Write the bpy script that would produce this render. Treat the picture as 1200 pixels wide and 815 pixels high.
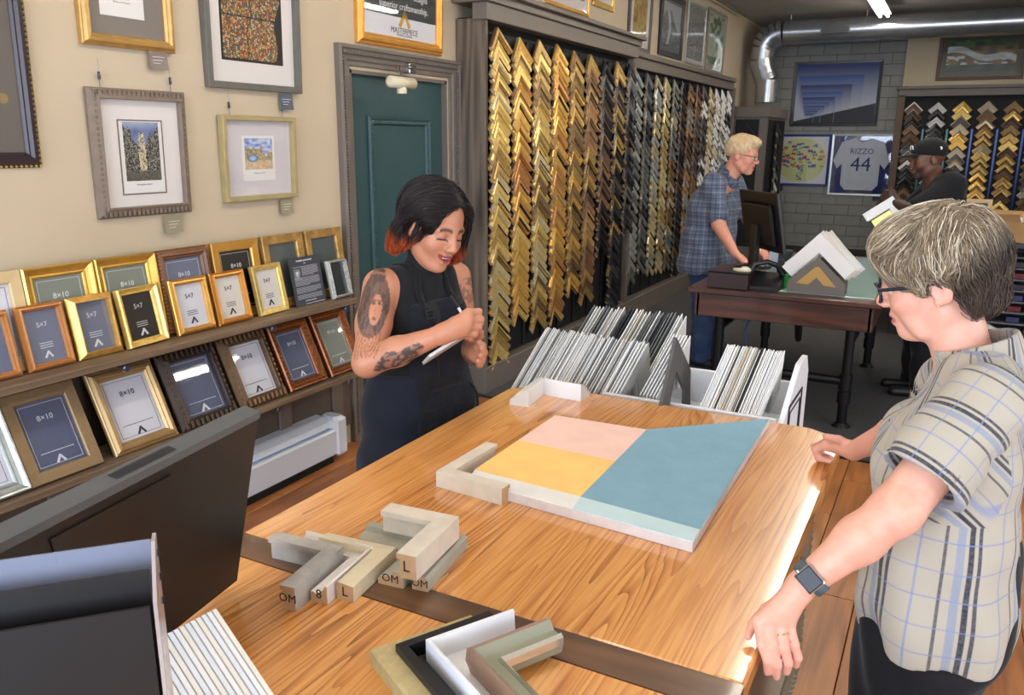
import bpy, math, random
import numpy as np
from mathutils import Vector, Matrix
R = math.radians
for o in list(bpy.data.objects): bpy.data.objects.remove(o)
SC = bpy.context.scene
COL = SC.collection

# ---------------------------------------------------------------- camera
cam_d = bpy.data.cameras.new('camera'); cam = bpy.data.objects.new('camera', cam_d); COL.objects.link(cam)
cam_d.sensor_width = 36.0; cam_d.lens = 959.0 / 1200 * 36; cam_d.clip_end = 60; cam_d.clip_start = 0.05
RX = Vector((0.8822, 0.4704, 0.0071)); FW = Vector((-0.4550, 0.8561, -0.2460))
v1 = Vector((527, -239.5, 959)).normalized(); v2 = Vector((1860, 256.5, -959)); v2 = (v2 - v2.dot(v1) * v1).normalized(); v3 = v2.cross(v1)
# rows: world X, Y, Z written in image axes (right, down, forward)
rt = Vector((v2[0], v1[0], v3[0])); dn = Vector((v2[1], v1[1], v3[1])); fw = Vector((v2[2], v1[2], v3[2]))
if dn.z > 0:
    v3 = -v3; rt = Vector((v2[0], v1[0], v3[0])); dn = Vector((v2[1], v1[1], v3[1])); fw = Vector((v2[2], v1[2], v3[2]))
CM = Matrix(((rt.x, -dn.x, -fw.x, 0), (rt.y, -dn.y, -fw.y, 0), (rt.z, -dn.z, -fw.z, 1.75), (0, 0, 0, 1)))
cam.matrix_world = CM
SC.camera = cam

# ---------------------------------------------------------------- world, exposure, daylight
SC.view_settings.view_transform = 'Standard'; SC.view_settings.look = 'None'
SC.view_settings.gamma = 1.0; SC.view_settings.use_curve_mapping = False
SC.view_settings.exposure = 0.36
W = bpy.data.worlds.new('world'); SC.world = W; W.use_nodes = True
W.node_tree.nodes['Background'].inputs[0].default_value = (0.60, 0.74, 1.0, 1); W.node_tree.nodes['Background'].inputs[1].default_value = 1.0

def area(name, loc, rot, sx, sy, power, col):
    l = bpy.data.lights.new(name, 'AREA'); l.shape = 'RECTANGLE'; l.size = sx; l.size_y = sy; l.energy = power; l.color = col
    o = bpy.data.objects.new(name, l); COL.objects.link(o); o.location = loc; o.rotation_euler = rot; return o
# daylight through the shop windows behind the camera and on the right-hand side
area('window_daylight_front', (-1.0, -2.9, 1.7), (R(90), 0, 0), 5.0, 2.2, 260, (0.74, 0.84, 1.0))
area('window_daylight_side', (3.9, 1.4, 1.8), (0, R(90), 0), 2.2, 4.5, 95, (0.88, 0.93, 1.0))

# ---------------------------------------------------------------- helpers
def S(r, g, b):
    f = lambda c: (c / 255 / 12.92) if c / 255 <= 0.04045 else ((c / 255 + 0.055) / 1.055) ** 2.4
    return (f(r), f(g), f(b))
MATS = {}
def nodes_of(m): return m.node_tree.nodes, m.node_tree.links
def M(name, col=(.5, .5, .5), rough=.5, metal=0., nz=None, bump=None, emit=0., coat=0., alpha=None, grain=None, trans=0., spec=None, attr=None, sheen=0., sss=0.):
    """nz=(scale, amount, stretch) colour variation; bump=(scale, strength, stretch); grain=(axis, dark colour, scale)"""
    if name in MATS: return MATS[name]
    m = bpy.data.materials.new(name); m.use_nodes = True; N, L = nodes_of(m); b = N['Principled BSDF']
    b.inputs['Base Color'].default_value = (*col, 1); b.inputs['Roughness'].default_value = rough; b.inputs['Metallic'].default_value = metal
    if coat: b.inputs['Coat Weight'].default_value = coat; b.inputs['Coat Roughness'].default_value = .06
    if spec is not None: b.inputs['Specular IOR Level'].default_value = spec
    if trans: b.inputs['Transmission Weight'].default_value = trans
    if sheen: b.inputs['Sheen Weight'].default_value = sheen
    if sss: b.inputs['Subsurface Weight'].default_value = sss; b.inputs['Subsurface Radius'].default_value = (.5, .2, .1); b.inputs['Subsurface Scale'].default_value = .02
    if emit: b.inputs['Emission Color'].default_value = (*col, 1); b.inputs['Emission Strength'].default_value = emit
    if alpha is not None: b.inputs['Alpha'].default_value = alpha
    tc = N.new('ShaderNodeTexCoord')
    def coords(st):
        mp = N.new('ShaderNodeMapping'); L.new(tc.outputs['Object'], mp.inputs[0]); mp.inputs['Scale'].default_value = st; return mp.outputs[0]
    if attr:
        a = N.new('ShaderNodeAttribute'); a.attribute_name = attr; L.new(a.outputs['Color'], b.inputs['Base Color'])
    if nz:
        n = N.new('ShaderNodeTexNoise'); n.inputs['Scale'].default_value = nz[0]; n.inputs['Detail'].default_value = 5
        L.new(coords(nz[2] if len(nz) > 2 else (1, 1, 1)), n.inputs['Vector'])
        cr = N.new('ShaderNodeMapRange'); cr.inputs[1].default_value = .3; cr.inputs[2].default_value = .7; cr.inputs[3].default_value = 1 - nz[1]; cr.inputs[4].default_value = 1 + nz[1]
        L.new(n.outputs[0], cr.inputs[0])
        mx = N.new('ShaderNodeVectorMath'); mx.operation = 'SCALE'
        if attr: L.new(a.outputs['Color'], mx.inputs[0])
        else: mx.inputs[0].default_value = col
        L.new(cr.outputs[0], mx.inputs['Scale']); L.new(mx.outputs[0], b.inputs['Base Color'])
    if grain:
        ax, dark, sc = grain; st = [1, 1, 1]; st[ax] = .1
        n = N.new('ShaderNodeTexNoise'); n.inputs['Scale'].default_value = sc; n.inputs['Detail'].default_value = 1.2; L.new(coords(st), n.inputs['Vector'])
        mu = N.new('ShaderNodeMath'); mu.operation = 'MULTIPLY'; mu.inputs[1].default_value = 60; L.new(n.outputs[0], mu.inputs[0])
        si = N.new('ShaderNodeMath'); si.operation = 'SINE'; L.new(mu.outputs[0], si.inputs[0])
        n2 = N.new('ShaderNodeTexNoise'); n2.inputs['Scale'].default_value = sc * 9; n2.inputs['Detail'].default_value = 4
        st2 = [1, 1, 1]; st2[ax] = .04; L.new(coords(st2), n2.inputs['Vector'])
        ad = N.new('ShaderNodeMath'); ad.operation = 'MULTIPLY_ADD'; ad.inputs[1].default_value = .22; L.new(si.outputs[0], ad.inputs[0]); L.new(n2.outputs[0], ad.inputs[2])
        mr = N.new('ShaderNodeMapRange'); mr.inputs[1].default_value = .2; mr.inputs[2].default_value = .85; L.new(ad.outputs[0], mr.inputs[0])
        mx = N.new('ShaderNodeMix'); mx.data_type = 'RGBA'; mx.inputs[6].default_value = (*col, 1); mx.inputs[7].default_value = (*dark, 1)
        L.new(mr.outputs[0], mx.inputs[0]); L.new(mx.outputs[2], b.inputs['Base Color'])
    if bump:
        n = N.new('ShaderNodeTexNoise'); n.inputs['Scale'].default_value = bump[0]; n.inputs['Detail'].default_value = 4
        L.new(coords(bump[2] if len(bump) > 2 else (1, 1, 1)), n.inputs['Vector'])
        bp = N.new('ShaderNodeBump'); bp.inputs['Strength'].default_value = bump[1]; bp.inputs['Distance'].default_value = .004; L.new(n.outputs[0], bp.inputs['Height']); L.new(bp.outputs[0], b.inputs['Normal'])
    MATS[name] = m; return m

def tag(o, label=None, cat=None, group=None, kind=None):
    if label: o['label'] = label
    if cat: o['category'] = cat
    if group: o['group'] = group
    if kind: o['kind'] = kind
    return o
def thing(name, label, cat, loc=(0, 0, 0), rz=0., group=None, rot=None):
    o = bpy.data.objects.new(name, None); COL.objects.link(o); o.location = loc or (0, 0, 0); o.rotation_euler = rot if rot else (0, 0, rz); o.empty_display_size = .1
    return tag(o, label, cat, group)
def dup(root, label=None, group=None, loc=None, rot=None):
    def cp(o, par):
        c = o.copy(); COL.objects.link(c)
        if par: c.parent = par
        for ch in list(o.children): cp(ch, c)
        return c
    r = cp(root, None)
    if label: r['label'] = label
    if group: r['group'] = group
    if loc is not None: r.location = loc
    if rot is not None: r.rotation_euler = rot
    return r
def link(name, me, mat=None, parent=None, loc=None, rot=None):
    o = bpy.data.objects.new(name, me); COL.objects.link(o)
    if mat is not None:
        for x in (mat if isinstance(mat, (list, tuple)) else [mat]): me.materials.append(x)
    if parent: o.parent = parent
    if loc is not None: o.location = loc
    if rot is not None: o.rotation_euler = rot
    return o

class MB:
    def __init__(s): s.v = []; s.f = []; s.mi = []; s.sm = []
    def add(s, vs, fs, mi=0, T=None, sm=False):
        n = len(s.v)
        for p in vs: s.v.append(tuple(T @ Vector(p)) if T is not None else tuple(p))
        for i, f in enumerate(fs): s.f.append(tuple(a + n for a in f)); s.mi.append(mi[i] if isinstance(mi, list) else mi); s.sm.append(sm)
        return s
    def box(s, x0, x1, y0, y1, z0, z1, mi=0, T=None):
        return s.add([(x0, y0, z0), (x1, y0, z0), (x1, y1, z0), (x0, y1, z0), (x0, y0, z1), (x1, y0, z1), (x1, y1, z1), (x0, y1, z1)],
                     [(0, 3, 2, 1), (4, 5, 6, 7), (0, 1, 5, 4), (1, 2, 6, 5), (2, 3, 7, 6), (3, 0, 4, 7)], mi, T)
    def bbox(s, x0, x1, y0, y1, z0, z1, b=.004, mi=0, T=None):
        """box with chamfered edges (three stacked rings)"""
        vs = []; fs = []
        rings = [(b, z0), (0, z0 + b), (0, z1 - b), (b, z1)]
        for ins, z in rings:
            X0, X1, Y0, Y1 = x0 + ins, x1 - ins, y0 + ins, y1 - ins; c = b * .9
            vs += [(X0 + c, Y0, z), (X1 - c, Y0, z), (X1, Y0 + c, z), (X1, Y1 - c, z), (X1 - c, Y1, z), (X0 + c, Y1, z), (X0, Y1 - c, z), (X0, Y0 + c, z)]
        for k in range(3):
            for i in range(8): j = (i + 1) % 8; fs.append((k * 8 + i, k * 8 + j, k * 8 + 8 + j, k * 8 + 8 + i))
        fs.append(tuple(range(7, -1, -1))); fs.append(tuple(range(24, 32)))
        return s.add(vs, fs, mi, T)
    def tube(s, pts, r, n=10, mi=0, cap=True, T=None):
        pts = [Vector(p) for p in pts]; vs = []; fs = []; rr = r if isinstance(r, (list, tuple)) else [r] * len(pts)
        up = None
        for i, p in enumerate(pts):
            d = (pts[min(i + 1, len(pts) - 1)] - pts[max(i - 1, 0)]).normalized()
            if up is None: up = Vector((0, 0, 1)) if abs(d.z) < .9 else Vector((1, 0, 0))
            a = d.cross(up).normalized(); b = a.cross(d).normalized(); up = b
            for k in range(n): t = 2 * math.pi * k / n; vs.append(p + (a * math.cos(t) + b * math.sin(t)) * rr[i])
        for i in range(len(pts) - 1):
            for k in range(n): j = (k + 1) % n; fs.append((i * n + k, i * n + j, (i + 1) * n + j, (i + 1) * n + k))
        s.add(vs, fs, mi, T, True)
        if cap: s.add([vs[k] for k in range(n)], [tuple(range(n))[::-1]], mi, T); s.add(vs[-n:], [tuple(range(n))], mi, T)
        return s
    def lathe(s, prof, n=20, mi=0, T=None, sm=True):
        vs = []; fs = []
        for r, z in prof:
            for k in range(n): t = 2 * math.pi * k / n; vs.append((r * math.cos(t), r * math.sin(t), z))
        for i in range(len(prof) - 1):
            for k in range(n): j = (k + 1) % n; fs.append((i * n + k, i * n + j, (i + 1) * n + j, (i + 1) * n + k))
        s.add(vs, fs, mi, T, sm)
        s.add(vs[:n], [tuple(range(n))[::-1]], mi, T); s.add(vs[-n:], [tuple(range(n))], mi, T); return s
    def prism(s, poly, y0, y1, mi=0, T=None):
        """poly in XZ (counter-clockwise seen from -Y), extruded along Y"""
        n = len(poly); vs = [(x, y0, z) for x, z in poly] + [(x, y1, z) for x, z in poly]
        fs = [tuple(range(n)), tuple(range(2 * n - 1, n - 1, -1))] + [(i, i + n, (i + 1) % n + n, (i + 1) % n) for i in range(n)]
        return s.add(vs, fs, mi, T)
    def flat(s, poly, z0, z1, mi=0, T=None):
        n = len(poly); vs = [(x, y, z0) for x, y in poly] + [(x, y, z1) for x, y in poly]
        fs = [tuple(range(n - 1, -1, -1)), tuple(range(n, 2 * n))] + [(i, (i + 1) % n, (i + 1) % n + n, i + n) for i in range(n)]
        return s.add(vs, fs, mi, T)
    def rect(s, w, h, prof, mi=0, closed=True, T=None, mis=None):
        """profile (inset, forward) swept round a w x h rectangle in XZ facing -Y, centred, mitred"""
        m = len(prof); vs = []; fs = []; ml = []
        for cx, cz in ((-1, -1), (1, -1), (1, 1), (-1, 1)):
            for u, q in prof: vs.append((cx * (w / 2 - u), -q, cz * (h / 2 - u)))
        for c in range(4):
            d = (c + 1) % 4
            for i in range(m if closed else m - 1):
                j = (i + 1) % m; fs.append((c * m + i, d * m + i, d * m + j, c * m + j)); ml.append(mis[i] if mis else mi)
        return s.add(vs, fs, ml, T)
    def elbow(s, prof, L1, L2, mis=None, capmi=1, T=None, ang=45):
        """two mitred moulding arms in XZ with the apex at the origin pointing up; profile (inset, forward)"""
        a = R(ang); m = len(prof); d1 = Vector((-math.cos(a), 0, -math.sin(a))); d2 = Vector((math.cos(a), 0, -math.sin(a)))
        n1 = Vector((math.sin(a), 0, -math.cos(a))); n2 = Vector((-math.sin(a), 0, -math.cos(a))); vs = []; fs = []; ml = []
        for u, q in prof: vs.append(d1 * L1 + n1 * u + Vector((0, -q, 0)))
        for u, q in prof: vs.append(Vector((0, -q, -u / math.cos(a))))
        for u, q in prof: vs.append(d2 * L2 + n2 * u + Vector((0, -q, 0)))
        for c in range(2):
            for i in range(m): j = (i + 1) % m; fs.append((c * m + i, (c + 1) * m + i, (c + 1) * m + j, c * m + j)); ml.append(mis[i] if mis else 0)
        fs.append(tuple(range(m))); fs.append(tuple(range(3 * m - 1, 2 * m - 1, -1))); ml += [capmi, capmi]
        return s.add(vs, fs, ml, T)
    def mesh(s, name='mesh'):
        me = bpy.data.meshes.new(name); me.from_pydata(s.v, [], s.f); me.polygons.foreach_set('material_index', s.mi); me.polygons.foreach_set('use_smooth', s.sm); me.update(); return me
    def obj(s, name, mat=None, parent=None, loc=None, rot=None): return link(name, s.mesh(name), mat, parent, loc, rot)

_txt = {}
def text_mesh(t, size, depth=.0006, align='CENTER'):
    k = (t, size, depth, align)
    if k not in _txt:
        c = bpy.data.curves.new('t', 'FONT'); c.body = t; c.size = size; c.extrude = depth; c.align_x = align; c.align_y = 'CENTER'; c.resolution_u = 2
        o = bpy.data.objects.new('t', c); COL.objects.link(o); bpy.context.view_layer.update()
        me = bpy.data.meshes.new_from_object(o.evaluated_get(bpy.context.evaluated_depsgraph_get())); bpy.data.objects.remove(o); bpy.data.curves.remove(c)
        _txt[k] = me
    return _txt[k]
def text(t, size, mat, parent, loc, rot=(R(90), 0, 0), name='lettering', align='CENTER', depth=.0006):
    me = text_mesh(t, size, depth, align).copy(); me.materials.clear()
    return link(name, me, mat, parent, loc, rot)
def grid_print(name, w, h, nx, ny, fn, parent, loc=(0, 0, 0), rough=.5, rot=None):
    """flat printed sheet in XZ facing -Y; colour per vertex from fn(u, v) -> rgb (linear)"""
    U, V = np.meshgrid(np.linspace(0, 1, nx), np.linspace(0, 1, ny))
    vs = np.stack([(U - .5) * w, np.zeros_like(U), (V - .5) * h], -1).reshape(-1, 3)
    idx = np.arange(nx * ny).reshape(ny, nx); q = np.stack([idx[:-1, :-1], idx[:-1, 1:], idx[1:, 1:], idx[1:, :-1]], -1).reshape(-1, 4)
    me = bpy.data.meshes.new(name); me.from_pydata(vs.tolist(), [], q.tolist())
    c = np.ones((nx * ny, 4), np.float32); c[:, :3] = np.clip(fn(U, V).reshape(-1, 3), 0, 1)
    at = me.color_attributes.new('Col', 'FLOAT_COLOR', 'POINT'); at.data.foreach_set('color', c.ravel())
    return link(name, me, M('printed_ink', attr='Col', rough=rough), parent, loc, rot)
_rng = np.random.default_rng(5)
def vnoise(x, y, seed=0):
    """value noise"""
    xi = np.floor(x).astype(int); yi = np.floor(y).astype(int); fx = x - xi; fy = y - yi; fx = fx * fx * (3 - 2 * fx); fy = fy * fy * (3 - 2 * fy)
    def h(a, b): n = (a * 374761393 + b * 668265263 + seed * 974711) & 0x7fffffff; n = ((n ^ (n >> 13)) * 1274126177) & 0x7fffffff; return ((n ^ (n >> 16)) & 0xffff) / 65535.
    return (h(xi, yi) * (1 - fx) + h(xi + 1, yi) * fx) * (1 - fy) + (h(xi, yi + 1) * (1 - fx) + h(xi + 1, yi + 1) * fx) * fy
def hash2(a, b, seed=0):
    a = np.asarray(a).astype(int); b = np.asarray(b).astype(int); n = (a * 374761393 + b * 668265263 + seed * 974711) & 0x7fffffff; n = ((n ^ (n >> 13)) * 1274126177) & 0x7fffffff
    return ((n ^ (n >> 16)) & 0xffff) / 65535.
def mixc(m, a, b): return np.asarray(a) * (1 - m[..., None]) + np.asarray(b) * m[..., None]
# ---------------------------------------------------------------- the setting
XL, YB, ZC = -3.0, 13.9, 3.5
m_wall = M('beige_paint', S(194, 178, 152), .75, nz=(3, .03), bump=(180, .08))
m_trim = M('taupe_trim_paint', S(112, 103, 94), .5, nz=(6, .05))
m_dark = M('black_backing', S(16, 17, 20), .7)
m_block = M('painted_block', S(146, 146, 141), .6, nz=(5, .05), bump=(60, .3))
m_ceil = M('ceiling_paint', S(168, 163, 154), .8, nz=(2, .05))
def struct(mb, name, mat): return tag(mb.obj(name, mat), kind='structure')
fl = struct(MB().box(XL - .1, 4.1, -3.1, 14.1, -.12, -.02), 'floor', M('sub_floor', S(60, 45, 32), .8))
m_plank = [M('floor_plank_%s' % k, c, .38, grain=(1, d, 5.)) for k, c, d in (('honey', S(184, 120, 68), S(146, 90, 48)), ('russet', S(166, 104, 58), S(124, 74, 40)), ('tan', S(196, 134, 80), S(156, 102, 58)))]
rnd = random.Random(4)
pl_m = {}
for ci, x in enumerate(np.arange(XL, 1.9, .19)):
    y = -.9 + (ci * .47) % 1.25
    if y > -.9: rows = [(-.9, y)]
    else: rows = []
    while y < 4.75: rows.append((y, min(y + 1.25, 4.75))); y += 1.25
    for a, b in rows:
        if b - a < .05: continue
        if x > -1.3 and x < -.3 and b < 2.4: continue
        mi = rnd.randrange(3); key = (round(b - a, 2), mi)
        if key not in pl_m: mm = MB().bbox(0, .1865, 0, b - a - .004, -.02, 0, .002).mesh('plank'); mm.materials.append(m_plank[mi]); pl_m[key] = mm
        link('plank', pl_m[key], None, fl, (x, a, rnd.uniform(-.0006, 0)))
for i in range(6): tag(MB().box(1.9 + i * .37, 1.9 + i * .37 + .367, -3, 4.75, -.02, 0).obj('plank', m_plank[i % 3], fl))
m_carpet = M('grey_carpet', S(84, 84, 86), .95, nz=(90, .16), bump=(260, .7), spec=.1)
tag(MB().box(XL, 4, 4.765, 14, -.02, .004).obj('carpet', m_carpet, fl))
tag(MB().box(XL, 4, 4.75, 4.765, -.02, .007).obj('carpet_trim', M('dark_metal_strip', S(50, 45, 40), .4, .6), fl))

DY0, DY1, DZ1 = 3.73, 4.72, 2.12   # door opening
wl = MB().box(XL - .1, XL, -3.1, DY0, -.02, ZC).box(XL - .1, XL, DY1, 14.1, -.02, ZC).box(XL - .1, XL, DY0, DY1, DZ1, ZC)
wall_left = struct(wl, 'wall_left', m_wall)
wb = struct(MB().box(XL - .1, 4.1, YB + .03, YB + .15, -.02, ZC), 'wall_back', M('block_joint', S(96, 97, 95), .8))
bm_ = {}
for r_ in range(22):
    z0 = r_ * .16; x = XL + (-.195 if r_ % 2 else 0)
    while x < -.87:
        x0, x1 = max(x, XL), min(x + .39, -.87); z1 = min(z0 + .16, ZC - .01)
        if x1 - x0 > .03:
            key = (round(x1 - x0, 3), round(z1 - z0, 3))
            if key not in bm_: q = MB().bbox(.002, x1 - x0 - .002, 0, .03, .002, z1 - z0 - .002, .004).mesh('block'); q.materials.append(m_block); bm_[key] = q
            link('block', bm_[key], None, wb, (x0, YB + rnd.uniform(0, .002), z0))
        x += .39
struct(MB().box(-.87, 4.0, YB - .06, YB + .03, 2.5, ZC), 'trim_1', M('beige_upper_panel', S(205, 190, 160), .7))
struct(MB().box(XL - .1, 4.1, -3.1, 14.1, ZC, ZC + .1), 'ceiling', m_ceil)
struct(MB().box(4.0, 4.1, -3.1, -.9, -.02, ZC).box(4.0, 4.1, 3.7, 14.1, -.02, ZC).box(4, 4.1, -.9, 3.7, -.02, .65).box(4, 4.1, -.9, 3.7, 2.95, ZC), 'wall_right', m_wall)
struct(MB().box(XL - .1, -3.6 + .05, -3.1, -3.0, -.02, ZC).box(1.6, 4.1, -3.1, -3.0, -.02, ZC).box(-3.55, 1.6, -3.1, -3, -.02, .55).box(-3.55, 1.6, -3.1, -3, 2.85, ZC), 'wall_front', m_wall)
struct(MB().bbox(-2.6, -.9, YB - .03, YB + .002, 0, .12), 'baseboard_back', M('dark_baseboard', S(45, 43, 42), .5))

# door in the left wall, facing +X (local -Y is the room side)
TL = lambda y, z, x=XL: Matrix.Translation((x, y, z)) @ Matrix.Rotation(R(90), 4, 'Z')
m_teal = M('teal_door_paint', S(50, 78, 80), .45, nz=(4, .05), bump=(50, .15, (1, 1, .1)))
dr = tag(MB().bbox(DY0 + .01, DY1 - .01, .03, .07, .01, DZ1 - .01).obj('door_1', m_teal, None, (XL, 0, 0), (0, 0, R(90))), kind='structure')
def mould_rect(w, h, prof): return MB().rect(w, h, prof)
pw, ph = .56, 1.62; pc = ((DY0 + DY1) / 2, 0, .22 + ph / 2)
mould_rect(pw + .08, ph + .08, [(0, 0), (0, .012), (.012, .022), (.026, .014), (.04, .018), (.05, .004), (.05, 0)]).obj('panel_moulding', m_teal, dr, (pc[0], .03, pc[2]))
bd = MB()
for i in range(86):
    for sx in (-1, 1): bd.bbox(sx * (pw / 2 + .004) - .007, sx * (pw / 2 + .004) + .007, -.02, -.012, -ph / 2 + i * ph / 86, -ph / 2 + (i + .6) * ph / 86, .002)
for i in range(30):
    for sz in (-1, 1): bd.bbox(-pw / 2 + i * pw / 30, -pw / 2 + (i + .6) * pw / 30, -.02, -.012, sz * (ph / 2 + .004) - .007, sz * (ph / 2 + .004) + .007, .002)
tag(bd.obj('beading', m_teal, dr, (pc[0], .03, pc[2])), kind='stuff')
for z in (1.72, .35, 1.05): MB().bbox(DY0 + .002, DY0 + .022, .008, .03, z - .05, z + .05, .002).obj('hinge', M('brass', S(200, 165, 90), .35, .9), dr)
# casing (trim) round the door with a ridged inner band and a cornice of teeth
cs = MB(); mt = m_trim
prof = [(0, -.02), (0, .035), (.018, .042), (.03, .03), (.05, .026), (.075, .024), (.085, .015), (.105, .015), (.112, -.02)]
w_, h_ = DY1 - DY0 + .24, DZ1 + .125
for sgn in (1,):
    m_ = len(prof); vs = []; fs = []
    for (cx, cz, fl_) in ((-1, 0, 0), (-1, 1, 1), (1, 1, 1), (1, 0, 0)):
        for u, q in prof: vs.append((cx * (w_ / 2 - u), -q, 0 if not fl_ else h_ - u))
    for c in range(3):
        for i in range(m_ - 1): fs.append((c * m_ + i, (c + 1) * m_ + i, (c + 1) * m_ + i + 1, c * m_ + i + 1))
    cs.add(vs, fs)
casing = tag(cs.obj('trim_2', mt, None, (XL, (DY0 + DY1) / 2, 0), (0, 0, R(90))), kind='structure')
td = MB()
for i in range(74): x = -w_ / 2 + .03 + i * (w_ - .06) / 74; td.bbox(x, x + .009, -.046, -.028, h_ - .05, h_ - .028, .002)
for i in range(130): z = .05 + i * (h_ - .11) / 130; td.bbox(w_ / 2 - .052, w_ / 2 - .03, -.043, -.03, z, z + .01, .002)
for i in range(130): z = .05 + i * (h_ - .11) / 130; td.bbox(-w_ / 2 + .03, -w_ / 2 + .045, -.043, -.03, z, z + .01, .002)
tag(td.obj('beading', mt, casing), kind='stuff')
# reveal
struct(MB().box(XL - .1, XL, DY0 - .001, DY0 + .02, 0, DZ1).box(XL - .1, XL, DY1 - .02, DY1 + .001, 0, DZ1).box(XL - .1, XL, DY0, DY1, DZ1 - .02, DZ1 + .001), 'trim_3', mt)
struct(MB().box(XL - .3, XL - .101, DY0 - .1, DY1 + .1, 0, 2.3), 'trim_4', m_dark)
struct(MB().bbox(XL, XL + .02, .2, 3.5, 0, .12), 'baseboard_left', m_trim)

# grey panelling below the frame shelves
m_pan = M('brown_grey_panelling', S(92, 82, 72), .6, nz=(5, .08))
pn = struct(MB().box(XL, XL + .02, -.6, 3.6, .12, 1.12), 'trim_5', m_pan)
for y in np.arange(-.35, 3.5, .42): MB().bbox(XL + .02, XL + .035, y, y + .09, .12, 1.12).obj('batten', m_trim, pn)
MB().bbox(XL + .02, XL + .04, -.6, 3.5, 1.07, 1.12).obj('rail', m_trim, pn)

# ---------------------------------------------------------------- ceiling lights and duct
m_tube = M('fluorescent_tube', (1.0, .93, .82), .4, emit=26.0)
m_whitemetal = M('white_enamel', S(225, 225, 222), .4)
def ceil_light(x, y, label, z=3.36):
    t = thing('ceiling_light', label, 'light', (x, y, z), group='fluorescent ceiling lights')
    MB().prism([(-.09, .0), (.09, .0), (.05, .05), (-.05, .05)], -.66, .66).obj('housing', m_whitemetal, t, (0, 0, .02))
    for sx in (-.045, .045): MB().tube([(sx, -.64, 0), (sx, .64, 0)], .019, 10).obj('tube', m_tube, t)
    for sy in (-.5, .5): MB().tube([(0, sy, .07), (0, sy, .14)], .006, 6).obj('hanger', m_whitemetal, t)
    return t
ceil_light(-1.10, 11.75, 'lit fluorescent ceiling light above the metal duct, at the top of the picture')
for y in (-1.2, .8, 2.8, 4.9, 6.3, 7.7, 9.1):
    ceil_light(-.78 if y > 4 else -1.3, y, 'lit fluorescent ceiling light hanging over the shop floor')
for y in (.2, 3.2, 6.8, 10.2): ceil_light(1.9, y, 'lit fluorescent ceiling light over the right side of the shop')

m_galv = M('galvanised_steel', S(178, 182, 188), .26, .85, nz=(8, .10), bump=(7, .15))
du = thing('ventilation_duct', 'large round galvanised metal duct crossing below the ceiling and bending down at the left wall', 'duct', (0, 12.8, 0))
MB().tube([(x, 0, 3.265) for x in np.linspace(-2.42, 3.9, 12)], .165, 28).obj('pipe', m_galv, du)
for x in np.arange(-2.4, 3.8, .62):
    MB().tube([(x - .012, 0, 3.265), (x + .012, 0, 3.265)], .171, 28).obj('seam', m_galv, du)
def arc(c, r, a0, a1, n): return [(c[0] + r * math.cos(R(a)), 0, c[1] + r * math.sin(R(a))) for a in np.linspace(a0, a1, n)]
el = arc((-2.45, 3.0), .265, 90, 165, 6)
for i in range(5): MB().tube([el[i], el[i + 1]], .172 + .004 * (i % 2), 24).obj('elbow', m_galv, du)
p2 = [el[-1], (-2.72, 0, 2.90), (-2.70, 0, 2.80)]
for i in range(2): MB().tube([p2[i], p2[i + 1]], .165 + .005 * i, 24).obj('elbow', m_galv, du)
for a, b in (((-2.70, 0, 2.82), (-2.655, 0, 2.69)), ((-2.66, 0, 2.70), (-2.61, 0, 2.60))): MB().tube([a, b], .165, 24).obj('elbow', m_galv, du)
MB().tube([(-2.6, 0, 2.62), (-2.6, 0, 2.50), (-2.6, 0, 2.31)], .168, 24).obj('drop_pipe', m_galv, du)
MB().tube([(-2.6, 0, 2.52), (-2.6, 0, 2.545)], .175, 24).obj('seam', m_galv, du)
gr = MB().bbox(-.19, .19, -.195, -.14, 3.2, 3.30, .006).obj('vent_grille', M('dull_grille', S(110, 110, 112), .5, .5), du, (-1.72, 0, .0))
for i in range(5): MB().bbox(-.17, .17, -.201, -.193, 3.212 + i * .017, 3.22 + i * .017, .002).obj('slat', M('grille_slat', S(60, 62, 66), .5, .4), gr)
for x in (-1.35, 1.5, -2.35):
    MB().tube([(x, 0, 3.43), (x, 0, 3.5)], .006, 6).obj('hanger', m_whitemetal, du); MB().tube([(x - .015, 0, 3.265), (x + .015, 0, 3.265)], .174, 24).obj('strap', m_galv, du)
# thin cable / conduit that follows the ceiling edge
tag(MB().tube([(-2.9, 12.4, 3.46), (-2.9, 8, 3.46), (-2.92, 3, 3.46)], .012, 8).obj('conduit', m_trim), 'thin painted conduit running along the top of the left wall', 'conduit')
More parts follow.
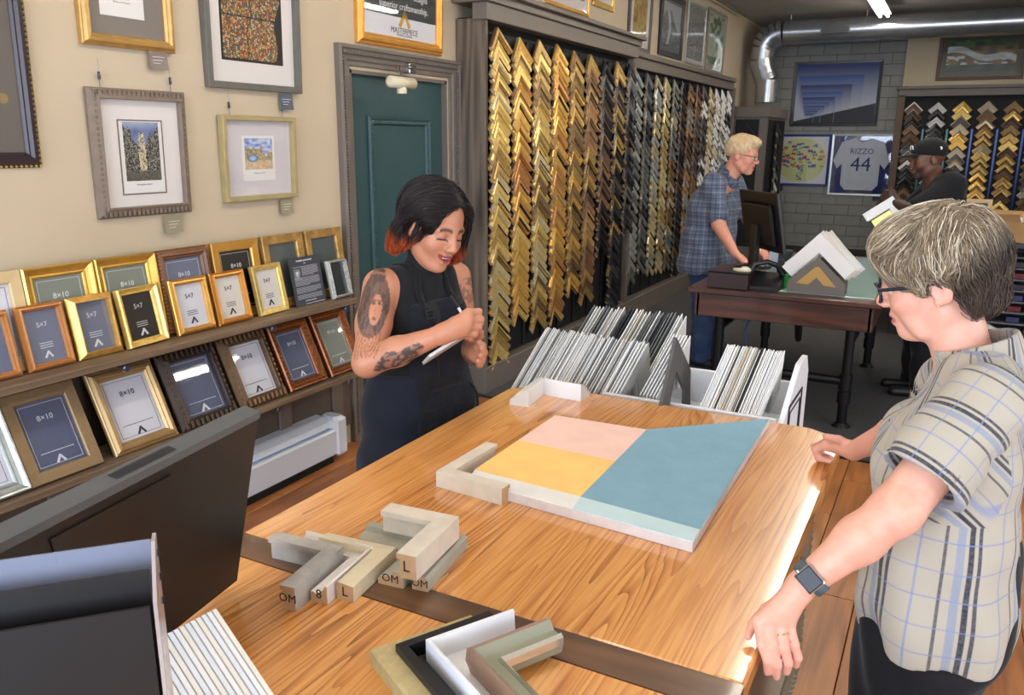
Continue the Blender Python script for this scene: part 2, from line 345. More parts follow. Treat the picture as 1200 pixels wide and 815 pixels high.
# ---------------------------------------------------------------- moulding sample displays
P_FLAT = [(0, 0), (0, .022), (.006, .026), (.048, .024), (.055, .016), (.055, 0)]
P_SCOOP = [(0, 0), (0, .03), (.008, .034), (.016, .028), (.036, .016), (.046, .02), (.052, .012), (.052, 0)]
P_STEP = [(0, 0), (0, .018), (.01, .02), (.014, .03), (.026, .034), (.032, .022), (.048, .018), (.052, .008), (.052, 0)]
P_ROUND = [(0, 0), (0, .016), (.008, .028), (.022, .034), (.036, .03), (.048, .018), (.052, 0)]
P_THIN = [(0, 0), (0, .03), (.004, .034), (.022, .034), (.026, .028), (.026, 0)]
PR = [P_FLAT, P_SCOOP, P_STEP, P_ROUND, P_THIN]
m_raw = M('raw_wood', S(196, 160, 118), .8, nz=(30, .12))
def met(n, c, r=.34, me=.55, **k): return M(n, S(*c), r, me, **k)
MC = dict(
    yellowgold=met('yellow_gold_leaf', (236, 204, 122), nz=(40, .12), bump=(80, .2)), orangegold=met('orange_gold_leaf', (230, 182, 96), nz=(40, .15), bump=(80, .2)),
    palegold=met('pale_gold_leaf', (222, 206, 158), .32, nz=(40, .12)), antique=met('antique_gold', (188, 156, 92), .38, nz=(60, .3), bump=(90, .5)),
    bronze=met('dark_bronze', (140, 112, 76), .4, .6, nz=(90, .45), bump=(120, .7)), copper=met('coppery_gold', (206, 146, 86), .33, nz=(50, .2)),
    walnut=M('walnut_moulding', S(124, 90, 62), .4, nz=(20, .2)), brown=M('brown_moulding', S(86, 64, 50), .45, nz=(20, .2)), oak=M('oak_moulding', S(156, 118, 74), .5, nz=(20, .15)),
    black=M('black_moulding', S(28, 28, 31), .3), grey=M('grey_moulding', S(92, 92, 94), .4, nz=(30, .15)), charcoal=M('charcoal_moulding', S(56, 57, 62), .35, .2),
    silver=met('silver_leaf', (184, 188, 184), .3, nz=(40, .1)), pewter=met('pewter_leaf', (128, 132, 128), .35, nz=(40, .2)), champagne=met('champagne_leaf', (196, 184, 156), .3, nz=(60, .15)),
    cream=M('cream_moulding', S(226, 214, 186), .5, nz=(20, .05)), white=M('white_moulding', S(236, 236, 234), .4), greywood=M('weathered_grey_moulding', S(140, 134, 126), .6, nz=(20, .2)))
_ch = {}
def chev(pi, ma, mb_, L, sc=1.):
    k = (pi, ma, mb_, round(L, 3), sc)
    if k not in _ch:
        p = [(u * sc * 1.2, q * sc * .8) for u, q in PR[pi]]; n = len(p)
        mis = [0] * n; mis[1] = 2; mis[n - 3] = 2
        mis[0] = 2; mis[-1] = 1
        me = MB().elbow(p, L, L, mis=mis).mesh('chevron')
        for m in (MC[ma], m_raw, MC[mb_]): me.materials.append(m)
        _ch[k] = me
    return _ch[k]
rc = random.Random(11)
WP = ['flat', 'scooped', 'stepped', 'rounded', 'narrow']
WM = dict(yellowgold='yellow gold', orangegold='orange gold', palegold='pale gold', antique='antique gold', bronze='bronze', copper='coppery', walnut='walnut', brown='brown', oak='oak', black='black', grey='grey', charcoal='charcoal', silver='silver', pewter='pewter', champagne='champagne', cream='cream', white='white', greywood='grey wood')
ordw = ['first', 'second', 'third', 'fourth', 'fifth', 'sixth', 'seventh', 'eighth', 'ninth', 'tenth', 'eleventh', 'twelfth', 'thirteenth']
# left wall display cabinet: face x=-2.78
XF = -2.80
m_knot = M('knotty_grey_wood', S(120, 106, 90), .6, grain=(2, S(62, 52, 44), 3.4))
cab = thing('display_cabinet', 'long taupe wall cabinet holding the columns of corner samples on the left wall', 'display', (0, 0, 0))
MB().box(XL + .001, -2.855, 4.86, 11.58, .02, 2.52).obj('backing', m_dark, cab)
MB().bbox(XL + .001, -2.785, 4.83, 4.86, .0, 2.51).obj('side_panel', m_knot, cab)
MB().bbox(-2.81, -2.775, 4.826, 4.866, .18, 2.50).obj('stile', m_knot, cab)
MB().bbox(XL + .001, -2.76, 4.80, 11.6, 0, .19, .006).obj('base_rail', m_trim, cab)
MB().bbox(-2.90, -2.77, 7.63, 7.67, .19, 2.45).obj('stile', m_trim, cab)
MB().bbox(-2.86, -2.75, 4.81, 7.66, 2.495, 2.60).obj('head_rail', m_trim, cab)
MB().bbox(XL + .001, -2.73, 4.78, 7.68, 2.60, 2.65).obj('cornice', m_trim, cab)
MB().bbox(XL + .001, -2.69, 4.75, 7.70, 2.65, 2.68).obj('cornice', m_trim, cab)
MB().bbox(-2.86, -2.80, 7.66, 11.6, 2.42, 2.52).obj('head_rail', m_trim, cab)
MB().bbox(XL + .001, -2.77, 7.66, 11.6, 2.52, 2.57).obj('cornice', m_trim, cab)
MB().bbox(-2.90, -2.77, 11.54, 11.6, .19, 2.45).obj('stile', m_trim, cab)
def colmn(y, z0, z1, pal, idx, lab, dz=.062, single=True, half=.150, first=None):
    """chevrons stacked from z1 (apex of the top one) down to z0"""
    z = z1 + .06; n = 0; bag = None if single else MB(); lst = []
    L = half / .7071
    while z > z0:
        ma = rc.choice(pal); mb_ = ma if rc.random() < .4 else rc.choice(pal + ['black', 'black', 'walnut']); pi = rc.choice([0, 1, 2, 3, 1, 0, 4])
        l = L * rc.uniform(.88, 1.04)
        l = round(l / .006) * .006
        T = Matrix.Translation((-2.818 + rc.uniform(0, .004), y + rc.uniform(-.004, .004), z)) @ Matrix.Rotation(R(90), 4, 'Z') @ Matrix.Rotation(R(-13 + rc.uniform(-2, 2)), 4, 'X') @ Matrix.Rotation(R(rc.uniform(-2, 2)), 4, 'Y')
        lst.append((T, chev(pi, ma, mb_, l), ma, pi)); z -= dz * rc.uniform(.72, 1.28)
    N_ = len(lst)
    for n, (T, me, ma, pi) in enumerate(lst):
        o = link('corner_sample', me); o.matrix_world = T; d = '%s %s' % (WP[pi], WM[ma])
        where = 'topmost in' if n == 0 else 'lowest in' if n == N_ - 1 else ('upper part of', 'middle of', 'lower part of')[min(2, 3 * n // N_)]
        tag(o, '%s corner sample, %s the %s' % (d, where, lab), 'moulding sample', None if n in (0, N_ - 1) else 'samples, ' + lab)
yc = [5.025 + i * .3175 for i in range(9)]
spec = [(['yellowgold', 'yellowgold', 'palegold', 'antique'], .30, 2.41, 'column nearest the wood panel'),
        (['orangegold', 'orangegold', 'copper', 'yellowgold'], .53, 2.38, 'second column from the wood panel'),
        (['antique', 'yellowgold', 'antique', 'palegold', 'bronze'], .45, 2.40, 'third column from the wood panel'),
        (['copper', 'orangegold', 'antique', 'orangegold'], .42, 2.40, 'fourth column from the wood panel'),
        (['bronze', 'antique', 'bronze', 'orangegold'], .64, 2.38, 'fifth column from the wood panel'),
        (['walnut', 'oak', 'brown', 'walnut', 'antique'], .48, 2.38, 'sixth column from the wood panel'),
        (['black', 'charcoal', 'brown', 'black', 'walnut'], .84, 2.36, 'seventh column from the wood panel'),
        (['black', 'charcoal', 'antique', 'black'], .26, 2.38, 'long black column, eighth from the panel'),
        (['charcoal', 'black', 'black', 'grey'], 1.05, 2.38, 'short black column by the middle post')]
for i, (pal, z0, z1, lab) in enumerate(spec): colmn(yc[i], z0, z1, pal, i, lab, dz=.056 if i < 4 else .066)
for i in range(9):
    MB().bbox(-2.855, -2.83, yc[i] - .13, yc[i] + .13, .2, 2.43, .006).obj('board', M('black_board', S(20, 21, 25), .6), cab)
# second, farther run: one joined object (past the limit for single samples)
spec2 = [(['silver', 'pewter', 'silver'], .75), (['charcoal', 'pewter', 'grey'], .80), (['champagne', 'palegold', 'silver'], .72), (['palegold', 'antique', 'champagne'], .74), (['pewter', 'champagne', 'bronze'], .76),
         (['charcoal', 'black', 'brown'], .62), (['oak', 'brown', 'greywood'], .68), (['brown', 'grey', 'walnut'], .6), (['grey', 'charcoal', 'white'], .9), (['cream', 'cream', 'palegold'], 1.0), (['white', 'cream', 'white'], 1.0), (['white', 'white', 'silver'], .9), (['white', 'black', 'white'], .8)]
y2 = [7.80 + i * (3.55 / 12) for i in range(13)]
bag = {}
for i, (pal, z0) in enumerate(spec2):
    MB().bbox(-2.855, -2.835, y2[i] - .125, y2[i] + .125, .2, 2.37, .006).obj('board', M('black_board'), cab)
    z = 2.40
    while z > z0 - .3:
        ma = rc.choice(pal); pi = rc.randrange(4); p = [(u * 1.1, q * .62) for u, q in PR[pi]]
        T = Matrix.Translation((-2.828, y2[i] + rc.uniform(-.006, .006), z)) @ Matrix.Rotation(R(90), 4, 'Z') @ Matrix.Rotation(R(-13 + rc.uniform(-2, 2)), 4, 'X')
        if ma not in bag: bag[ma] = MB()
        bag[ma].elbow(p, .178 * rc.uniform(.85, 1.05), .178, T=T, mis=[0] * len(p)); z -= .078 * rc.uniform(.7, 1.3)
keys = list(bag); tot = MB(); mlist = [m_raw]
for k in keys:
    b = bag[k]; n = len(tot.v); tot.v += b.v; tot.f += [tuple(a + n for a in f) for f in b.f]; tot.mi += [0 if q == 1 else len(mlist) for q in b.mi]; tot.sm += b.sm; mlist.append(MC[k])
tag(tot.obj('corner_samples', mlist), 'silver, brown, black and white corner samples in the far half of the left wall display', 'moulding samples', kind='stuff')

# display on the back wall, right
YR = YB - .02
cb = thing('display_cabinet', 'wood-framed wall cabinet of corner samples on the far wall, below the waterfall picture', 'display', (0, YB, 0))
MB().box(-.86, 2.6, -.16, 0, .02, 2.40).obj('backing', m_dark, cab if False else cb)
MB().bbox(-.90, -.80, -.30, 0, 0, 2.42).obj('stile', M('brown_stile', S(104, 84, 66), .6, nz=(8, .1)), cb)
MB().bbox(-.90, 2.6, -.30, 0, 2.40, 2.50).obj('head_rail', m_trim, cb)
MB().bbox(-.93, 2.6, -.34, 0, 2.50, 2.54).obj('cornice', m_trim, cb)
m_blue = M('blue_gap_tint', S(60, 110, 215), .3, .0)  # flat tint for the blue-lit gaps, gives no light
pals = [(['black', 'white', 'brown', 'walnut', 'black'], 'brown and black column left of the cap'), (['charcoal', 'white', 'greywood', 'black', 'silver'], 'white and charcoal column behind the cap'),
        (['cream', 'orangegold', 'pewter', 'yellowgold', 'silver', 'grey'], 'cream and gold column right of the cap'), (['antique', 'walnut', 'orangegold', 'champagne', 'bronze'], 'brown column above the teal frame'),
        (['bronze', 'brown', 'antique', 'yellowgold', 'antique'], 'bronze column above the cardboard box'), (['walnut', 'pewter', 'orangegold', 'brown'], 'column at the right edge of the picture')]
for i, (pal, lab) in enumerate(pals):
    x = -.68 + i * .315; z = 2.33; q = 0; lst = []
    for j in range(15):
        ma = rc.choice(pal); mb_ = rc.choice(pal); T = Matrix.Translation((x, YB - .165, z)) @ Matrix.Rotation(R(-12), 4, 'X')
        pi = rc.choice([0, 1, 2, 3]); lst.append((T, chev(pi, ma, mb_, +.182, 1.34), ma, pi)); z -= .105 * rc.uniform(.8, 1.15)
    for j, (T, me, ma, pi) in enumerate(lst):
        o = link('corner_sample', me); o.matrix_world = T; where = 'topmost in' if j == 0 else ('upper part of', 'middle of', 'lower part of')[min(2, 3 * j // 15)]
        tag(o, '%s %s sample, %s the %s' % (WP[pi], WM[ma], where, lab), 'moulding sample', None if j == 0 else 'far samples, ' + lab)
    if i < 5:
        MB().bbox(x + .14, x + .175, -.18, -.155, .5, 1.95).obj('painted_gap_glow', M('painted_gap_glow_%s' % ('green' if i < 2 else 'blue'), S(30, 52, 110) if i > 1 else S(24, 70, 62), .25, .3), cb)  # blue and green light between the columns is put into the strip colours

# end cabinet below the duct
ec = thing('sample_cabinet', 'narrow taupe cabinet with black corner samples, standing below the metal duct', 'display', (-2.61, 11.9, 0))
MB().bbox(-.25, .23, 0, 1.3, 0, 2.08).obj('body', m_trim, ec)
MB().bbox(-.27, .25, -.02, 1.32, 2.08, 2.22).obj('cornice', m_trim, ec)
MB().bbox(-.2, .12, -.012, .0, .3, 2.05).obj('face_board', m_dark, ec)
MB().bbox(.23, .242, .05, 1.2, .3, 2.05).obj('side_board', m_dark, ec)
for j, z in enumerate((1.98, 1.88, 1.79)):
    o = link('corner_sample', chev(0, 'black', 'charcoal', .264, 1.3)); o.matrix_world = Matrix.Translation((-2.65, 11.885, z)) @ Matrix.Rotation(R(-12), 4, 'X')
    tag(o, 'big black corner sample on the cabinet below the duct, %s of three' % ('top', 'middle', 'lowest')[j], 'moulding sample')
for j in range(9):
    z = 2.02 - j * .16
    o = link('corner_sample', chev(j % 4, 'black' if j < 5 else ('white' if j % 2 else 'silver'), 'charcoal', .216, 1.3)); o.matrix_world = Matrix.Translation((-2.364, 12.4, z)) @ Matrix.Rotation(R(90), 4, 'Z') @ Matrix.Rotation(R(-12), 4, 'X')
    tag(o, ('black' if j < 5 else 'pale') + ' corner sample on the right flank of the cabinet below the duct', 'moulding sample', 'samples on the flank of the duct cabinet')
# ---------------------------------------------------------------- framed things
def make_glass(name='pane_glass'):
    if name in MATS: return MATS[name]
    m = bpy.data.materials.new(name); m.use_nodes = True; N, L = nodes_of(m); N.remove(N['Principled BSDF'])
    t = N.new('ShaderNodeBsdfTransparent'); g = N.new('ShaderNodeBsdfGlossy'); g.inputs['Roughness'].default_value = .03; lw_ = N.new('ShaderNodeLayerWeight'); pw_ = N.new('ShaderNodeMath'); pw_.operation = 'POWER'; pw_.inputs[1].default_value = 5; L.new(lw_.outputs['Facing'], pw_.inputs[0]); f = N.new('ShaderNodeMath'); f.operation = 'MULTIPLY_ADD'; f.inputs[1].default_value = .93; f.inputs[2].default_value = .05; L.new(pw_.outputs[0], f.inputs[0])
    x = N.new('ShaderNodeMixShader'); L.new(f.outputs[0], x.inputs[0]); L.new(t.outputs[0], x.inputs[1]); L.new(g.outputs[0], x.inputs[2]); L.new(x.outputs[0], N['Material Output'].inputs[0]); MATS[name] = m; return m
m_glass = make_glass()
FP = dict(
    plain=lambda w: [(0, 0), (0, .020), (.003, .023), (w - .004, .020), (w, .015), (w, .006), (w, 0)],
    scoop=lambda w: [(0, 0), (0, .022), (w * .12, .030), (w * .25, .028), (w * .45, .020), (w * .7, .014), (w * .82, .017), (w * .93, .014), (w, .008), (w, 0)],
    ridge=lambda w: [(0, 0), (0, .014), (w * .1, .018), (w * .16, .015), (w * .35, .030), (w * .6, .032), (w * .75, .020), (w * .85, .021), (w, .010), (w, 0)],
    box=lambda w: [(0, 0), (0, .034), (.002, .036), (w - .002, .036), (w, .034), (w, 0)],
    reverse=lambda w: [(0, 0), (0, .012), (w * .15, .016), (w * .8, .034), (w * .95, .036), (w, .028), (w, 0)])
def emblem_mb(s, d=.0008):
    """the shop's mark: a two-bladed chevron"""
    mb = MB()
    mb.prism([(-.52 * s, -.30 * s), (-.30 * s, -.36 * s), (.03 * s, .10 * s), (.03 * s, .42 * s), (-.04 * s, .42 * s)], -d, 0)
    mb.prism([(.30 * s, -.36 * s), (.52 * s, -.30 * s), (.10 * s, .40 * s), (.045 * s, .40 * s), (.045 * s, .10 * s)], -d, 0)
    return mb
def beads(w, h, u, q, size, gap, kind='egg'):
    mb = MB()
    for sx, length, hor in ((1, w, 1), (-1, w, 1), (1, h, 0), (-1, h, 0)):
        n = int((length - 2 * u) / gap)
        for i in range(n + 1):
            t = -(length / 2 - u) + i * (length - 2 * u) / n
            x, z = (t, sx * (h / 2 - u)) if hor else (sx * (w / 2 - u), t)
            a, b = (size, size * .75) if hor else (size * .75, size)
            if kind == 'egg': vs = [(x - a / 2, -q, z), (x, -q, z - b / 2), (x + a / 2, -q, z), (x, -q, z + b / 2), (x, -q - size * .75, z)]; mb.add(vs, [(0, 1, 4), (1, 2, 4), (2, 3, 4), (3, 0, 4)], sm=False)
            else: mb.bbox(x - a * .35, x + a * .35, -q - size * .4, -q, z - b * .35 if not hor else z - size * .9, z + b * .35 if not hor else z + size * .9, .001)
    return mb
def frame(label, w, h, rail, style, fm, loc, rot, card=None, lines=None, ink=None, tname='framed_card', cat='picture frame', group=None, bead=None, glass=True, size_text=None, rule=True, back=True, mat4=None, low_rule=False):
    t = thing(tname, label, cat, loc, rot=rot, group=group)
    if mat4 is not None: t.matrix_world = mat4
    z0 = h / 2
    MB().rect(w, h, FP[style](rail)).obj('frame_moulding', fm, t, (0, 0, z0))
    iw, ih = w - 2 * rail, h - 2 * rail
    if card is not None:
        MB().box(-iw / 2 - .002, iw / 2 + .002, -.006, 0, -ih / 2 - .002, ih / 2 + .002).obj('card', card, t, (0, 0, z0))
    if glass: MB().box(-iw / 2, iw / 2, -.0088, -.0078, -ih / 2, ih / 2).obj('glass', m_glass, t, (0, 0, z0))
    if back: MB().box(-w / 2 + .01, w / 2 - .01, 0, .003, -h / 2 + .01, h / 2 - .01).obj('back_board', M('kraft_back', S(70, 55, 40), .8), t, (0, 0, z0))
    if bead:
        u, q, s, g, kd, bm = bead; tag(beads(w, h, u, q, s, g, kd).obj('beading', bm, t, (0, 0, z0)), kind='stuff')
    if size_text:
        fs = .105 * iw if iw > .15 else .13 * iw
        text(size_text, fs * 1.5, ink, t, (0, -.0068, z0 + ih * (.22 if not low_rule else .24)))
        e = emblem_mb(iw * (.2 if low_rule else .26)); e.obj('emblem', ink, t, (0, -.006, z0 - ih * (.40 if low_rule else .36)))
        if low_rule:
            mb = MB()
            for i in range(34): mb.box(-iw * .34 + i * iw * .02, -iw * .34 + i * iw * .02 + iw * .0145, -.0066, -.006, -.0014, .0014 if i % 5 else .0006)
            mb.obj('small_print', ink, t, (0, 0, z0 - ih * .27))
            MB().rect(iw * .88, ih * .92, [(0, .006), (0, .0066), (.0016, .0066), (.0016, .006)]).obj('printed_border', ink, t, (0, 0, z0))
        else:
            for k, q in enumerate((.0, .045, .09)):
                mb = MB()
                for i in range(12): mb.box(-iw * .19 + i * iw * .032, -iw * .19 + i * iw * .032 + iw * .024, -.0066, -.006, -.0015, .0015)
                mb.obj('small_print', ink, t, (0, 0, z0 - ih * (.13 + q)))
    return t
m_ink_w = M('white_ink', S(232, 234, 238), .6); m_ink_k = M('dark_ink', S(48, 50, 66), .6)
c_slate = M('slate_blue_card', S(114, 122, 146), .5); c_black = M('black_card', S(24, 24, 26), .5); c_white = M('white_card', S(226, 228, 238), .5); c_sage = M('sage_grey_card', S(134, 142, 132), .5); c_navy = M('navy_grey_card', S(88, 96, 126), .5); c_cream = M('cream_card', S(232, 228, 220), .5)

# ---- two shelves on the left wall
m_shelf = M('brown_shelf_wood', S(134, 112, 88), .55, grain=(1, S(100, 80, 62), 4.))
for z, nm in ((.925, 'upper'), (.52, 'lower')):
    sh = thing('wall_shelf', '%s long brown wooden shelf for small frames on the left wall' % nm, 'shelf', (0, 0, z))
    MB().bbox(XL + .03, -2.75, -.4, 3.42, -.028, 0, .003).obj('board', m_shelf, sh)
    MB().bbox(XL + .03, -2.97, -.4, 3.42, 0, .012, .003).obj('cleat', m_trim, sh)
    for y in (.3, 1.2, 2.02, 2.82, 3.36):
        br = MB().tube([(XL + .035, y, -.05), (-2.79, y, -.05)], .009, 10).obj('bracket', M('steel_pipe', S(90, 94, 100), .35, .8), sh)
        MB().lathe([(.012, -.012), (.018, -.008), (.018, .008), (.013, .012)], 14).obj('end_cap', M('bracket_cap', S(110, 116, 126), .3, .8), br, (-2.785, y, -.05), (0, R(90), 0))
def shf(y, x, z, lean=14, yaw=0): return Matrix.Translation((x, y, z)) @ Matrix.Rotation(R(90 + yaw), 4, 'Z') @ Matrix.Rotation(R(-lean), 4, 'X')
g1 = MC['yellowgold']; g2 = MC['orangegold']
m_honey = M('honey_wood_frame', S(186, 124, 66), .4, .15, nz=(30, .12)); m_gold2 = M('bright_gold_frame', S(216, 176, 88), .28, .7, nz=(30, .1)); m_amber = M('amber_gold_frame', S(214, 160, 76), .32, .5, nz=(20, .08))
UZ, LZ = .926, .521
def E_(yaw): return None
# upper shelf, back row (8 x 10)
bk = [(1.60, 'pale oak frame with a white card, back row at the left edge of the picture', M('pale_oak_frame', S(206, 180, 134), .5), 'plain', c_white, m_ink_k, None),
      (1.885, 'bright gold frame with a sage card, back row, left of its twin', m_gold2, 'scoop', c_sage, m_ink_w, None), (2.172, 'bright gold frame with a sage card, back row, behind the black-card frame', m_gold2, 'scoop', c_sage, m_ink_w, None),
      (2.456, 'brown rope-edged frame with a slate card, back row of upper shelf', M('rope_brown_frame', S(120, 80, 54), .45, nz=(20, .2)), 'ridge', c_slate, m_ink_w, 'b'), (2.755, 'gold frame with a black card marked 8x10, back row of upper shelf', m_amber, 'plain', c_black, m_ink_w, None),
      (3.066, 'rustic gold frame around dark glass, behind the printed brochure', M('rustic_gold', S(196, 156, 92), .4, .6, nz=(25, .35), bump=(30, .5)), 'plain', M('dark_sage_card', S(90, 98, 96), .4), None, None),
      (3.37, 'rustic gold frame around dark glass, beside the door casing', M('rustic_gold'), 'plain', M('dark_sage_card'), None, None)]
for y, lab, fm, st, cd, ik, bd_ in bk:
    frame(lab, .283, .362, .045, st, fm, None, None, cd, ink=ik or m_ink_w, size_text='8×10' if ik else None, low_rule=bool(ik), mat4=shf(y, -2.905, UZ, 7), bead=(.012, .020, .018, .016, 'egg', M('rope_bead', S(160, 116, 82), .4, .2)) if bd_ else None)
# upper shelf, front row (5 x 7)
fr_ = [(1.565, .17, 'small honey wood frame with slate card, cut off by the left edge of the picture', m_honey, 'ridge', c_slate, m_ink_w), (1.765, .178, 'small honey wood frame with slate card, leftmost complete one of the front row', m_honey, 'ridge', c_slate, m_ink_w),
       (1.965, .19, 'small gold frame with slate card, second complete one of the front row', g2, 'reverse', c_slate, m_ink_w), (2.175, .20, 'small gold frame with a black card', g1, 'scoop', c_black, m_ink_w),
       (2.43, .20, 'small amber frame with a white card, left of the cream-card ones', m_amber, 'ridge', c_white, m_ink_k), (2.65, .20, 'small amber frame with a cream card, middle of the three pale-card frames', M('deep_amber_frame', S(204, 140, 58), .35, .4), 'ridge', c_cream, m_ink_k),
       (2.895, .20, 'small plain gold frame with a cream card, right of the three pale-card frames', g1, 'plain', c_cream, m_ink_k)]
for i, (y, w, lab, fm, st, cd, ik) in enumerate(fr_):
    frame(lab, w, .238, .024 if i < 3 else .027, st, fm, None, None, cd, ink=ik, size_text='5×7', mat4=shf(y, -2.855, UZ, 11, (0, 0, 0, 5, 0, 0, 3)[i]))
# brochure and small silver frame
t = thing('brochure', 'dark grey printed brochure standing among the frames on the upper shelf', 'brochure'); t.matrix_world = shf(3.165, -2.848, UZ, 10)
MB().box(-.112, .112, -.002, 0, 0, .245).obj('sheet', M('charcoal_card', S(60, 62, 70), .45), t)
rows = MB(); rb = random.Random(3)
for k in range(27):
    z = .195 - k * .0062
    if k in (8, 16, 22): continue
    x = -.09 if not 1 <= k <= 8 else -.03
    xe = .09 if (k + 1) not in (8, 16, 22) else rb.uniform(-.01, .06)
    while x < xe: l = rb.uniform(.008, .02); rows.box(x, min(x + l, xe), -.0026, -.002, z, z + .0026); x += l + .0022
rows.obj('small_print', M('pale_grey_ink', S(176, 178, 184), .6), t)
text('FRAMING & ARTWORK', .011, m_ink_w, t, (0, -.0024, .226)); text('GIFTS', .006, m_ink_w, t, (0, -.0024, .212)); text('OUR SHOP & GALLERY', .008, m_ink_w, t, (0, -.0024, .022))
grid_print('photo', .046, .055, 24, 28, lambda u, v: np.repeat((vnoise(u * 5, v * 6, 3) * .5 * (1 - np.hypot(u - .5, v - .5)) + .05 + .3 * (np.hypot((u - .5) * 1.3, v - .6) < .2))[..., None], 3, -1), t, (-.065, -.0025, .16))
MB().box(-.04, .1, -.0026, -.002, .006, .008).obj('rule', m_ink_w, t)
frame('small silver frame around dark glass, at the right end of the upper shelf', .152, .205, .017, 'ridge', M('speckled_silver_frame', S(176, 172, 164), .4, .5, nz=(90, .3)), None, None, M('mirror_dark', S(60, 66, 66), .15), mat4=shf(3.375, -2.83, UZ, 12), bead=(.008, .022, .008, .011, 'egg', MC['silver']))
# lower shelf (8 x 10)
lw = [(1.44, .30, 'silver frame with a blue card, cut off at the left end of the lower shelf', MC['silver'], 'scoop', c_white, m_ink_k, None), (1.735, .285, 'flat bronze-gold frame with slate card, leftmost complete frame of the lower shelf', M('flat_bronze_gold', S(150, 124, 88), .45, .3, nz=(60, .06)), 'plain', c_navy, m_ink_w, None),
      (2.085, .30, 'stepped pale gold frame with a white card on the lower shelf', M('soft_gold_frame', S(186, 154, 106), .38, .5, nz=(20, .1)), 'ridge', c_white, m_ink_k, None), (2.415, .315, 'dark brown carved frame with slate card on the lower shelf', M('dark_carved_frame', S(64, 52, 46), .4, .2), 'reverse', c_navy, m_ink_w, 'bar'),
      (2.74, .30, 'bronze carved frame with a white card on the lower shelf', M('bronze_carved_frame', S(108, 84, 60), .4, .35, nz=(30, .1)), 'reverse', c_white, m_ink_k, 'bar'), (3.045, .275, 'reddish gold beaded frame with slate card on the lower shelf', M('red_gold_frame', S(128, 72, 38), .35, .5, nz=(60, .3)), 'scoop', c_navy, m_ink_w, 'egg'),
      (3.35, .272, 'reddish gold beaded frame with sage card, right end of the lower shelf', M('red_gold_frame'), 'scoop', c_sage, m_ink_w, 'egg')]
for i, (y, w, lab, fm, st, cd, ik, bd_) in enumerate(lw):
    bm = dict(bar=lambda: MC['walnut'] if i == 4 else M('dark_bead', S(84, 66, 54), .35, .4), egg=lambda: M('gilt_bead', S(186, 126, 62), .3, .7))[bd_]() if bd_ else None
    frame(lab, w, .345, .046, st, fm, None, None, cd, ink=ik, size_text='8×10', low_rule=True, mat4=shf(y, -2.80, LZ, 24), bead=((.022, .024, .02, .027, 'bar', bm) if bd_ == 'bar' else (.022, .019, .024, .020, 'egg', bm)) if bd_ else None)

# ---- pictures on the left wall
def wallpic(label, y, z, w, h, rail, style, fm, depth=0.0, tname='framed_picture', x=XL + .004, bead=None, mat=None, tilt=1.5):
    t = thing(tname, label, 'picture'); t.matrix_world = Matrix.Translation((x, y, z)) @ Matrix.Rotation(R(90), 4, 'Z') @ Matrix.Rotation(R(-tilt if tilt > 0 else 0), 4, 'X').inverted()
    MB().rect(w, h, [(u, q + depth) if q > 0 else (u, q) for u, q in FP[style](rail)]).obj('frame_moulding', fm, t)
    iw, ih = w - 2 * rail, h - 2 * rail
    MB().box(-w / 2 + .01, w / 2 - .01, -.002, 0, -h / 2 + .01, h / 2 - .01).obj('back_board', M('kraft_back'), t)
    if mat: MB().box(-iw / 2 - .003, iw / 2 + .003, -.008 - depth * .4, -.004, -ih / 2 - .003, ih / 2 + .003).obj('mat_board', mat, t)
    MB().box(-iw / 2, iw / 2, -.0125 - depth * .4, -.0115 - depth * .4, -ih / 2, ih / 2).obj('glass', m_glass, t)
    if bead: tag(beads(w, h, *bead[:5]).obj('beading', bead[5], t), kind='stuff')
    return t
PZ = lambda d=0: -.0088 - d * .4
m_matw = M('white_mat', S(232, 226, 222), .8, spec=.2); m_matg = M('grey_mat', S(134, 126, 118), .8)
def city(u, v, dark=True, seed=1):
    """etching-like street view: towers on both sides, pale sky gap"""
    col = np.floor(u * 26); h_ = .45 + .5 * np.abs(u - .52) * 1.6 + .25 * hash2(np.floor(u * 9), 0, seed)
    b = v < h_; win = hash2(np.floor(u * 52), np.floor(v * 60), seed)
    sky = mixc(vnoise(u * 6, v * 6, seed), np.array(S(84, 104, 160)), np.array(S(176, 186, 206)))
    bl = mixc((win > .62) * 1., np.array(S(34, 36, 42)), np.array(S(158, 154, 138)))
    c = np.where(b[..., None], bl, sky); tw = (np.abs(u - .5) < .10 * np.clip(1.5 - v, .2, 1)) & (v < .82)
    c = np.where(tw[..., None], mixc((hash2(np.floor(u * 60), np.floor(v * 50), 7) > .3) * 1., np.array(S(60, 60, 56)), np.array(S(216, 206, 170))), c)
    st = v < .17; return np.where(st[..., None], mixc(hash2(np.floor(u * 40), np.floor(v * 90), 9), np.array(S(40, 40, 42)), np.array(S(130, 122, 110))), c)
def park(u, v):
    sky = mixc(vnoise(u * 9, v * 14, 4), np.array(S(60, 110, 200)), np.array(S(225, 232, 240)))
    h_ = .42 + .4 * hash2(np.floor(u * 11), 1, 8); c = np.where(((v < h_) & (v > .3))[..., None], mixc(hash2(np.floor(u * 44), np.floor(v * 40), 5), np.array(S(110, 100, 80)), np.array(S(214, 196, 150))), sky)
    c = np.where((v < .3)[..., None], mixc(vnoise(u * 24, v * 20, 2), np.array(S(206, 150, 110)), np.array(S(222, 214, 180))), c)
    e = ((u - .28) / .18) ** 2 + ((v - .36) / .12) ** 2; c = np.where((e < 1)[..., None], mixc(np.clip(e, 0, 1), np.array(S(180, 205, 235)), np.array(S(40, 80, 160))), c); return c
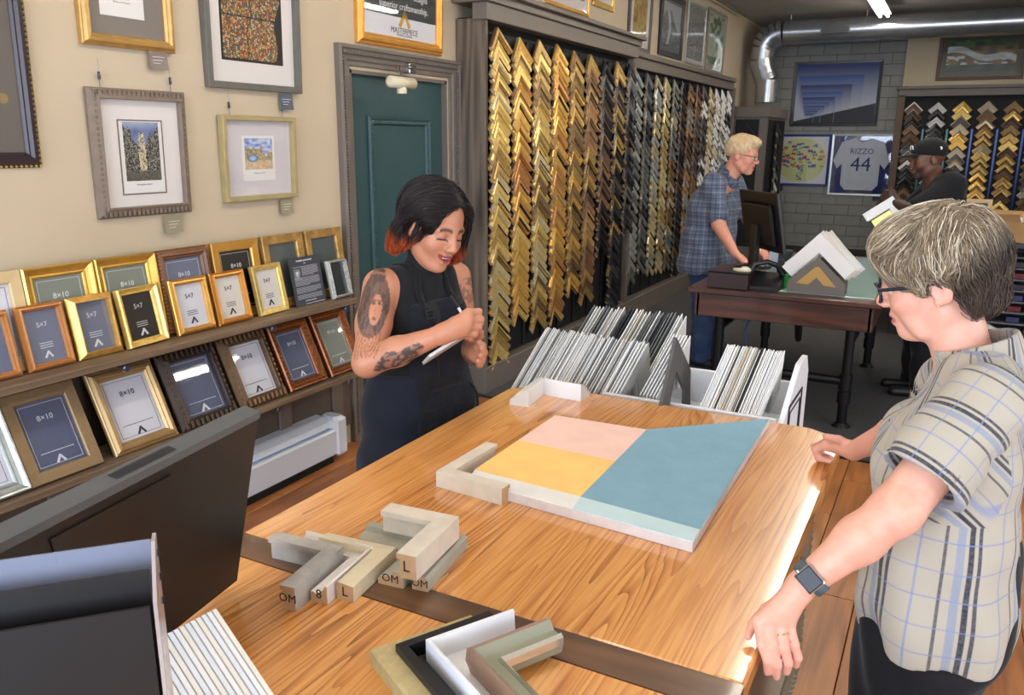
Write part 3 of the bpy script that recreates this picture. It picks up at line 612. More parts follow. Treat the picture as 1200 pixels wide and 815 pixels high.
def citymap(u, v):
    gx, gy = u * 44, v * 62 + .12 * u * 44; i, j = np.floor(gx), np.floor(gy); fx, fy = gx - i, gy - j
    pal = np.array([S(206, 96, 48), S(226, 172, 84), S(96, 130, 88), S(222, 206, 168), S(150, 70, 44), S(72, 100, 96), S(190, 140, 90)])
    c = pal[(hash2(i, j, 3) * 6.99).astype(int)]
    c = np.where(((fx < .22) | (fy < .22))[..., None], np.array(S(34, 30, 28)), c)
    riv = (np.abs((u - .52) - .22 * (v - .62) - .03 * np.sin(v * 22)) < .008) | (u > .93 - .14 * (1 - v) + .04 * np.sin(v * 15) + (v < .55) * .1) | (np.abs(v - .34) < .006)
    return np.where(riv[..., None], np.array(S(26, 28, 36)), c)
def labelcard(y, z, label, col):
    t = thing('price_card', label, 'card'); t.matrix_world = Matrix.Translation((XL + .02, y, z)) @ Matrix.Rotation(R(90), 4, 'Z') @ Matrix.Rotation(R(8), 4, 'X')
    MB().add([(-.045, 0, 0), (.045, 0, 0), (.045, -.004, -.035), (-.045, -.004, -.035), (.045, -.014, -.075), (-.045, -.014, -.075)], [(0, 3, 2, 1), (3, 5, 4, 2)]).obj('card', col, t)
    mb = MB()
    for k in range(3): mb.box(-.03, .03 - .012 * k, -.0062 - .003 * k, -.0050 - .003 * k, -.028 - k * .012, -.026 - k * .012)
    mb.obj('small_print', m_ink_w, t); return t
m_tag1 = M('taupe_card', S(134, 118, 108), .6); m_tag2 = M('slate_card', S(84, 90, 104), .6); m_tag3 = M('khaki_card', S(150, 140, 112), .6)
def hooks(t, w, h, n=2):
    for sx in ((-1, 1) if n == 2 else (-1,)):
        o = MB().tube([(0, 0, 0), (0, 0, .03), (.004, -.006, .036), (0, -.004, .05)], .0022, 6).tube([(0, 0, .05), (0, 0, .11)], .0008, 4).obj('hanging_wire', M('steel_wire', S(120, 122, 128), .3, .9), t, (sx * w * .36, -.008, h / 2))
        MB().bbox(-.004, .004, -.004, .004, 0, .03, .001).obj('clasp', M('clasp_steel', S(70, 76, 92), .3, .8), o, (0, 0, .028))
# taupe ornate city etching
m_orn = M('taupe_ornate_frame', S(124, 108, 94), .5, .1, nz=(30, .08))
t = wallpic('taupe carved frame with a white mat around a street etching of tall buildings', 2.352, 1.685, .462, .508, .042, 'reverse', m_orn, 0, bead=(.024, .024, .018, .021, 'bar', m_orn), mat=m_matw)
MB().rect(.215, .30, [(0, .0085), (0, .0095), (.005, .0095), (.005, .0085)]).obj('mat_bevel', M('taupe_bevel', S(120, 104, 92), .6), t, (0, 0, -.015))
MB().box(-.1, .1, -.0094, -.0085, -.143, .143).obj('paper', M('art_paper', S(236, 234, 230), .7), t, (0, 0, -.015))
grid_print('etching', .17, .235, 110, 150, lambda u, v: city(u, v), t, (0, -.0098, .008)); text('Morning, River District', .008, m_ink_k, t, (-.0, -.0096, -.125), depth=.0002)
hooks(t, .462, .508); labelcard(2.47, 1.425, 'khaki price card under the taupe carved city etching', m_tag3)
# small light-wood frame
m_lw = M('khaki_wood_frame', S(166, 150, 104), .5, nz=(20, .08), bump=(60, .2, (1, 1, .1)))
t = wallpic('square khaki wood frame with a pale mat around a small blue park picture', 3.005, 1.657, .475, .392, .022, 'box', m_lw, 0, mat=M('lilac_white_mat', S(216, 210, 212), .8))
MB().box(-.105, .105, -.0094, -.0085, -.105, .105).obj('paper', M('art_paper'), t, (0, 0, .0))
grid_print('etching', .18, .145, 110, 90, park, t, (0, -.0098, .02)); text('Sunday in the Park', .009, m_ink_k, t, (0, -.0096, -.07), depth=.0002)
hooks(t, .475, .392); labelcard(3.17, 1.455, 'small khaki price card under the square khaki frame', m_tag3)
# gold frame, top
t = wallpic('gold wood frame with grey mat and small print, cut off by the top edge', 2.345, 2.36, .43, .53, .045, 'ridge', M('gold_oak_frame', S(190, 150, 84), .4, .35, nz=(20, .12), bump=(70, .3, (1, 1, .1))), 0.01, mat=m_matg)
MB().box(-.10, .10, -.0134, -.0125, -.14, .14).obj('paper', M('art_paper'), t, (-.02, 0, -.01)); grid_print('etching', .15, .19, 70, 80, park, t, (-.02, -.0138, .02)); text('Spring on the Avenue', .009, m_ink_k, t, (-.02, -.0136, -.095), depth=.0002)
labelcard(2.47, 2.10, 'taupe price card under the gold wood frame', m_tag1)
# dark grey frame with city map
t = wallpic('grey wood frame with a white mat around a mosaic city map on black', 3.02, 2.36, .60, .78, .030, 'box', M('grey_wood_frame', S(100, 98, 90), .55, nz=(20, .1), bump=(60, .3, (1, 1, .1))), 0, mat=m_matw)
MB().box(-.195, .195, -.0094, -.0085, -.285, .285).obj('paper', M('map_black', S(32, 30, 30), .6), t, (0, 0, .02)); grid_print('map', .365, .545, 190, 260, citymap, t, (0, -.0098, .02)); hooks(t, .6, .78)
labelcard(3.21, 1.965, 'slate price card under the mosaic city map', m_tag2)
# big dark frame at the left edge
t = wallpic('large dark mahogany frame with gold beaded edge, cut by the left edge of the picture', 1.52, 2.13, .80, .98, .055, 'ridge', M('mahogany_frame', S(50, 36, 42), .4), 0, bead=(.006, .016, .016, .018, 'egg', g1), mat=M('dim_print', S(104, 98, 92), .5))
for k, (x, z, c) in enumerate([(.2, -.25, S(150, 120, 70)), (.24, -.33, S(140, 90, 90)), (.29, -.25, S(150, 130, 80)), (.1, -.3, S(90, 110, 90))]): MB().lathe([(.018, 0), (.018, .0008)], 20).obj('printed_disc', M('disc_%s' % ['ochre', 'rose', 'straw', 'green'][k], c, .6), t, (x, -.008, z), (R(90), 0, 0))
# shop sign frame above the door
t = wallpic('gold framed sign above the door', 4.215, 2.545, .85, .56, .062, 'ridge', M('sign_gold_frame', S(226, 166, 78), .32, .5, nz=(20, .08)), .01, tname='framed_sign', mat=M('sign_white', S(226, 226, 232), .5))
MB().box(-.365, .365, -.0134, -.0125, -.105, .218).obj('dark_band', M('sign_slate', S(52, 58, 60), .5), t, (0, 0, 0.0))
text('expert custom designs', .052, m_ink_w, t, (.03, -.0136, .02), depth=.0002); text('superior craftsmanship.', .052, m_ink_w, t, (.03, -.0136, -.045), depth=.0002)
mgold = M('mark_gold', S(202, 156, 60), .4, .4)
emblem_mb(.12).obj('emblem', mgold, t, (0.03, -.0126, -.115)); text('MASTERPIECE', .045, M('sign_brown', S(70, 52, 40), .5), t, (.03, -.0130, -.178), depth=.0002); text('FRAMING & DESIGN', .017, M('sign_brown'), t, (.03, -.0130, -.202), depth=.0002)

# picture light above the door
t = thing('picture_light', 'cream picture light on a chrome swing arm over the teal door', 'lamp', (XL, 3.98, 2.13))
m_cr = M('cream_enamel', S(214, 206, 176), .35); m_chr = M('chrome', S(200, 204, 208), .15, 1.)
mb = MB().tube([(.17, -.115, -.07), (.17, -.11, -.07), (.17, .11, -.07), (.17, .115, -.07)], [.02, .032, .032, .02], 18); mb.obj('shade', m_cr, t)
MB().lathe([(.028, -.02), (.03, .0), (.02, .018)], 16).obj('bulb_cup', m_cr, t, (.17, -.0, -.11))
MB().tube([(.17, 0, -.04), (.12, .06, .015), (.05, .28, .03)], .007, 8).tube([(.16, -.02, -.02), (.10, .05, .03), (.05, .28, .045)], .005, 8).obj('arm', m_chr, t)
MB().bbox(.0, .06, .24, .31, .0, .06, .006).obj('wall_bracket', m_chr, t)

# pictures on the left wall above the cabinet
def upic(label, y0, y1, z0, z1, fm, rail, fn, matw=.06, style='plain', matm=None):
    w, h = y1 - y0, z1 - z0; t = wallpic(label, (y0 + y1) / 2, (z0 + z1) / 2, w, h, rail, style, fm, 0, mat=matm or m_matw)
    iw, ih = w - 2 * rail - 2 * matw, h - 2 * rail - 2 * matw; grid_print('print', iw, ih, 60, 80, fn, t, (0, -.0092, .02)); return t
def falls(u, v, c1=S(30, 34, 40), c2=S(210, 214, 220)):
    m = vnoise(u * 5, v * 6, 3) * .6 + vnoise(u * 20, v * 20, 4) * .4; m = np.where(np.abs(u - .3 - .1 * np.sin(v * 4)) < .06, 1., m * .6); m = np.where((v > .6 + .25 * np.sin(u * 5)), .8, m); return mixc(np.clip(m, 0, 1), np.array(c1), np.array(c2))
autumn = lambda u, v: mixc(vnoise(u * 9, v * 12, 5), mixc(vnoise(u * 14, v * 14, 6), np.array(S(90, 96, 40)), np.array(S(190, 60, 40))), np.array(S(200, 190, 90)))
arch = lambda u, v: mixc((np.abs(((u - .5) * (1.6 - v) * 14) % 1 - .5) > .3) * .8 + .2 * hash2(np.floor(u * 20), np.floor(v * 30), 3), np.array(S(60, 62, 70)), np.array(S(214, 214, 214)))
fern = lambda u, v: mixc((vnoise(u * 7, v * 9, 8) > .55) * .9, np.array(S(206, 214, 190)), np.array(S(96, 134, 100)))

upic('small gold frame at the very top, left of its gold neighbour above the display', 6.15, 7.0, 2.79, 3.35, m_amber, .03, falls)
upic('bright gold frame at the very top with a white mat, above the middle post', 7.08, 7.58, 2.90, 3.4, m_gold2, .05, falls, .08)
upic('grey-brown frame with a red and yellow autumn picture above the display', 7.98, 8.65, 2.62, 3.42, M('taupe_dark_frame', S(84, 74, 74), .5), .05, autumn, .09)
upic('black frame with a black and white waterfall photograph above the display', 8.92, 9.76, 2.655, 3.30, MC['black'], .06, falls, .05, matm=M('grey_mat2', S(120, 118, 118), .8))
upic('silver-edged frame with a black and white staircase photograph above the display', 9.90, 10.68, 2.65, 3.34, MC['silver'], .03, arch, .01)
upic('thin grey frame with a pale green fern picture, farthest above the display', 10.80, 11.67, 2.63, 3.38, MC['greywood'], .03, fern, .05, matm=M('pale_green_mat', S(190, 196, 176), .8))
# ---- pictures on the back wall
def backpic(label, x0, x1, z0, z1, fm, rail, fn, nx=90, ny=70, matm=None, matw=0., tname='framed_picture', glass=True, y=YB):
    w, h = x1 - x0, z1 - z0; t = thing(tname, label, 'picture', ((x0 + x1) / 2, y - .004, (z0 + z1) / 2))
    MB().rect(w, h, FP['plain'](rail)).obj('frame_moulding', fm, t); iw, ih = w - 2 * rail, h - 2 * rail
    MB().box(-iw / 2 - .004, iw / 2 + .004, -.008, 0, -ih / 2 - .004, ih / 2 + .004).obj('mat_board', matm or m_matw, t)
    if fn: grid_print('print', iw - 2 * matw, ih - 2 * matw, nx, ny, fn, t, (0, -.0092, 0))
    if glass: MB().box(-iw / 2, iw / 2, -.013, -.012, -ih / 2, ih / 2).obj('glass', m_glass, t)
    return t
def nested(u, v):
    """repeating stepped sunset frames shrinking to the lower left"""
    sky = mixc(np.clip((v - .25) * 1.3, 0, 1), np.array(S(196, 196, 200)), np.array(S(44, 74, 140))); c = mixc(np.clip(1 - v * 3.4 + u * 0, 0, 1), sky, np.array(S(70, 66, 74)))
    for k in range(11):
        s = .80 ** k; x1 = .16 + .84 * s; y1 = .06 + .94 * s; x0 = .16 - .16 * s
        ins = (u < x1) & (v < y1) & (u > x0); vv = (v - .06) / (.94 * s)
        sk = mixc(np.clip((vv - .3) * 1.5, 0, 1), np.array(S(186, 190, 204)), np.array(S(36, 58, 120)) if k % 2 == 0 else np.array(S(58, 90, 160)))
        land = v < .06 + .30 * (u - .1); sk = np.where(land[..., None], np.array(S(34, 34, 46)), sk); c = np.where(ins[..., None], sk, c)
        e = ins & ((np.abs(u - x1) < .004) | (np.abs(v - y1) < .004)); c = np.where(e[..., None], np.array(S(120, 130, 160)), c)
    return c
backpic('large dark framed print of nested blue dusk landscapes on the block wall', -2.43, -1.165, 1.995, 2.95, MC['black'], .045, nested, 150, 110, glass=False)
def butter(u, v):
    r = np.hypot(u - .5, v - .5); c = mixc((r < .47) * 1., np.array(S(228, 230, 234)), np.array(S(214, 220, 160)))
    pal = np.array([S(204, 62, 48), S(60, 90, 180), S(226, 140, 50), S(150, 60, 140), S(70, 150, 160), S(240, 200, 90)])
    rb_ = random.Random(7)
    for k in range(90):
        a, b = rb_.random(), rb_.random(); x, y = .5 + (a - .5) * .84, .30 + b * .60
        if (x - .5) ** 2 + (y - .5) ** 2 > .2 or (y < .35 and abs(x - .5) > .08): continue
        s = .010 + .014 * rb_.random(); d = np.minimum(np.hypot((u - x - s) / 1, (v - y - s * .4) / 1.3), np.hypot(u - x + s, (v - y - s * .4) / 1.3)); c = np.where((d < s)[..., None], pal[rb_.randrange(6)], c)
    st = (np.abs(u - .5 - .03 * np.sin(v * 30)) < .05) & (v < .38) & (v > .08) & (hash2(np.floor(u * 60), np.floor(v * 50), 5) > .4); return np.where(st[..., None], np.array(S(50, 100, 150)), c)
backpic('square blue frame with a pale yellow disc of coloured butterflies', -2.655, -1.785, 1.075, 1.87, M('royal_blue_frame', S(36, 56, 130), .35), .035, butter, 120, 110)
t = backpic('white-grey shadow box with a pale sports jersey marked RIZZO 44 on blue', -1.775, -.885, .95, 1.88, MC['silver'], .035, None, matm=M('navy_velvet', S(30, 48, 116), .8))
jer = MB().prism([(-.20, -.38), (.20, -.38), (.27, -.30), (.27, .02), (.34, -.06), (.40, .06), (.30, .34), (.12, .40), (.05, .37), (-.05, .37), (-.12, .40), (-.30, .34), (-.40, .06), (-.34, -.06), (-.27, .02), (-.27, -.30)], -.02, -.009).obj('jersey', M('jersey_cloth', S(196, 202, 214), .8, nz=(9, .04), bump=(20, .6)), t)
m_num = M('jersey_navy', S(40, 54, 110), .7); text('RIZZO', .115, m_num, jer, (.0, -.0206, .20)); text('44', .30, m_num, jer, (.0, -.0206, .0)); MB().tube([(-.06, -.022, .375), (0, -.024, .345), (.06, -.022, .375)], .006, 6).obj('collar', m_num, jer)
for x, z, l in ((-1.05, .93, 'small dark label below the jersey shadow box'), (-2.52, 1.03, 'small dark label below the butterfly picture')):
    t = thing('label_plate', l, 'label', (x, YB - .002, z)); MB().bbox(-.06, .06, -.008, 0, -.05, .05, .003).obj('plate', M('dark_plate', S(52, 54, 58), .5), t)
def stream(u, v):
    rock = mixc(vnoise(u * 9, v * 7, 2), np.array(S(34, 40, 24)), np.array(S(150, 120, 60))); f = vnoise(u * 12 + v * 3, v * 16, 5)
    w = (np.abs(v - .62 + .35 * (u - .2) - .08 * np.sin(u * 9)) < .10) | ((v < .5) & (f > .62)); c = mixc(w * (.5 + .5 * f), rock, np.array(S(214, 224, 226)))
    c = np.where((v > .8)[..., None], mixc(vnoise(u * 14, v * 9, 8), np.array(S(14, 30, 12)), np.array(S(60, 110, 40))), c); return np.where((v < .22)[..., None], mixc(vnoise(u * 8, v * 9, 9), np.array(S(20, 40, 36)), np.array(S(70, 100, 80))), c)
backpic('wide brown frame with a photograph of a forest stream over rocks', -.45, .64, 2.62, 3.28, M('brown_grey_wood', S(96, 72, 56), .5), .045, stream, 110, 70, matm=M('olive_mat', S(96, 92, 74), .8), matw=.07, y=YB - .06)
MON = [(-.928, .28, 1.272), (-1.055, 1.019, 1.272), (-1.131, 1.006, .922), (-1.004, .267, .922)]
TRAY = [(0, 0, 0), (-.710, .51, 1.260), (-.842, .365, 1.260)]
# ---------------------------------------------------------------- counter table
def tabletop_material():
    m = bpy.data.materials.new('honey_laminate'); m.use_nodes = True; N, L = nodes_of(m); b = N['Principled BSDF']; b.inputs['Roughness'].default_value = .28; b.inputs['Coat Weight'].default_value = .8; b.inputs['Coat Roughness'].default_value = .10
    tc = N.new('ShaderNodeTexCoord'); sp = N.new('ShaderNodeSeparateXYZ'); L.new(tc.outputs['Object'], sp.inputs[0])
    def math_(op, a, b_=None, c=None):
        n = N.new('ShaderNodeMath'); n.operation = op
        for i, q in enumerate((a, b_, c)):
            if q is None: continue
            if isinstance(q, (int, float)): n.inputs[i].default_value = q
            else: L.new(q, n.inputs[i])
        return n.outputs[0]
    pl = math_('FLOOR', math_('DIVIDE', math_('ADD', sp.outputs[0], 2.03), .155)); off = math_('MULTIPLY', pl, 7.31)
    cb_ = N.new('ShaderNodeCombineXYZ'); L.new(math_('MULTIPLY', sp.outputs[0], 2.4), cb_.inputs[0]); L.new(math_('ADD', math_('MULTIPLY', sp.outputs[1], .13), off), cb_.inputs[1]); L.new(off, cb_.inputs[2])
    n1 = N.new('ShaderNodeTexNoise'); n1.inputs['Scale'].default_value = 3.2; n1.inputs['Detail'].default_value = 2.6; n1.inputs['Roughness'].default_value = .35; L.new(cb_.outputs[0], n1.inputs['Vector'])
    ring = math_('FRACT', math_('MULTIPLY', n1.outputs[0], 30.)); ring = math_('POWER', ring, 2.6)
    cb2 = N.new('ShaderNodeCombineXYZ'); L.new(sp.outputs[0], cb2.inputs[0]); L.new(math_('MULTIPLY', sp.outputs[1], .035), cb2.inputs[1]); L.new(off, cb2.inputs[2])
    n2 = N.new('ShaderNodeTexNoise'); n2.inputs['Scale'].default_value = 130; n2.inputs['Detail'].default_value = 3; L.new(cb2.outputs[0], n2.inputs['Vector'])
    n3 = N.new('ShaderNodeTexNoise'); n3.inputs['Scale'].default_value = 1.9; n3.inputs['Detail'].default_value = 2; L.new(cb_.outputs[0], n3.inputs['Vector'])
    f = math_('MULTIPLY', ring, math_('MULTIPLY_ADD', n3.outputs[0], 1.5, -.25)); f = math_('ADD', f, math_('MULTIPLY', math_('SUBTRACT', n2.outputs[0], .42), 1.0))
    wn = N.new('ShaderNodeTexWhiteNoise'); wn.noise_dimensions = '1D'; L.new(pl, wn.inputs['W']); f = math_('ADD', f, math_('MULTIPLY', math_('SUBTRACT', wn.outputs[0], .5), .35))
    cr = N.new('ShaderNodeValToRGB'); L.new(f, cr.inputs[0]); e = cr.color_ramp.elements; e[0].position = 0.; e[0].color = (*S(226, 164, 94), 1); e[1].position = .95; e[1].color = (*S(124, 68, 28), 1)
    q = e.new(.4); q.color = (*S(200, 130, 62), 1)
    L.new(cr.outputs[0], b.inputs['Base Color']); MATS['honey_laminate'] = m; return m
m_top = tabletop_material()
m_inlay = M('dark_inlay', S(118, 82, 54), .3, grain=(0, S(84, 58, 40), 6.), coat=.3)
ct = thing('counter_table', 'large honey wood counter with dark inlaid strip in the middle of the shop', 'table', (0, 0, 0))
X0, X1, Y1, YI0, YI1, ZT = -1.307, -.202, 2.53, 1.11, 1.19, .90
top = MB(); e_ = .006
def slab(pts, z0, z1, mb):
    n = len(pts); c = Vector((sum(p[0] for p in pts) / n, sum(p[1] for p in pts) / n)); ins = [(p[0] - math.copysign(e_, p[0] - c.x), p[1] - math.copysign(e_, p[1] - c.y)) for p in pts]
    vs = [(*p, z0) for p in pts] + [(*p, z1 - e_) for p in pts] + [(*p, z1) for p in ins]; fs = [tuple(range(n - 1, -1, -1)), tuple(range(2 * n, 3 * n))]
    for k in range(2):
        for i in range(n): j = (i + 1) % n; fs.append((k * n + i, k * n + j, (k + 1) * n + j, (k + 1) * n + i))
    mb.add(vs, fs)
slab([(X0, YI1), (X1, YI1), (X1, Y1 - .12), (X1 - .035, Y1 - .035), (X1 - .10, Y1), (X0 + .09, Y1), (X0, Y1 - .09)], .862, ZT, top)
top.obj('tabletop', m_top, ct)
MB().bbox(X0, X1, .25, YI0, .862, ZT, .005).obj('tabletop', m_top, ct)
MB().box(X0 + .001, X1 - .001, YI0, YI1, .862, ZT - .0004).obj('inlay_strip', m_inlay, ct)
m_taupe = M('taupe_panel_paint', S(150, 140, 122), .5, nz=(5, .03))
MB().bbox(X0 + .10, X1 - .07, .35, 2.44, .08, .862).obj('base_cabinet', m_taupe, ct)
MB().bbox(X0 + .13, X1 - .10, .4, 2.4, 0, .08).obj('plinth', m_dark, ct)
m_ctr = M('carved_trim', S(118, 104, 84), .5, nz=(14, .1))
pm = MB().rect(2.0, .70, [(0, 0), (0, .012), (.01, .02), (.022, .02), (.062, .014), (.075, .02), (.085, .006), (.085, 0)]).obj('panel_moulding', m_ctr, ct, (X1 - .07, 1.42, .46), (0, 0, R(90)))
bb = MB()
for sx in (-1, 1):
    for i in range(24): z = -.30 + i * .0262; bb.tube([(sx * .958, -.012, z), (sx * .958, -.026, z + .004)], [.011, .004], 8)
for i in range(70):
    for sz in (-1, 1): bb.tube([(-.93 + i * .027, -.012, sz * .308), (-.926 + i * .027, -.026, sz * .308)], [.011, .004], 8)
tag(bb.obj('beading', m_ctr, pm), kind='stuff')
MB().bbox(X1 - .07, X1 - .055, .36, .42, .1, .86).obj('corner_stile', m_ctr, ct); MB().bbox(X1 - .07, X1 - .055, 2.39, 2.44, .1, .86).obj('corner_stile', m_ctr, ct)

# ---- shaped colour-block artwork lying on the counter
aw = thing('canvas_artwork', 'flat painted panel of pink, yellow and blue blocks lying on the counter', 'artwork', (0, 0, ZT))
MB().flat([(-.985, 1.625), (-.40, 1.578), (-.418, 2.476), (-.716, 2.20), (-1.008, 2.185), (-1.006, 1.69)], .001, .024).obj('panel', M('whitewashed_edge', S(216, 206, 202), .6, nz=(30, .08), bump=(50, .3)), aw)
def pad(nm, poly, col, bs=40): MB().flat(poly, .024, .0262).obj('colour_block', M(nm, col, .75, nz=(14, .05), bump=(bs, .35)), aw)
pad('pink_paint', [(-1.006, 1.935), (-.708, 1.925), (-.716, 2.198), (-1.007, 2.184)], S(246, 206, 192)); pad('yellow_paint', [(-1.005, 1.692), (-.700, 1.672), (-.708, 1.925), (-1.006, 1.935)], S(250, 206, 124))
pad('blue_paint', [(-.700, 1.672), (-.403, 1.642), (-.418, 2.473), (-.716, 2.198)], S(126, 168, 188)); pad('white_strip_paint', [(-.983, 1.628), (-.690, 1.604), (-.700, 1.672), (-1.004, 1.692)], S(234, 232, 228)); pad('pale_blue_paint', [(-.690, 1.604), (-.401, 1.580), (-.403, 1.642), (-.700, 1.672)], S(196, 220, 224))

# ---- L-shaped corner samples lying on the counter; corner at c, arms towards a and b (floor plan), rail width w
def lsample(label, c, a, b, prof, mats, z=ZT, txt=None, capm=None, tilt=None, name='corner_sample'):
    c, a, b = Vector(c), Vector(a), Vector(b); d1, d2 = (a - c), (b - c); L1, L2 = d1.length, d2.length; d1.normalize(); d2.normalize()
    def nrm(d, o): n = Vector((-d.y, d.x)); return n if n.dot(o) > 0 else -n
    n1, n2 = nrm(d1, d2), nrm(d2, d1); m = len(prof); cosang = d1.dot(d2); bis = (d1 + d2).normalized(); sn = math.sqrt((1 - cosang) / 2)
    vs = [(*(d1 * L1 + n1 * u), q) for u, q in prof] + [(*(bis * (u / sn)), q) for u, q in prof] + [(*(d2 * L2 + n2 * u), q) for u, q in prof]
    fs, ml = [], []; flip = (d1.x * d2.y - d1.y * d2.x) > 0
    for k in range(2):
        for i in range(m):
            j = (i + 1) % m; f = (k * m + i, (k + 1) * m + i, (k + 1) * m + j, k * m + j); fs.append(f[::-1] if flip else f); ml.append(prof_m[i] if (prof_m := mats[1]) else 0)
    f1, f2 = tuple(range(m)), tuple(range(3 * m - 1, 2 * m - 1, -1)); fs += [f1[::-1] if flip else f1, f2[::-1] if flip else f2]; ml += [len(mats[0]), len(mats[0])]
    t = thing(name, label, 'moulding sample', (c.x, c.y, z))
    if tilt: t.rotation_euler = tilt
    MB().add(vs, fs, ml).obj('moulding', list(mats[0]) + [capm or m_raw], t)
    if txt:
        for s_, arm in txt:
            d, L__, n = (d1, L1, n1) if arm == 0 else (d2, L2, n2); w = max(p[0] for p in prof); h = max(p[1] for p in prof); p = d * (L__ + .0006) + n * (w * .5)
            text(s_, min(h, w) * .75, M('marker_ink', S(30, 26, 24), .7), t, (p.x, p.y, h * .5), (R(90), 0, math.atan2(d.y, d.x) + R(90)), depth=.0002)
    return t
gw = M('limed_grey_wood', S(176, 170, 160), .55, nz=(24, .1), bump=(60, .3)); gw2 = M('weathered_pale_wood', S(216, 206, 190), .55, nz=(24, .08), bump=(60, .3)); gw3 = M('olive_grey_wood', S(170, 167, 150), .55, nz=(24, .08), bump=(60, .3)); gw4 = M('driftwood_grey', S(166, 162, 156), .6, nz=(20, .2), bump=(40, .5)); gwh = M('washed_white_wood', S(222, 214, 208), .5, nz=(20, .04)); gcr = M('cream_beige_wood', S(212, 198, 168), .55, nz=(24, .06), bump=(60, .25))
cap = lambda w, h, r: [(0, 0), (0, h), (w, h), (w, h - r), (w - .008, h - r), (w - .008, 0)]
# cluster of samples, from left (front) to right: corner points to +X side, arms go to -X and to -Y
lsample('dark driftwood-grey deep corner sample, leftmost of the fan of samples on the counter', (-1.006, 1.172), (-1.168, 1.158), (-.982, 1.004), cap(.032, .049, .010), ([gw4], None), txt=[('OM', 1)])
lsample('white scooped corner sample beside the dark grey one in the fan', (-.968, 1.222), (-1.135, 1.21), (-.946, 1.050), [(0, 0), (0, .036), (.004, .038), (.008, .030), (.020, .018), (.032, .022), (.036, .022), (.036, 0)], ([gwh], None), txt=[('8', 1)])
lsample('cream beige flat corner sample, third from the left in the fan', (-.930, 1.247), (-1.095, 1.230), (-.908, 1.080), [(0, 0), (0, .032), (.034, .037), (.037, .030), (.037, 0)], ([gcr], None), txt=[('L', 1)])
lsample('wide olive grey corner sample under the tall pale one in the fan', (-.873, 1.330), (-1.048, 1.318), (-.855, 1.165), [(0, 0), (0, .032), (.022, .032), (.025, .022), (.052, .016), (.056, .012), (.056, 0)], ([gw3], None), txt=[('OM', 1)])
lsample('low olive grey corner sample, rightmost of the fan on the counter', (-.832, 1.372), (-.99, 1.362), (-.806, 1.178), [(0, 0), (0, .024), (.006, .030), (.018, .030), (.022, .02), (.034, .016), (.034, 0)], ([gw3], None), txt=[('OM', 1)])
lsample('tall pale wood corner sample on top of the fan', (-.832, 1.336), (-.995, 1.322), (-.812, 1.150), cap(.043, .050, .012), ([gw2], None), z=ZT + .0365, txt=[('L', 1)])
# pale corner at the artwork and white stepped corner at the far left of the counter
lsample('pale grey-white corner sample fitted to the lower left corner of the artwork', (-1.066, 1.605), (-1.058, 1.845), (-.868, 1.588), [(0, 0), (0, .042), (.036, .042), (.036, .032), (.030, .032), (.030, 0)], ([gw2], None))
lsample('white stepped corner sample standing near the far left end of the counter', (-1.24, 2.50), (-1.215, 2.275), (-1.02, 2.488), [(0, 0), (0, .020), (.014, .026), (.022, .040), (.040, .040), (.046, .054), (.058, .058), (.066, .058), (.066, 0)], ([M('glossy_white', S(232, 232, 230), .3)], None), capm=M('pale_cap', S(206, 198, 188), .6))
# near fan: corners point to -X, arms towards +Y/+X and towards the camera
bm1 = M('cork_beige_moulding', S(186, 168, 120), .6, nz=(60, .12)); bm2 = M('satin_black', S(26, 27, 30), .3); bm3 = M('satin_white', S(234, 234, 236), .35); bm4 = M('grey_green_lacquer', S(150, 150, 130), .3, .3); bm5 = M('rosy_edge', S(150, 120, 100), .35, .3); bm6 = M('silver_lip', S(220, 214, 196), .2, .8)
lsample('low cork-beige corner sample, leftmost of the four nearest the camera', (-.765, .945), (-.672, 1.112), (-.58, .842), [(0, 0), (0, .026), (.004, .03), (.034, .03), (.036, .026), (.036, 0)], ([bm1], None))
lsample('black stepped corner sample, second of the four nearest the camera', (-.722, .958), (-.636, 1.118), (-.545, .860), [(0, 0), (0, .044), (.016, .044), (.016, .014), (.026, .014), (.026, .026), (.034, .026), (.034, .008), (.036, .008), (.036, 0)], ([bm2], None))
lsample('white deep corner sample, third of the four nearest the camera', (-.674, .976), (-.592, 1.124), (-.49, .874), [(0, 0), (0, .058), (.006, .058), (.009, .020), (.050, .012), (.053, .012), (.053, 0)], ([bm3], None))
lsample('grey-green scooped corner sample with silver lip, rightmost of the four nearest the camera', (-.606, .988), (-.530, 1.132), (-.43, .888), [(.006, 0), (0, .022), (.002, .044), (.006, .047), (.010, .044), (.022, .030), (.038, .030), (.042, .036), (.048, .030), (.048, .016), (.044, 0)], ([bm4, bm5, bm6], [1, 1, 1, 1, 0, 0, 0, 2, 2, 0, 0]), z=ZT + .013)
# ---- white stack of mat corners at the bottom left, sitting on the counter
for k in range(14):
    t = thing('mat_sample', 'white mat corner sample standing at the bottom edge of the picture, beside the black tray', 'mat sample', (-.985 + k * .0012, .660 + .0096 * k, ZT), group='white mat samples at the bottom left')
    MB().prism([(-.05, 0), (.19, 0), (.19, .012), (.01, .125), (-.05, .075)], -.004, .004).obj('board', M(['mat_white', 'mat_cream', 'mat_bluewhite'][k % 3], [S(236, 236, 238), S(234, 230, 222), S(226, 230, 238)][k % 3], .8), t, None, (R(-8), 0, R(-6)))

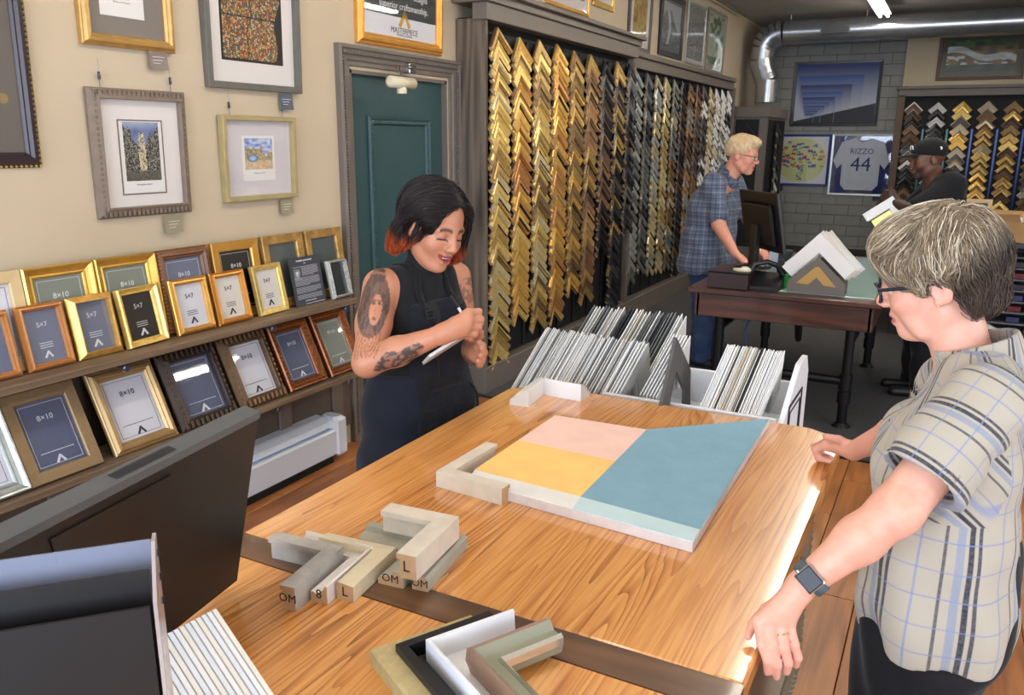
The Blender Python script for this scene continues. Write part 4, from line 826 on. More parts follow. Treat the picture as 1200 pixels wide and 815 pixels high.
# ---- racks of mat corner samples beyond the counter
m_rack = M('white_rack', S(228, 230, 234), .5); m_rk2 = M('charcoal_divider', S(82, 80, 78), .6)
mats_ = [M('mat_a', S(226, 226, 224), .8, nz=(60, .03)), M('mat_b', S(206, 206, 202), .8), M('mat_c', S(238, 238, 236), .8), M('mat_d', S(180, 180, 178), .8), M('mat_e', S(216, 208, 190), .8), M('mat_f', S(60, 60, 62), .8), M('mat_g', S(160, 150, 130), .8), M('mat_h', S(120, 122, 124), .8)]
rk = thing('mat_rack', 'white rack beyond the counter holding the left and middle rows of mat samples', 'rack', (0, 0, 0))
MB().bbox(-1.40, -.42, 2.62, 3.10, .725, .745).obj('shelf', m_rack, rk); MB().bbox(-1.02, -.42, 2.60, 2.615, .72, .885).obj('front_panel', m_rack, rk); MB().bbox(-1.02, -.42, 3.085, 3.10, .72, .88).obj('back_panel', m_rack, rk)
ep_ = MB().flat([(2.60, .48), (3.10, .48), (3.10, .93), (3.04, 1.00), (2.90, 1.00), (2.80, .95), (2.66, .87), (2.60, .86)], 0, .018).obj('end_panel', m_rack, rk, (-.44, 0, 0), None)
ep_.matrix_local = Matrix(((0, 0, 1, -.418), (1, 0, 0, 0), (0, 1, 0, 0), (0, 0, 0, 1)))
pe = thing('x', None, None) if False else None
MB().rect(.26, .20, [(0, 0), (0, .004), (.008, .004), (.008, 0)]).rect(.20, .14, [(0, 0), (0, .003), (.004, .003), (.004, 0)]).obj('printed_outline', M('outline_ink', S(40, 42, 44), .6), rk, (-.3995, 2.84, .80), (0, 0, R(90)))
for x, z in ((-1.40, .0), (-.46, .0)):
    for y in (2.64, 3.08): MB().tube([(x + .02, y, 0), (x + .02, y, .725)], .016, 10).obj('leg', m_rk2, rk)
for k, (x, y) in enumerate(((-.80, 2.84), (-1.07, 2.84))):
    MB().prism([(-.0, .50), (.05, .50), (.05, .90), (.20, .88), (.0, 1.085), (-.02, 1.06)][::1], -.006, .006).obj('divider', m_rk2, rk, (x + .02, y, 0), (0, 0, R(90))) if False else None
# dark chevron divider
MB().prism([(-.17, .745), (-.10, .745), (-.10, .88), (0, 1.00), (.10, .88), (.10, .745), (.17, .745), (.17, .93), (0, 1.125), (-.17, .93)], -.006, .006).obj('divider', m_rk2, rk, (-.775, 2.83, 0), (R(0), R(-10), R(90)))
rm = random.Random(8); mm_ = {}
MW = ['off-white', 'pale grey', 'bright white', 'mid grey', 'cream', 'black', 'khaki', 'dark grey']
def matboard(x, y, z, s, mi, lean, label, group, yaw=0, f=0.):
    label = label % (MW[mi], ('left end', 'left part', 'middle', 'right part', 'right end')[min(4, int(f * 5))])
    k = (round(s, 2), mi)
    if k not in mm_:
        a = s * .7071; q = MB().prism([(0, a), (-a, 0), (-a + .35 * a, -.35 * a), (0, .3 * a), (a - .35 * a, -.35 * a), (a, 0)], -.0016, .0016).mesh('mat'); q.materials.append(mats_[mi]); mm_[k] = q
    o = link('mat_sample', mm_[k]); o.matrix_world = Matrix.Translation((x, y, z)) @ Matrix.Rotation(R(lean), 4, 'Y') @ Matrix.Rotation(R(90 + yaw), 4, 'Z'); tag(o, label, 'mat sample', group)
for k in range(62):
    f = k / 61.; matboard(-1.385 + f * .41, 2.80, .835 + rm.uniform(-.006, .010) - .010 * f, .30, rm.choice([0, 0, 1, 2, 2, 3, 0, 3, 2, 7]), 13 + 1.5 * f + rm.uniform(-.3, .3), '%s mat corner sample, %s of the near left row behind the counter', 'mat samples, near left row', f=f)
for k in range(30):
    f = k / 29.; matboard(-1.36 + f * .40, 3.20, .845 + rm.uniform(-.004, .012), .32, rm.choice([0, 2, 4, 5, 0, 7, 2, 6]), 15 + rm.uniform(-.5, .5), '%s mat corner sample, %s of the far left row behind the counter', 'mat samples, far left row', f=f)
for k in range(6): matboard(-.905 + k * .012, 2.88, .87, .28, rm.choice([2, 0, 2]), 16, '%s mat corner sample, %s of the few beside the charcoal divider', 'mat samples left of the divider', f=k / 5)
for k in range(34):
    f = k / 33.; mi = 5 if k in (8, 20, 21) else rm.choice([2, 2, 0, 4, 2, 6 if 12 < k < 20 else 2, 4]); matboard(-.672 + f * .19, 2.80, .86 + rm.uniform(-.004, .006), .29, mi, 11 + rm.uniform(-.2, .2), '%s mat corner sample, %s of the right-hand row beside the end panel', 'mat samples, right-hand row', f=f)
MB().bbox(-1.42, -.92, 3.05, 3.42, .725, .745).obj('shelf', m_rack, rk); None

# ---------------------------------------------------------------- far wooden desk with pipe legs
m_desk = M('walnut_desk', S(98, 58, 42), .35, grain=(0, S(58, 34, 26), 4.), coat=.2); m_pipe = M('black_pipe', S(26, 27, 30), .4, .4)
dk = thing('work_desk', 'dark walnut desk on black pipe legs behind the counter', 'desk', (0, 0, 0))
MB().bbox(-1.43, -.29, 5.08, 7.2, .815, .85, .006).obj('desktop', m_desk, dk)
MB().bbox(-1.38, -.34, 5.12, 5.15, .665, .815).obj('apron', m_desk, dk); MB().bbox(-1.38, -.34, 7.1, 7.13, .665, .815).obj('apron', m_desk, dk)
for x in (-1.39, -.36): MB().bbox(x, x + .03, 5.12, 7.13, .665, .815).obj('apron', m_desk, dk)
for x in (-1.27, -.46):
    for y in (5.32, 6.95):
        lg = MB().tube([(x, y, .012), (x, y, .665)], .03, 14).obj('leg', m_pipe, dk)
        MB().lathe([(.058, 0), (.058, .01), (.04, .018), (.036, .03)], 18).obj('foot_flange', m_pipe, lg, (x, y, 0)); MB().lathe([(.04, -.05), (.04, .05)], 16).obj('tee_joint', m_pipe, lg, (x, y, .3)); MB().lathe([(.04, -.04), (.04, .04)], 16).obj('collar', m_pipe, lg, (x, y, .2))
    MB().tube([(x, 5.32, .56), (x, 6.95, .56)], .028, 12).obj('side_pipe', m_pipe, dk)
MB().tube([(-1.27, 5.32, .3), (-.46, 5.32, .3)], .028, 12).obj('front_pipe', m_pipe, dk)
MB().tube([(-.86, 5.9, .56), (-.95, 6.6, .25)], .028, 12).obj('brace_pipe', m_pipe, dk); MB().tube([(-1.27, 6.1, .56), (-.46, 6.1, .56)], .028, 12).obj('cross_pipe', m_pipe, dk)
tag(MB().bbox(-1.08, -.55, 5.75, 6.4, .59, .664, .01).obj('printer_tray', m_pipe), 'black box mounted on the pipes under the walnut desk', 'tray')
cs_ = MB().tube([(-1.15, 5.9, .64), (-1.20, 5.8, .45), (-1.16, 5.75, .25), (-1.19, 5.9, .02)], .006, 6).obj('cable', M('blue_cable', S(40, 90, 190), .5)); tag(cs_, 'blue cable hanging under the walnut desk', 'cable')
mtg = thing('cutting_mat', 'pale green glass surface on the walnut desk', 'mat', (0, 0, .85)); MB().bbox(-1.12, -.34, 5.2, 7.05, 0, .006, .002).obj('sheet', M('pale_green_glass', S(172, 206, 196), .12, coat=.4), mtg)
# chevron holder with white corner samples
hd = thing('sample_holder', 'taupe holder with a gold chevron mark on the walnut desk', 'holder', (-.675, 5.20, .856))
hp = [(-.165, 0), (.165, 0), (.165, .07), (0, .225), (-.165, .07)]
MB().prism(hp, -.012, 0).obj('front_plate', M('taupe_holder', S(112, 104, 96), .6), hd); MB().prism(hp, .12, .132).obj('back_plate', M('taupe_holder'), hd); MB().bbox(-.165, .165, 0, .12, 0, .012).obj('base', M('taupe_holder'), hd)
MB().prism([(-.115, .06), (-.045, .055), (0, .10), (.0, .165), (-.01, .165)], -.014, -.012).prism([(.045, .055), (.115, .05), (.01, .165), (0, .165), (.0, .10)], -.014, -.012).obj('emblem', M('holder_gold', S(186, 150, 80), .5), hd)
for k in range(9):
    a = .30 * .7071; s_ = 1 + .10 * (k in (3, 4, 7, 8)); q = MB().prism([(0, a), (-a, 0), (-a * .72, -a * .28), (0, a * .44), (a * .72, -a * .28), (a, 0)], -.0035, .0035)
    t = thing('mat_sample', 'white chevron-shaped mat sample standing in the taupe holder', 'mat sample', (-.675 + .004 * k + .006 * (k % 3), 5.222 + .0115 * k, .856 + .155 + .004 * (k % 4)), group='white mat samples in the taupe holder'); q.obj('board', M(['mat_c', 'mat_a', 'mat_e'][(k * 2) % 3]), t, None, (0, R((-2, 3, 0)[k % 3]), 0))
# drawer-like plinth with keyboard/mouse, monitor back, phone, towers
pb = thing('monitor_plinth', 'dark wooden box under the till monitor on the walnut desk', 'box', (-1.20, 5.30, .851)); MB().bbox(-.115, .135, -.18, .18, 0, .10, .004).obj('box', M('dark_red_wood', S(48, 26, 30), .3, nz=(9, .1)), pb); MB().bbox(-.12, .14, -.185, .185, .10, .108).obj('lid', M('black_lid', S(24, 24, 27), .4), pb)
ms = thing('computer_mouse', 'cream and black computer mouse on the dark plinth', 'mouse', (-1.12, 5.19, .96)); MB().lathe([(.0, -.004), (.05, 0), (.055, .01), (.048, .022), (.025, .032), (.0, .034)], 20).obj('shell', M('cream_plastic', S(222, 214, 182), .35), ms, None, (0, 0, 0)); ms.scale = (1.1, .75, 1); MB().lathe([(.0, .021), (.044, .023), (.024, .034), (.0, .036)], 20).obj('button_cap', M('black_lid'), ms, (-.012, 0, .001))
mo = thing('computer_monitor', 'black till monitor seen from behind at the left end of the walnut desk', 'monitor', (-1.07, 5.42, .96)); mo.rotation_euler = (0, 0, R(-52))
m_mb = M('black_plastic', S(22, 23, 27), .35); Tm = Matrix.Translation((0, 0, .30)) @ Matrix.Rotation(R(12), 4, 'X')
MB().bbox(-.26, .26, -.012, .012, -.19, .19, .006, T=Tm).obj('bezel', m_mb, mo); MB().bbox(-.2, .2, -.04, -.012, -.15, .12, .012, T=Tm).obj('rear_housing', m_mb, mo); MB().bbox(-.25, .25, .012, .014, -.175, .175, .001, T=Tm).obj('screen', M('screen_glow', S(150, 165, 190), .2, emit=.6), mo)
MB().bbox(-.04, .04, -.055, -.02, 0, .28).obj('neck', m_mb, mo); MB().lathe([(.11, 0), (.11, .012), (.05, .02)], 24).obj('foot', m_mb, mo, (0, -.03, 0))
ph = thing('desk_phone', 'black desk telephone in front of the till monitor', 'phone', (-.985, 5.24, .857)); MB().add([(-.09, -.08, 0), (.1, -.08, 0), (.1, .1, 0), (-.09, .1, 0), (-.09, -.08, .02), (.1, -.08, .02), (.1, .1, .09), (-.09, .1, .09)], [(0, 3, 2, 1), (4, 5, 6, 7), (0, 1, 5, 4), (1, 2, 6, 5), (2, 3, 7, 6), (3, 0, 4, 7)]).obj('body', m_mb, ph)
MB().tube([(-.10, -.05, .09), (-.07, -.03, .15), (0, .02, .165), (.06, .05, .14), (.10, .06, .085)], [.022, .017, .015, .018, .024], 12).obj('handset', m_mb, ph)
rr = MB()
for i in range(40): rr.tube([(-.10 + .01 * math.cos(i), -.08 + i * .003, .05 + .01 * math.sin(i)), (-.10 + .01 * math.cos(i + 1), -.08 + (i + 1) * .003, .05 + .01 * math.sin(i + 1))], .002, 4, cap=False)
rr.obj('cord', m_mb, ph)
sp = thing('speaker_box', 'small black upright box behind the telephone on the walnut desk', 'speaker', (-.955, 5.62, .857)); MB().bbox(-.05, .06, -.06, .06, 0, .20, .006).obj('case', m_mb, sp); MB().lathe([(.03, 0), (.034, .004), (.03, .008)], 18).obj('dial', M('dim_grille', S(60, 62, 66), .5), sp, (.005, -.066, .12), (R(90), 0, 0))
cl = thing('clear_card_holder', 'clear card holder beside the small black box', 'holder', (-1.0, 5.52, .857)); MB().bbox(-.03, .03, -.004, .004, 0, .24, .002).obj('panel', M('clear_plastic', S(190, 196, 204), .15, alpha=.55), cl, None, (R(-8), 0, 0))
nt = thing('note_pad', 'green sticky notes standing by the telephone', 'notes', (-.885, 5.34, .857)); MB().bbox(-.025, .025, -.012, .012, 0, .085, .003).bbox(-.012, .04, -.014, .01, .03, .06, .003).obj('pad', M('bright_green', S(40, 160, 60), .6), nt)
tp = thing('tape_dispenser', 'orange and white tape roll at the back of the walnut desk', 'tape', (-.93, 6.3, .858)); MB().lathe([(.02, -.012), (.045, -.012), (.045, .012), (.02, .012)], 24).obj('roll', M('orange_plastic', S(230, 90, 40), .5), tp, (0, 0, .046), (R(90), 0, 0)); MB().bbox(-.05, .07, -.02, .02, 0, .03).obj('base', m_whitemetal, tp)

# ---------------------------------------------------------------- baseboard heater on the left wall
ht = thing('baseboard_heater', 'pale grey electric baseboard heater on the left wall under the frame shelves', 'heater', (XL + .02, 0, 0))
m_ht = M('heater_enamel', S(206, 210, 218), .35)
MB().prism([(0, .05), (.13, .05), (.135, .19), (.125, .20), (.105, .20), (.10, .215), (.09, .235), (.05, .26), (0, .265)], -3.30, -1.0).obj('housing', m_ht, ht, None, None)
ht.children[0].matrix_local = Matrix.Scale(-1, 4, (0, 1, 0))
ht.children[0].data.flip_normals()
MB().bbox(.0, .14, 3.30, 3.40, .03, .262, .02).obj('end_cap', m_ht, ht); MB().bbox(.02, .11, 1.0, 3.30, .0, .05).obj('base_gap', m_dark, ht)
MB().bbox(.095, .112, 1.2, 3.28, .203, .208, .001).obj('air_slot', M('slot_blue', S(120, 150, 190), .4, .3), ht); MB().bbox(.126, .137, 1.0, 3.30, .05, .056, .001).obj('lower_lip', m_dark, ht)

# ---------------------------------------------------------------- near left: monitor seen from behind and black tray
fm_ = thing('computer_monitor', 'large black monitor seen from behind at the left edge, nearest the camera', 'monitor', (0, 0, 0))
m_mg = M('matte_black_plastic', S(24, 20, 19), .42); m_mt = M('grey_plastic_edge', S(84, 86, 88), .4)
A, B, C_, D_ = Vector(MON[0]), Vector(MON[1]), Vector(MON[2]), Vector(MON[3])   # rear face: top-left, top-right, bottom-right, bottom-left
nf = ((B - A).cross(D_ - A)).normalized()
if nf.dot(Vector((0, 0, 1.75)) - A) < 0: nf = -nf
def quadbox(mb, a, b, c, d, t0, t1, mi=0):
    v = [p + nf * t0 for p in (a, b, c, d)] + [p + nf * t1 for p in (a, b, c, d)]; mb.add(v, [(3, 2, 1, 0), (4, 5, 6, 7), (0, 1, 5, 4), (1, 2, 6, 5), (2, 3, 7, 6), (3, 0, 4, 7)], mi); return mb
quadbox(MB(), A, B, C_, D_, -.012, 0).obj('rear_shell', m_mg, fm_); quadbox(MB(), A, B, C_, D_, -.022, -.013).obj('bezel', m_mt, fm_)
u_ = (B - A); w_d = (D_ - A).normalized()
quadbox(MB(), A + u_ * .02, B - u_ * .01, C_ * 0 + B - u_ * .01 + w_d * -.0 + Vector((0, 0, 0)), A + u_ * .02, -.03, -.012)
tb = quadbox(MB(), A + Vector((0, 0, .004)), B + Vector((0, 0, .004)), B + w_d * .010, A + w_d * .010, -.03, .004).obj('top_edge', m_mt, fm_)
sl = MB()
for i in range(46):
    for s0 in (.12, .56): p = A + u_ * (s0 + i * .0036 + .0) + Vector((0, 0, .005)); q = p + u_ * .002; sl.add([p - nf * .022, q - nf * .022, q - nf * .004, p - nf * .004], [(0, 1, 2, 3)])
tag(sl.obj('vent_slots', m_dark, fm_), kind='stuff')
pc0 = A + u_ * .40 + w_d * .03; quadbox(MB(), pc0, pc0 + u_ * .30, pc0 + u_ * .28 + w_d * .045, pc0 + u_ * .02 + w_d * .045, 0, .003).obj('port_cover', m_mg, fm_)
mc = (A + B + C_ + D_) / 4 - nf * .0; st = MB().tube([mc + nf * .0 + w_d * .05, mc + nf * .05 + w_d * .12, Vector((mc.x + nf.x * .06, mc.y + nf.y * .06, ZT + .02))], .028, 12).obj('stand_neck', m_mg, fm_)
MB().lathe([(.13, 0), (.13, .012), (.05, .02)], 28).obj('stand_foot', m_mg, fm_, (mc.x + nf.x * .06, mc.y + nf.y * .06, ZT))
tr = thing('document_tray', 'black steel and clear acrylic organiser at the lower left, in front of the monitor', 'tray', (0, 0, 0)); m_blk = M('black_steel', S(24, 21, 20), .5)
Q = [Vector(p) for p in TRAY]   # right end top-rear, right end top-front, left top, z bottom
ax = (Q[2] - Q[1]).normalized(); up = Vector((0, 0, 1)); th = Vector((-ax.y, ax.x, 0)); th = th if th.dot(fw) > 0 else -th
def wall(mb, p, L, h, t, mat, nm, off): 
    a = p + th * off; v = [a, a + ax * L, a + ax * L - up * h, a - up * h]; v += [x + th * t for x in v]; return MB().add(v, [(3, 2, 1, 0), (4, 5, 6, 7), (0, 1, 5, 4), (1, 2, 6, 5), (2, 3, 7, 6), (3, 0, 4, 7)]).obj(nm, mat, tr)
hh = Q[1].z - ZT - .002
wall(None, Q[1], .25, hh, .004, m_blk, 'front_panel', 0); wall(None, Q[1] + up * .028, .25, hh + .028, .004, m_blk, 'middle_panel', .03); wall(None, Q[1] + up * .05 - ax * .002, .25, hh + .05, .003, M('clear_acrylic', S(150, 156, 176), .1, alpha=.5), 'acrylic_panel', .06)
a = Q[1] - ax * .004; e2 = [a, a + th * .066, a + th * .066 + up * .055, a + th * .05 + up * .055, a + up * .005]; v = e2[:0] + [a - up * hh, a + th * .066 - up * hh, a + th * .066 + up * .055, a + th * .045 + up * .055, a + up * .004]; n = 5; v2_ = v + [x - ax * .004 for x in v]
MB().add(v2_, [tuple(range(5)), tuple(range(9, 4, -1))] + [(i, i + 5, (i + 1) % 5 + 5, (i + 1) % 5) for i in range(5)]).obj('end_plate', M('clear_end', S(196, 180, 176), .15, alpha=.6), tr)
for k in range(3): MB().tube([a - ax * .0045 + th * .056 + up * (.035 - k * .03), a - ax * .006 + th * .056 + up * (.035 - k * .03)], .0045, 12).obj('bolt_hole', m_dark, tr)

# ---------------------------------------------------------------- right: drawer counter, boxes
RC = thing('drawer_counter', 'dark counter with rows of narrow shelves of rulers at the right edge', 'counter', (0, 0, 0))
m_dc = M('charcoal_laminate', S(58, 60, 64), .45)
MB().bbox(-.62, 3.2, 8.0, 9.6, .90, .94).obj('worktop', m_dc, RC); MB().bbox(-.40, .20, 8.3, 9.5, 0, .90).obj('carcass', M('dark_carcass', S(34, 34, 36), .6), RC)
MB().bbox(.20, 3.1, 8.45, 9.5, 0, .90).obj('carcass', M('dark_carcass'), RC)
for k in range(9): MB().bbox(.20, 3.1, 8.06, 8.45, .05 + k * .095, .062 + k * .095).obj('shelf', M('grey_shelf_edge', S(120, 122, 124), .5), RC)
for x in (.20, 1.4): MB().bbox(x - .02, x, 8.06, 8.45, 0, .90).obj('upright', m_dc, RC)
pc_ = [S(110, 60, 120), S(50, 110, 130), S(130, 40, 50), S(70, 70, 120), S(60, 62, 70)]
for k in range(8):
    for j in range(7):
        if rm.random() < .2: continue
        m_ = M('chip_%d' % (int(rm.random() * 5)), pc_[int(rm.random() * 5)], .5); t = MB().bbox(.24 + j * .14, .24 + j * .14 + .10, 8.12, 8.16, .064 + k * .095, .064 + k * .095 + .045, .003).obj('sample_chip', m_)
        tag(t, 'small coloured sample strip lying in the narrow shelves of the drawer counter', 'sample strip', 'sample strips in the drawer counter')
bx = thing('cardboard_box', 'open cardboard box on the drawer counter at the right edge', 'box', (.52, 8.3, .94)); mcb = M('cardboard', S(178, 140, 92), .8, nz=(9, .05))
for a_ in (MB().box(-.28, .30, -.2, -.194, 0, .17), MB().box(-.28, .30, .194, .2, 0, .17), MB().box(-.28, -.274, -.2, .2, 0, .17), MB().box(.294, .30, -.2, .2, 0, .17)): a_.obj('side', mcb, bx)
MB().add([(-.28, -.2, .17), (.0, -.2, .17), (-.02, -.22, .235), (-.25, -.22, .23)], [(0, 1, 2, 3)]).obj('flap', mcb, bx); MB().add([(.3, -.2, .17), (.3, .2, .17), (.42, .2, .20), (.42, -.2, .20)], [(0, 1, 2, 3)]).obj('flap', mcb, bx); MB().add([(-.28, .2, .17), (.30, .2, .17), (.30, .3, .22), (-.28, .3, .24)], [(0, 1, 2, 3)]).obj('flap', mcb, bx); MB().add([(-.28, -.2, .17), (-.28, .2, .17), (-.34, .2, .08), (-.34, -.2, .08)], [(0, 1, 2, 3)]).obj('flap', mcb, bx)
MB().lathe([(0, 0), (.05, .0), (.04, .03), (0, .05)], 9).obj('crumpled_paper', m_matw, bx, (-.02, -.1, .165))
def lily(u, v):
    c = mixc(vnoise(u * 6, v * 6, 3), np.array(S(20, 70, 84)), np.array(S(34, 104, 112)))
    for x, y in ((.3, .4), (.5, .55), (.62, .38), (.45, .32), (.7, .55)): c = np.where((np.hypot(u - x, (v - y) * 1.5) < .1)[..., None], np.array(S(190, 210, 170)), c)
    return c
t = frame('small pale wood frame with a teal water lily picture on the drawer counter', .36, .34, .035, 'plain', M('pale_oak_frame'), None, None, M('teal_mat', S(24, 84, 92), .7), mat4=Matrix.Translation((.12, 8.28, .94)) @ Matrix.Rotation(R(-10), 4, 'X')); grid_print('print', .17, .13, 40, 30, lily, t, (0, -.0068, .17))
t = frame('small white and pink frame at the right edge on the drawer counter', .42, .40, .045, 'plain', M('pinkish_white_frame', S(228, 206, 222), .5), None, None, m_matw, mat4=Matrix.Translation((.82, 8.75, .94)) @ Matrix.Rotation(R(-8), 4, 'X')); grid_print('print', .2, .2, 30, 30, autumn, t, (0, -.0068, .2))
lsample('white and black corner samples lying beside the teal picture', (-.02, 8.75), (-.2, 8.62), (.14, 8.62), PR[0], ([MC['black']], None), z=.941)
t = thing('paper_stack', 'low stack of pale papers behind the small pale wood frame', 'papers', (-.12, 8.9, .94)); MB().bbox(-.12, .12, -.1, .1, 0, .06, .002).obj('stack', m_matw, t)
# ================================================================= people
# ---- signed-distance modelling: smooth unions of capsules and ellipsoids meshed with surface nets
V3 = lambda *a: np.array(a, float)
class SD:
    def __init__(s): s.p = []
    def cap(s, a, b, ra, rb=None, k=.02, op='add', M_=None, sc=1.):
        a, b = np.array(a, float), np.array(b, float); rb = ra if rb is None else rb
        if M_ is not None: a, b = (M_ @ np.append(a, 1))[:3], (M_ @ np.append(b, 1))[:3]; ra *= sc; rb *= sc; k *= sc
        r = max(ra, rb); s.p.append(('c', (a, b, ra, rb), k, op, np.minimum(a, b) - r, np.maximum(a, b) + r)); return s
    def ell(s, c, r, k=.02, op='add', M_=None, sc=1., rot=None):
        c, r = np.array(c, float), np.array(r, float); Rm = np.eye(3) if rot is None else np.array(Matrix.Rotation(R(rot[0]), 3, rot[1]))
        if M_ is not None: c = (M_ @ np.append(c, 1))[:3]; Rm = (M_[:3, :3] / sc) @ Rm; r = r * sc; k *= sc
        q = np.sqrt(((Rm * r) ** 2).sum(1)); s.p.append(('e', (c, r, Rm), k, op, c - q, c + q)); return s
    def box(s, c, r, k=.01, op='int', M_=None, sc=1., rnd=.01):
        c, r = np.array(c, float), np.array(r, float); Rm = np.eye(3)
        if M_ is not None: c = (M_ @ np.append(c, 1))[:3]; Rm = M_[:3, :3] / sc; r = r * sc; k *= sc
        q = np.abs(Rm) @ r; s.p.append(('b', (c, r, Rm, rnd), k, op, c - q, c + q)); return s
    def chain(s, pts, rs, k=.01, **kw):
        for i in range(len(pts) - 1): s.cap(pts[i], pts[i + 1], rs[i], rs[i + 1], k, **kw)
        return s
def _prim(p, P):
    t, a = p[0], p[1]
    if t == 'c':
        A, B, ra, rb = a; ab = B - A; h = np.clip(((P - A) @ ab) / max(ab @ ab, 1e-12), 0, 1); return np.linalg.norm(P - A - h[:, None] * ab, axis=1) - (ra + h * (rb - ra))
    if t == 'e':
        c, r, Rm = a; q = (P - c) @ Rm; u = np.linalg.norm(q / r, axis=1); g = np.linalg.norm(q / (r * r), axis=1) + 1e-9; return u * (u - 1) / g
    c, r, Rm, rd = a; q = np.abs((P - c) @ Rm) - (r - rd); return np.linalg.norm(np.maximum(q, 0), axis=1) + np.minimum(q.max(1), 0) - rd
def sd_eval(ps, P):
    d = np.full(len(P), .5)
    for p in ps:
        q = _prim(p, P); k = max(p[2], 1e-5)
        if p[3] == 'add': h = np.clip(.5 + .5 * (d - q) / k, 0, 1); d = d * (1 - h) + q * h - k * h * (1 - h)
        elif p[3] == 'sub': h = np.clip(.5 - .5 * (d + q) / k, 0, 1); d = d * (1 - h) - q * h + k * h * (1 - h)
        else: h = np.clip(.5 - .5 * (d - q) / k, 0, 1) if False else None; d = np.maximum(d, q)
    return d
def sd_grad(ps, P, e=.002):
    d = sd_eval(ps, P); g = np.stack([sd_eval(ps, P + np.eye(3)[i] * e) - d for i in range(3)], 1); return d, g / (np.linalg.norm(g, axis=1)[:, None] + 1e-9)
def sd_mesh(sd, h, disp=None, smooth=1):
    ps = sd.p; adds = [p for p in ps if p[3] == 'add']; kk = .03
    lo = np.min([p[4] for p in adds], 0) - kk; hi = np.max([p[5] for p in adds], 0) + kk; n = 20; dims = np.ceil((hi - lo) / h / n).astype(int); K = 1 << 20
    keys, pos, quads = [], [], []
    ax = np.arange(n + 1); I, J, L_ = np.meshgrid(ax, ax, ax, indexing='ij'); loc = np.stack([I, J, L_], -1).reshape(-1, 3)
    for bi in np.ndindex(*dims):
        b0 = lo + np.array(bi) * n * h; b1 = b0 + n * h; sel = [p for p in ps if np.all(p[4] - p[2] - h - .01 < b1) and np.all(p[5] + p[2] + h + .01 > b0)] if True else ps
        sel = [p for p in ps if (p[3] == 'int') or any(p is q for q in sel)]
        if not any(p[3] == 'add' for p in sel): continue
        cen = (b0 + b1) / 2
        P = b0 + loc * h; d = sd_eval(sel, P)
        if disp is not None: d = d + disp(P)
        if d.min() > 0 or d.max() < 0: continue
        D = d.reshape(n + 1, n + 1, n + 1); S_ = D < 0; gi = np.array(bi) * n
        # cell vertices
        cnt = np.zeros((n, n, n)); acc = np.zeros((n, n, n, 3))
        for a in range(3):
            o = [b for b in range(3) if b != a]
            for u in (0, 1):
                for v in (0, 1):
                    s0 = [slice(0, n)] * 3; s0[o[0]] = slice(u, n + u); s0[o[1]] = slice(v, n + v); s1 = list(s0); s1[a] = slice(1, n + 1); s0 = tuple(s0); s1 = tuple(s1)
                    m = S_[s0] != S_[s1]; t = D[s0] / (D[s0] - D[s1] + 1e-12); off = np.zeros((n, n, n, 3)); off[..., a] = t; off[..., o[0]] = u; off[..., o[1]] = v
                    acc += np.where(m[..., None], off, 0); cnt += m
        c = np.argwhere(cnt > 0)
        if len(c):
            g = c + gi + 1; keys.append((g[:, 0] * K + g[:, 1]) * K + g[:, 2]); pos.append(lo + (c + gi + acc[c[:, 0], c[:, 1], c[:, 2]] / cnt[c[:, 0], c[:, 1], c[:, 2]][:, None]) * h)
        for a in range(3):
            s0 = tuple([slice(0, n)] * 3); s1 = [slice(0, n)] * 3; s1[a] = slice(1, n + 1); s1 = tuple(s1)
            e = np.argwhere(S_[s0] != S_[s1])
            if not len(e): continue
            ins = S_[s0][e[:, 0], e[:, 1], e[:, 2]]; g = e + gi + 1; o = [(a + 1) % 3, (a + 2) % 3]; cs_ = []
            for du, dv in ((1, 1), (0, 1), (0, 0), (1, 0)): q = g.copy(); q[:, o[0]] -= du; q[:, o[1]] -= dv; cs_.append((q[:, 0] * K + q[:, 1]) * K + q[:, 2])
            q = np.stack(cs_, 1); q[~ins] = q[~ins][:, ::-1]; quads.append(q)
    keys = np.concatenate(keys); pos = np.concatenate(pos); quads = np.concatenate(quads); o = np.argsort(keys); keys = keys[o]; pos = pos[o]
    f = np.searchsorted(keys, quads); f = np.minimum(f, len(keys) - 1); ok = (keys[f] == quads).all(1); f = f[ok]
    for _ in range(smooth):
        acc = np.zeros_like(pos); cnt = np.zeros(len(pos))
        for a in range(4):
            b = (a + 1) % 4; np.add.at(acc, f[:, a], pos[f[:, b]]); np.add.at(cnt, f[:, a], 1)
        pos = pos * .5 + .5 * acc / np.maximum(cnt, 1)[:, None]
    return pos, f
def np_mesh(name, v, f, mat, parent, col=None, uv=None, vec='uvp'):
    me = bpy.data.meshes.new(name); n = f.shape[1]; me.vertices.add(len(v)); me.vertices.foreach_set('co', v.astype(np.float32).ravel()); me.loops.add(f.size); me.loops.foreach_set('vertex_index', f.astype(np.int32).ravel())
    me.polygons.add(len(f)); me.polygons.foreach_set('loop_start', np.arange(0, f.size, n, dtype=np.int32)); me.update(calc_edges=True); me.polygons.foreach_set('use_smooth', [True] * len(f))
    if col is not None: c = np.ones((len(v), 4), np.float32); c[:, :3] = np.clip(col, 0, 1); me.color_attributes.new('Col', 'FLOAT_COLOR', 'POINT').data.foreach_set('color', c.ravel())
    if uv is not None: me.attributes.new(vec, 'FLOAT_VECTOR', 'CORNER' if len(uv) == f.size and len(uv) != len(v) else 'POINT').data.foreach_set('vector', uv.astype(np.float32).ravel())
    me.validate(); return link(name, me, mat, parent)
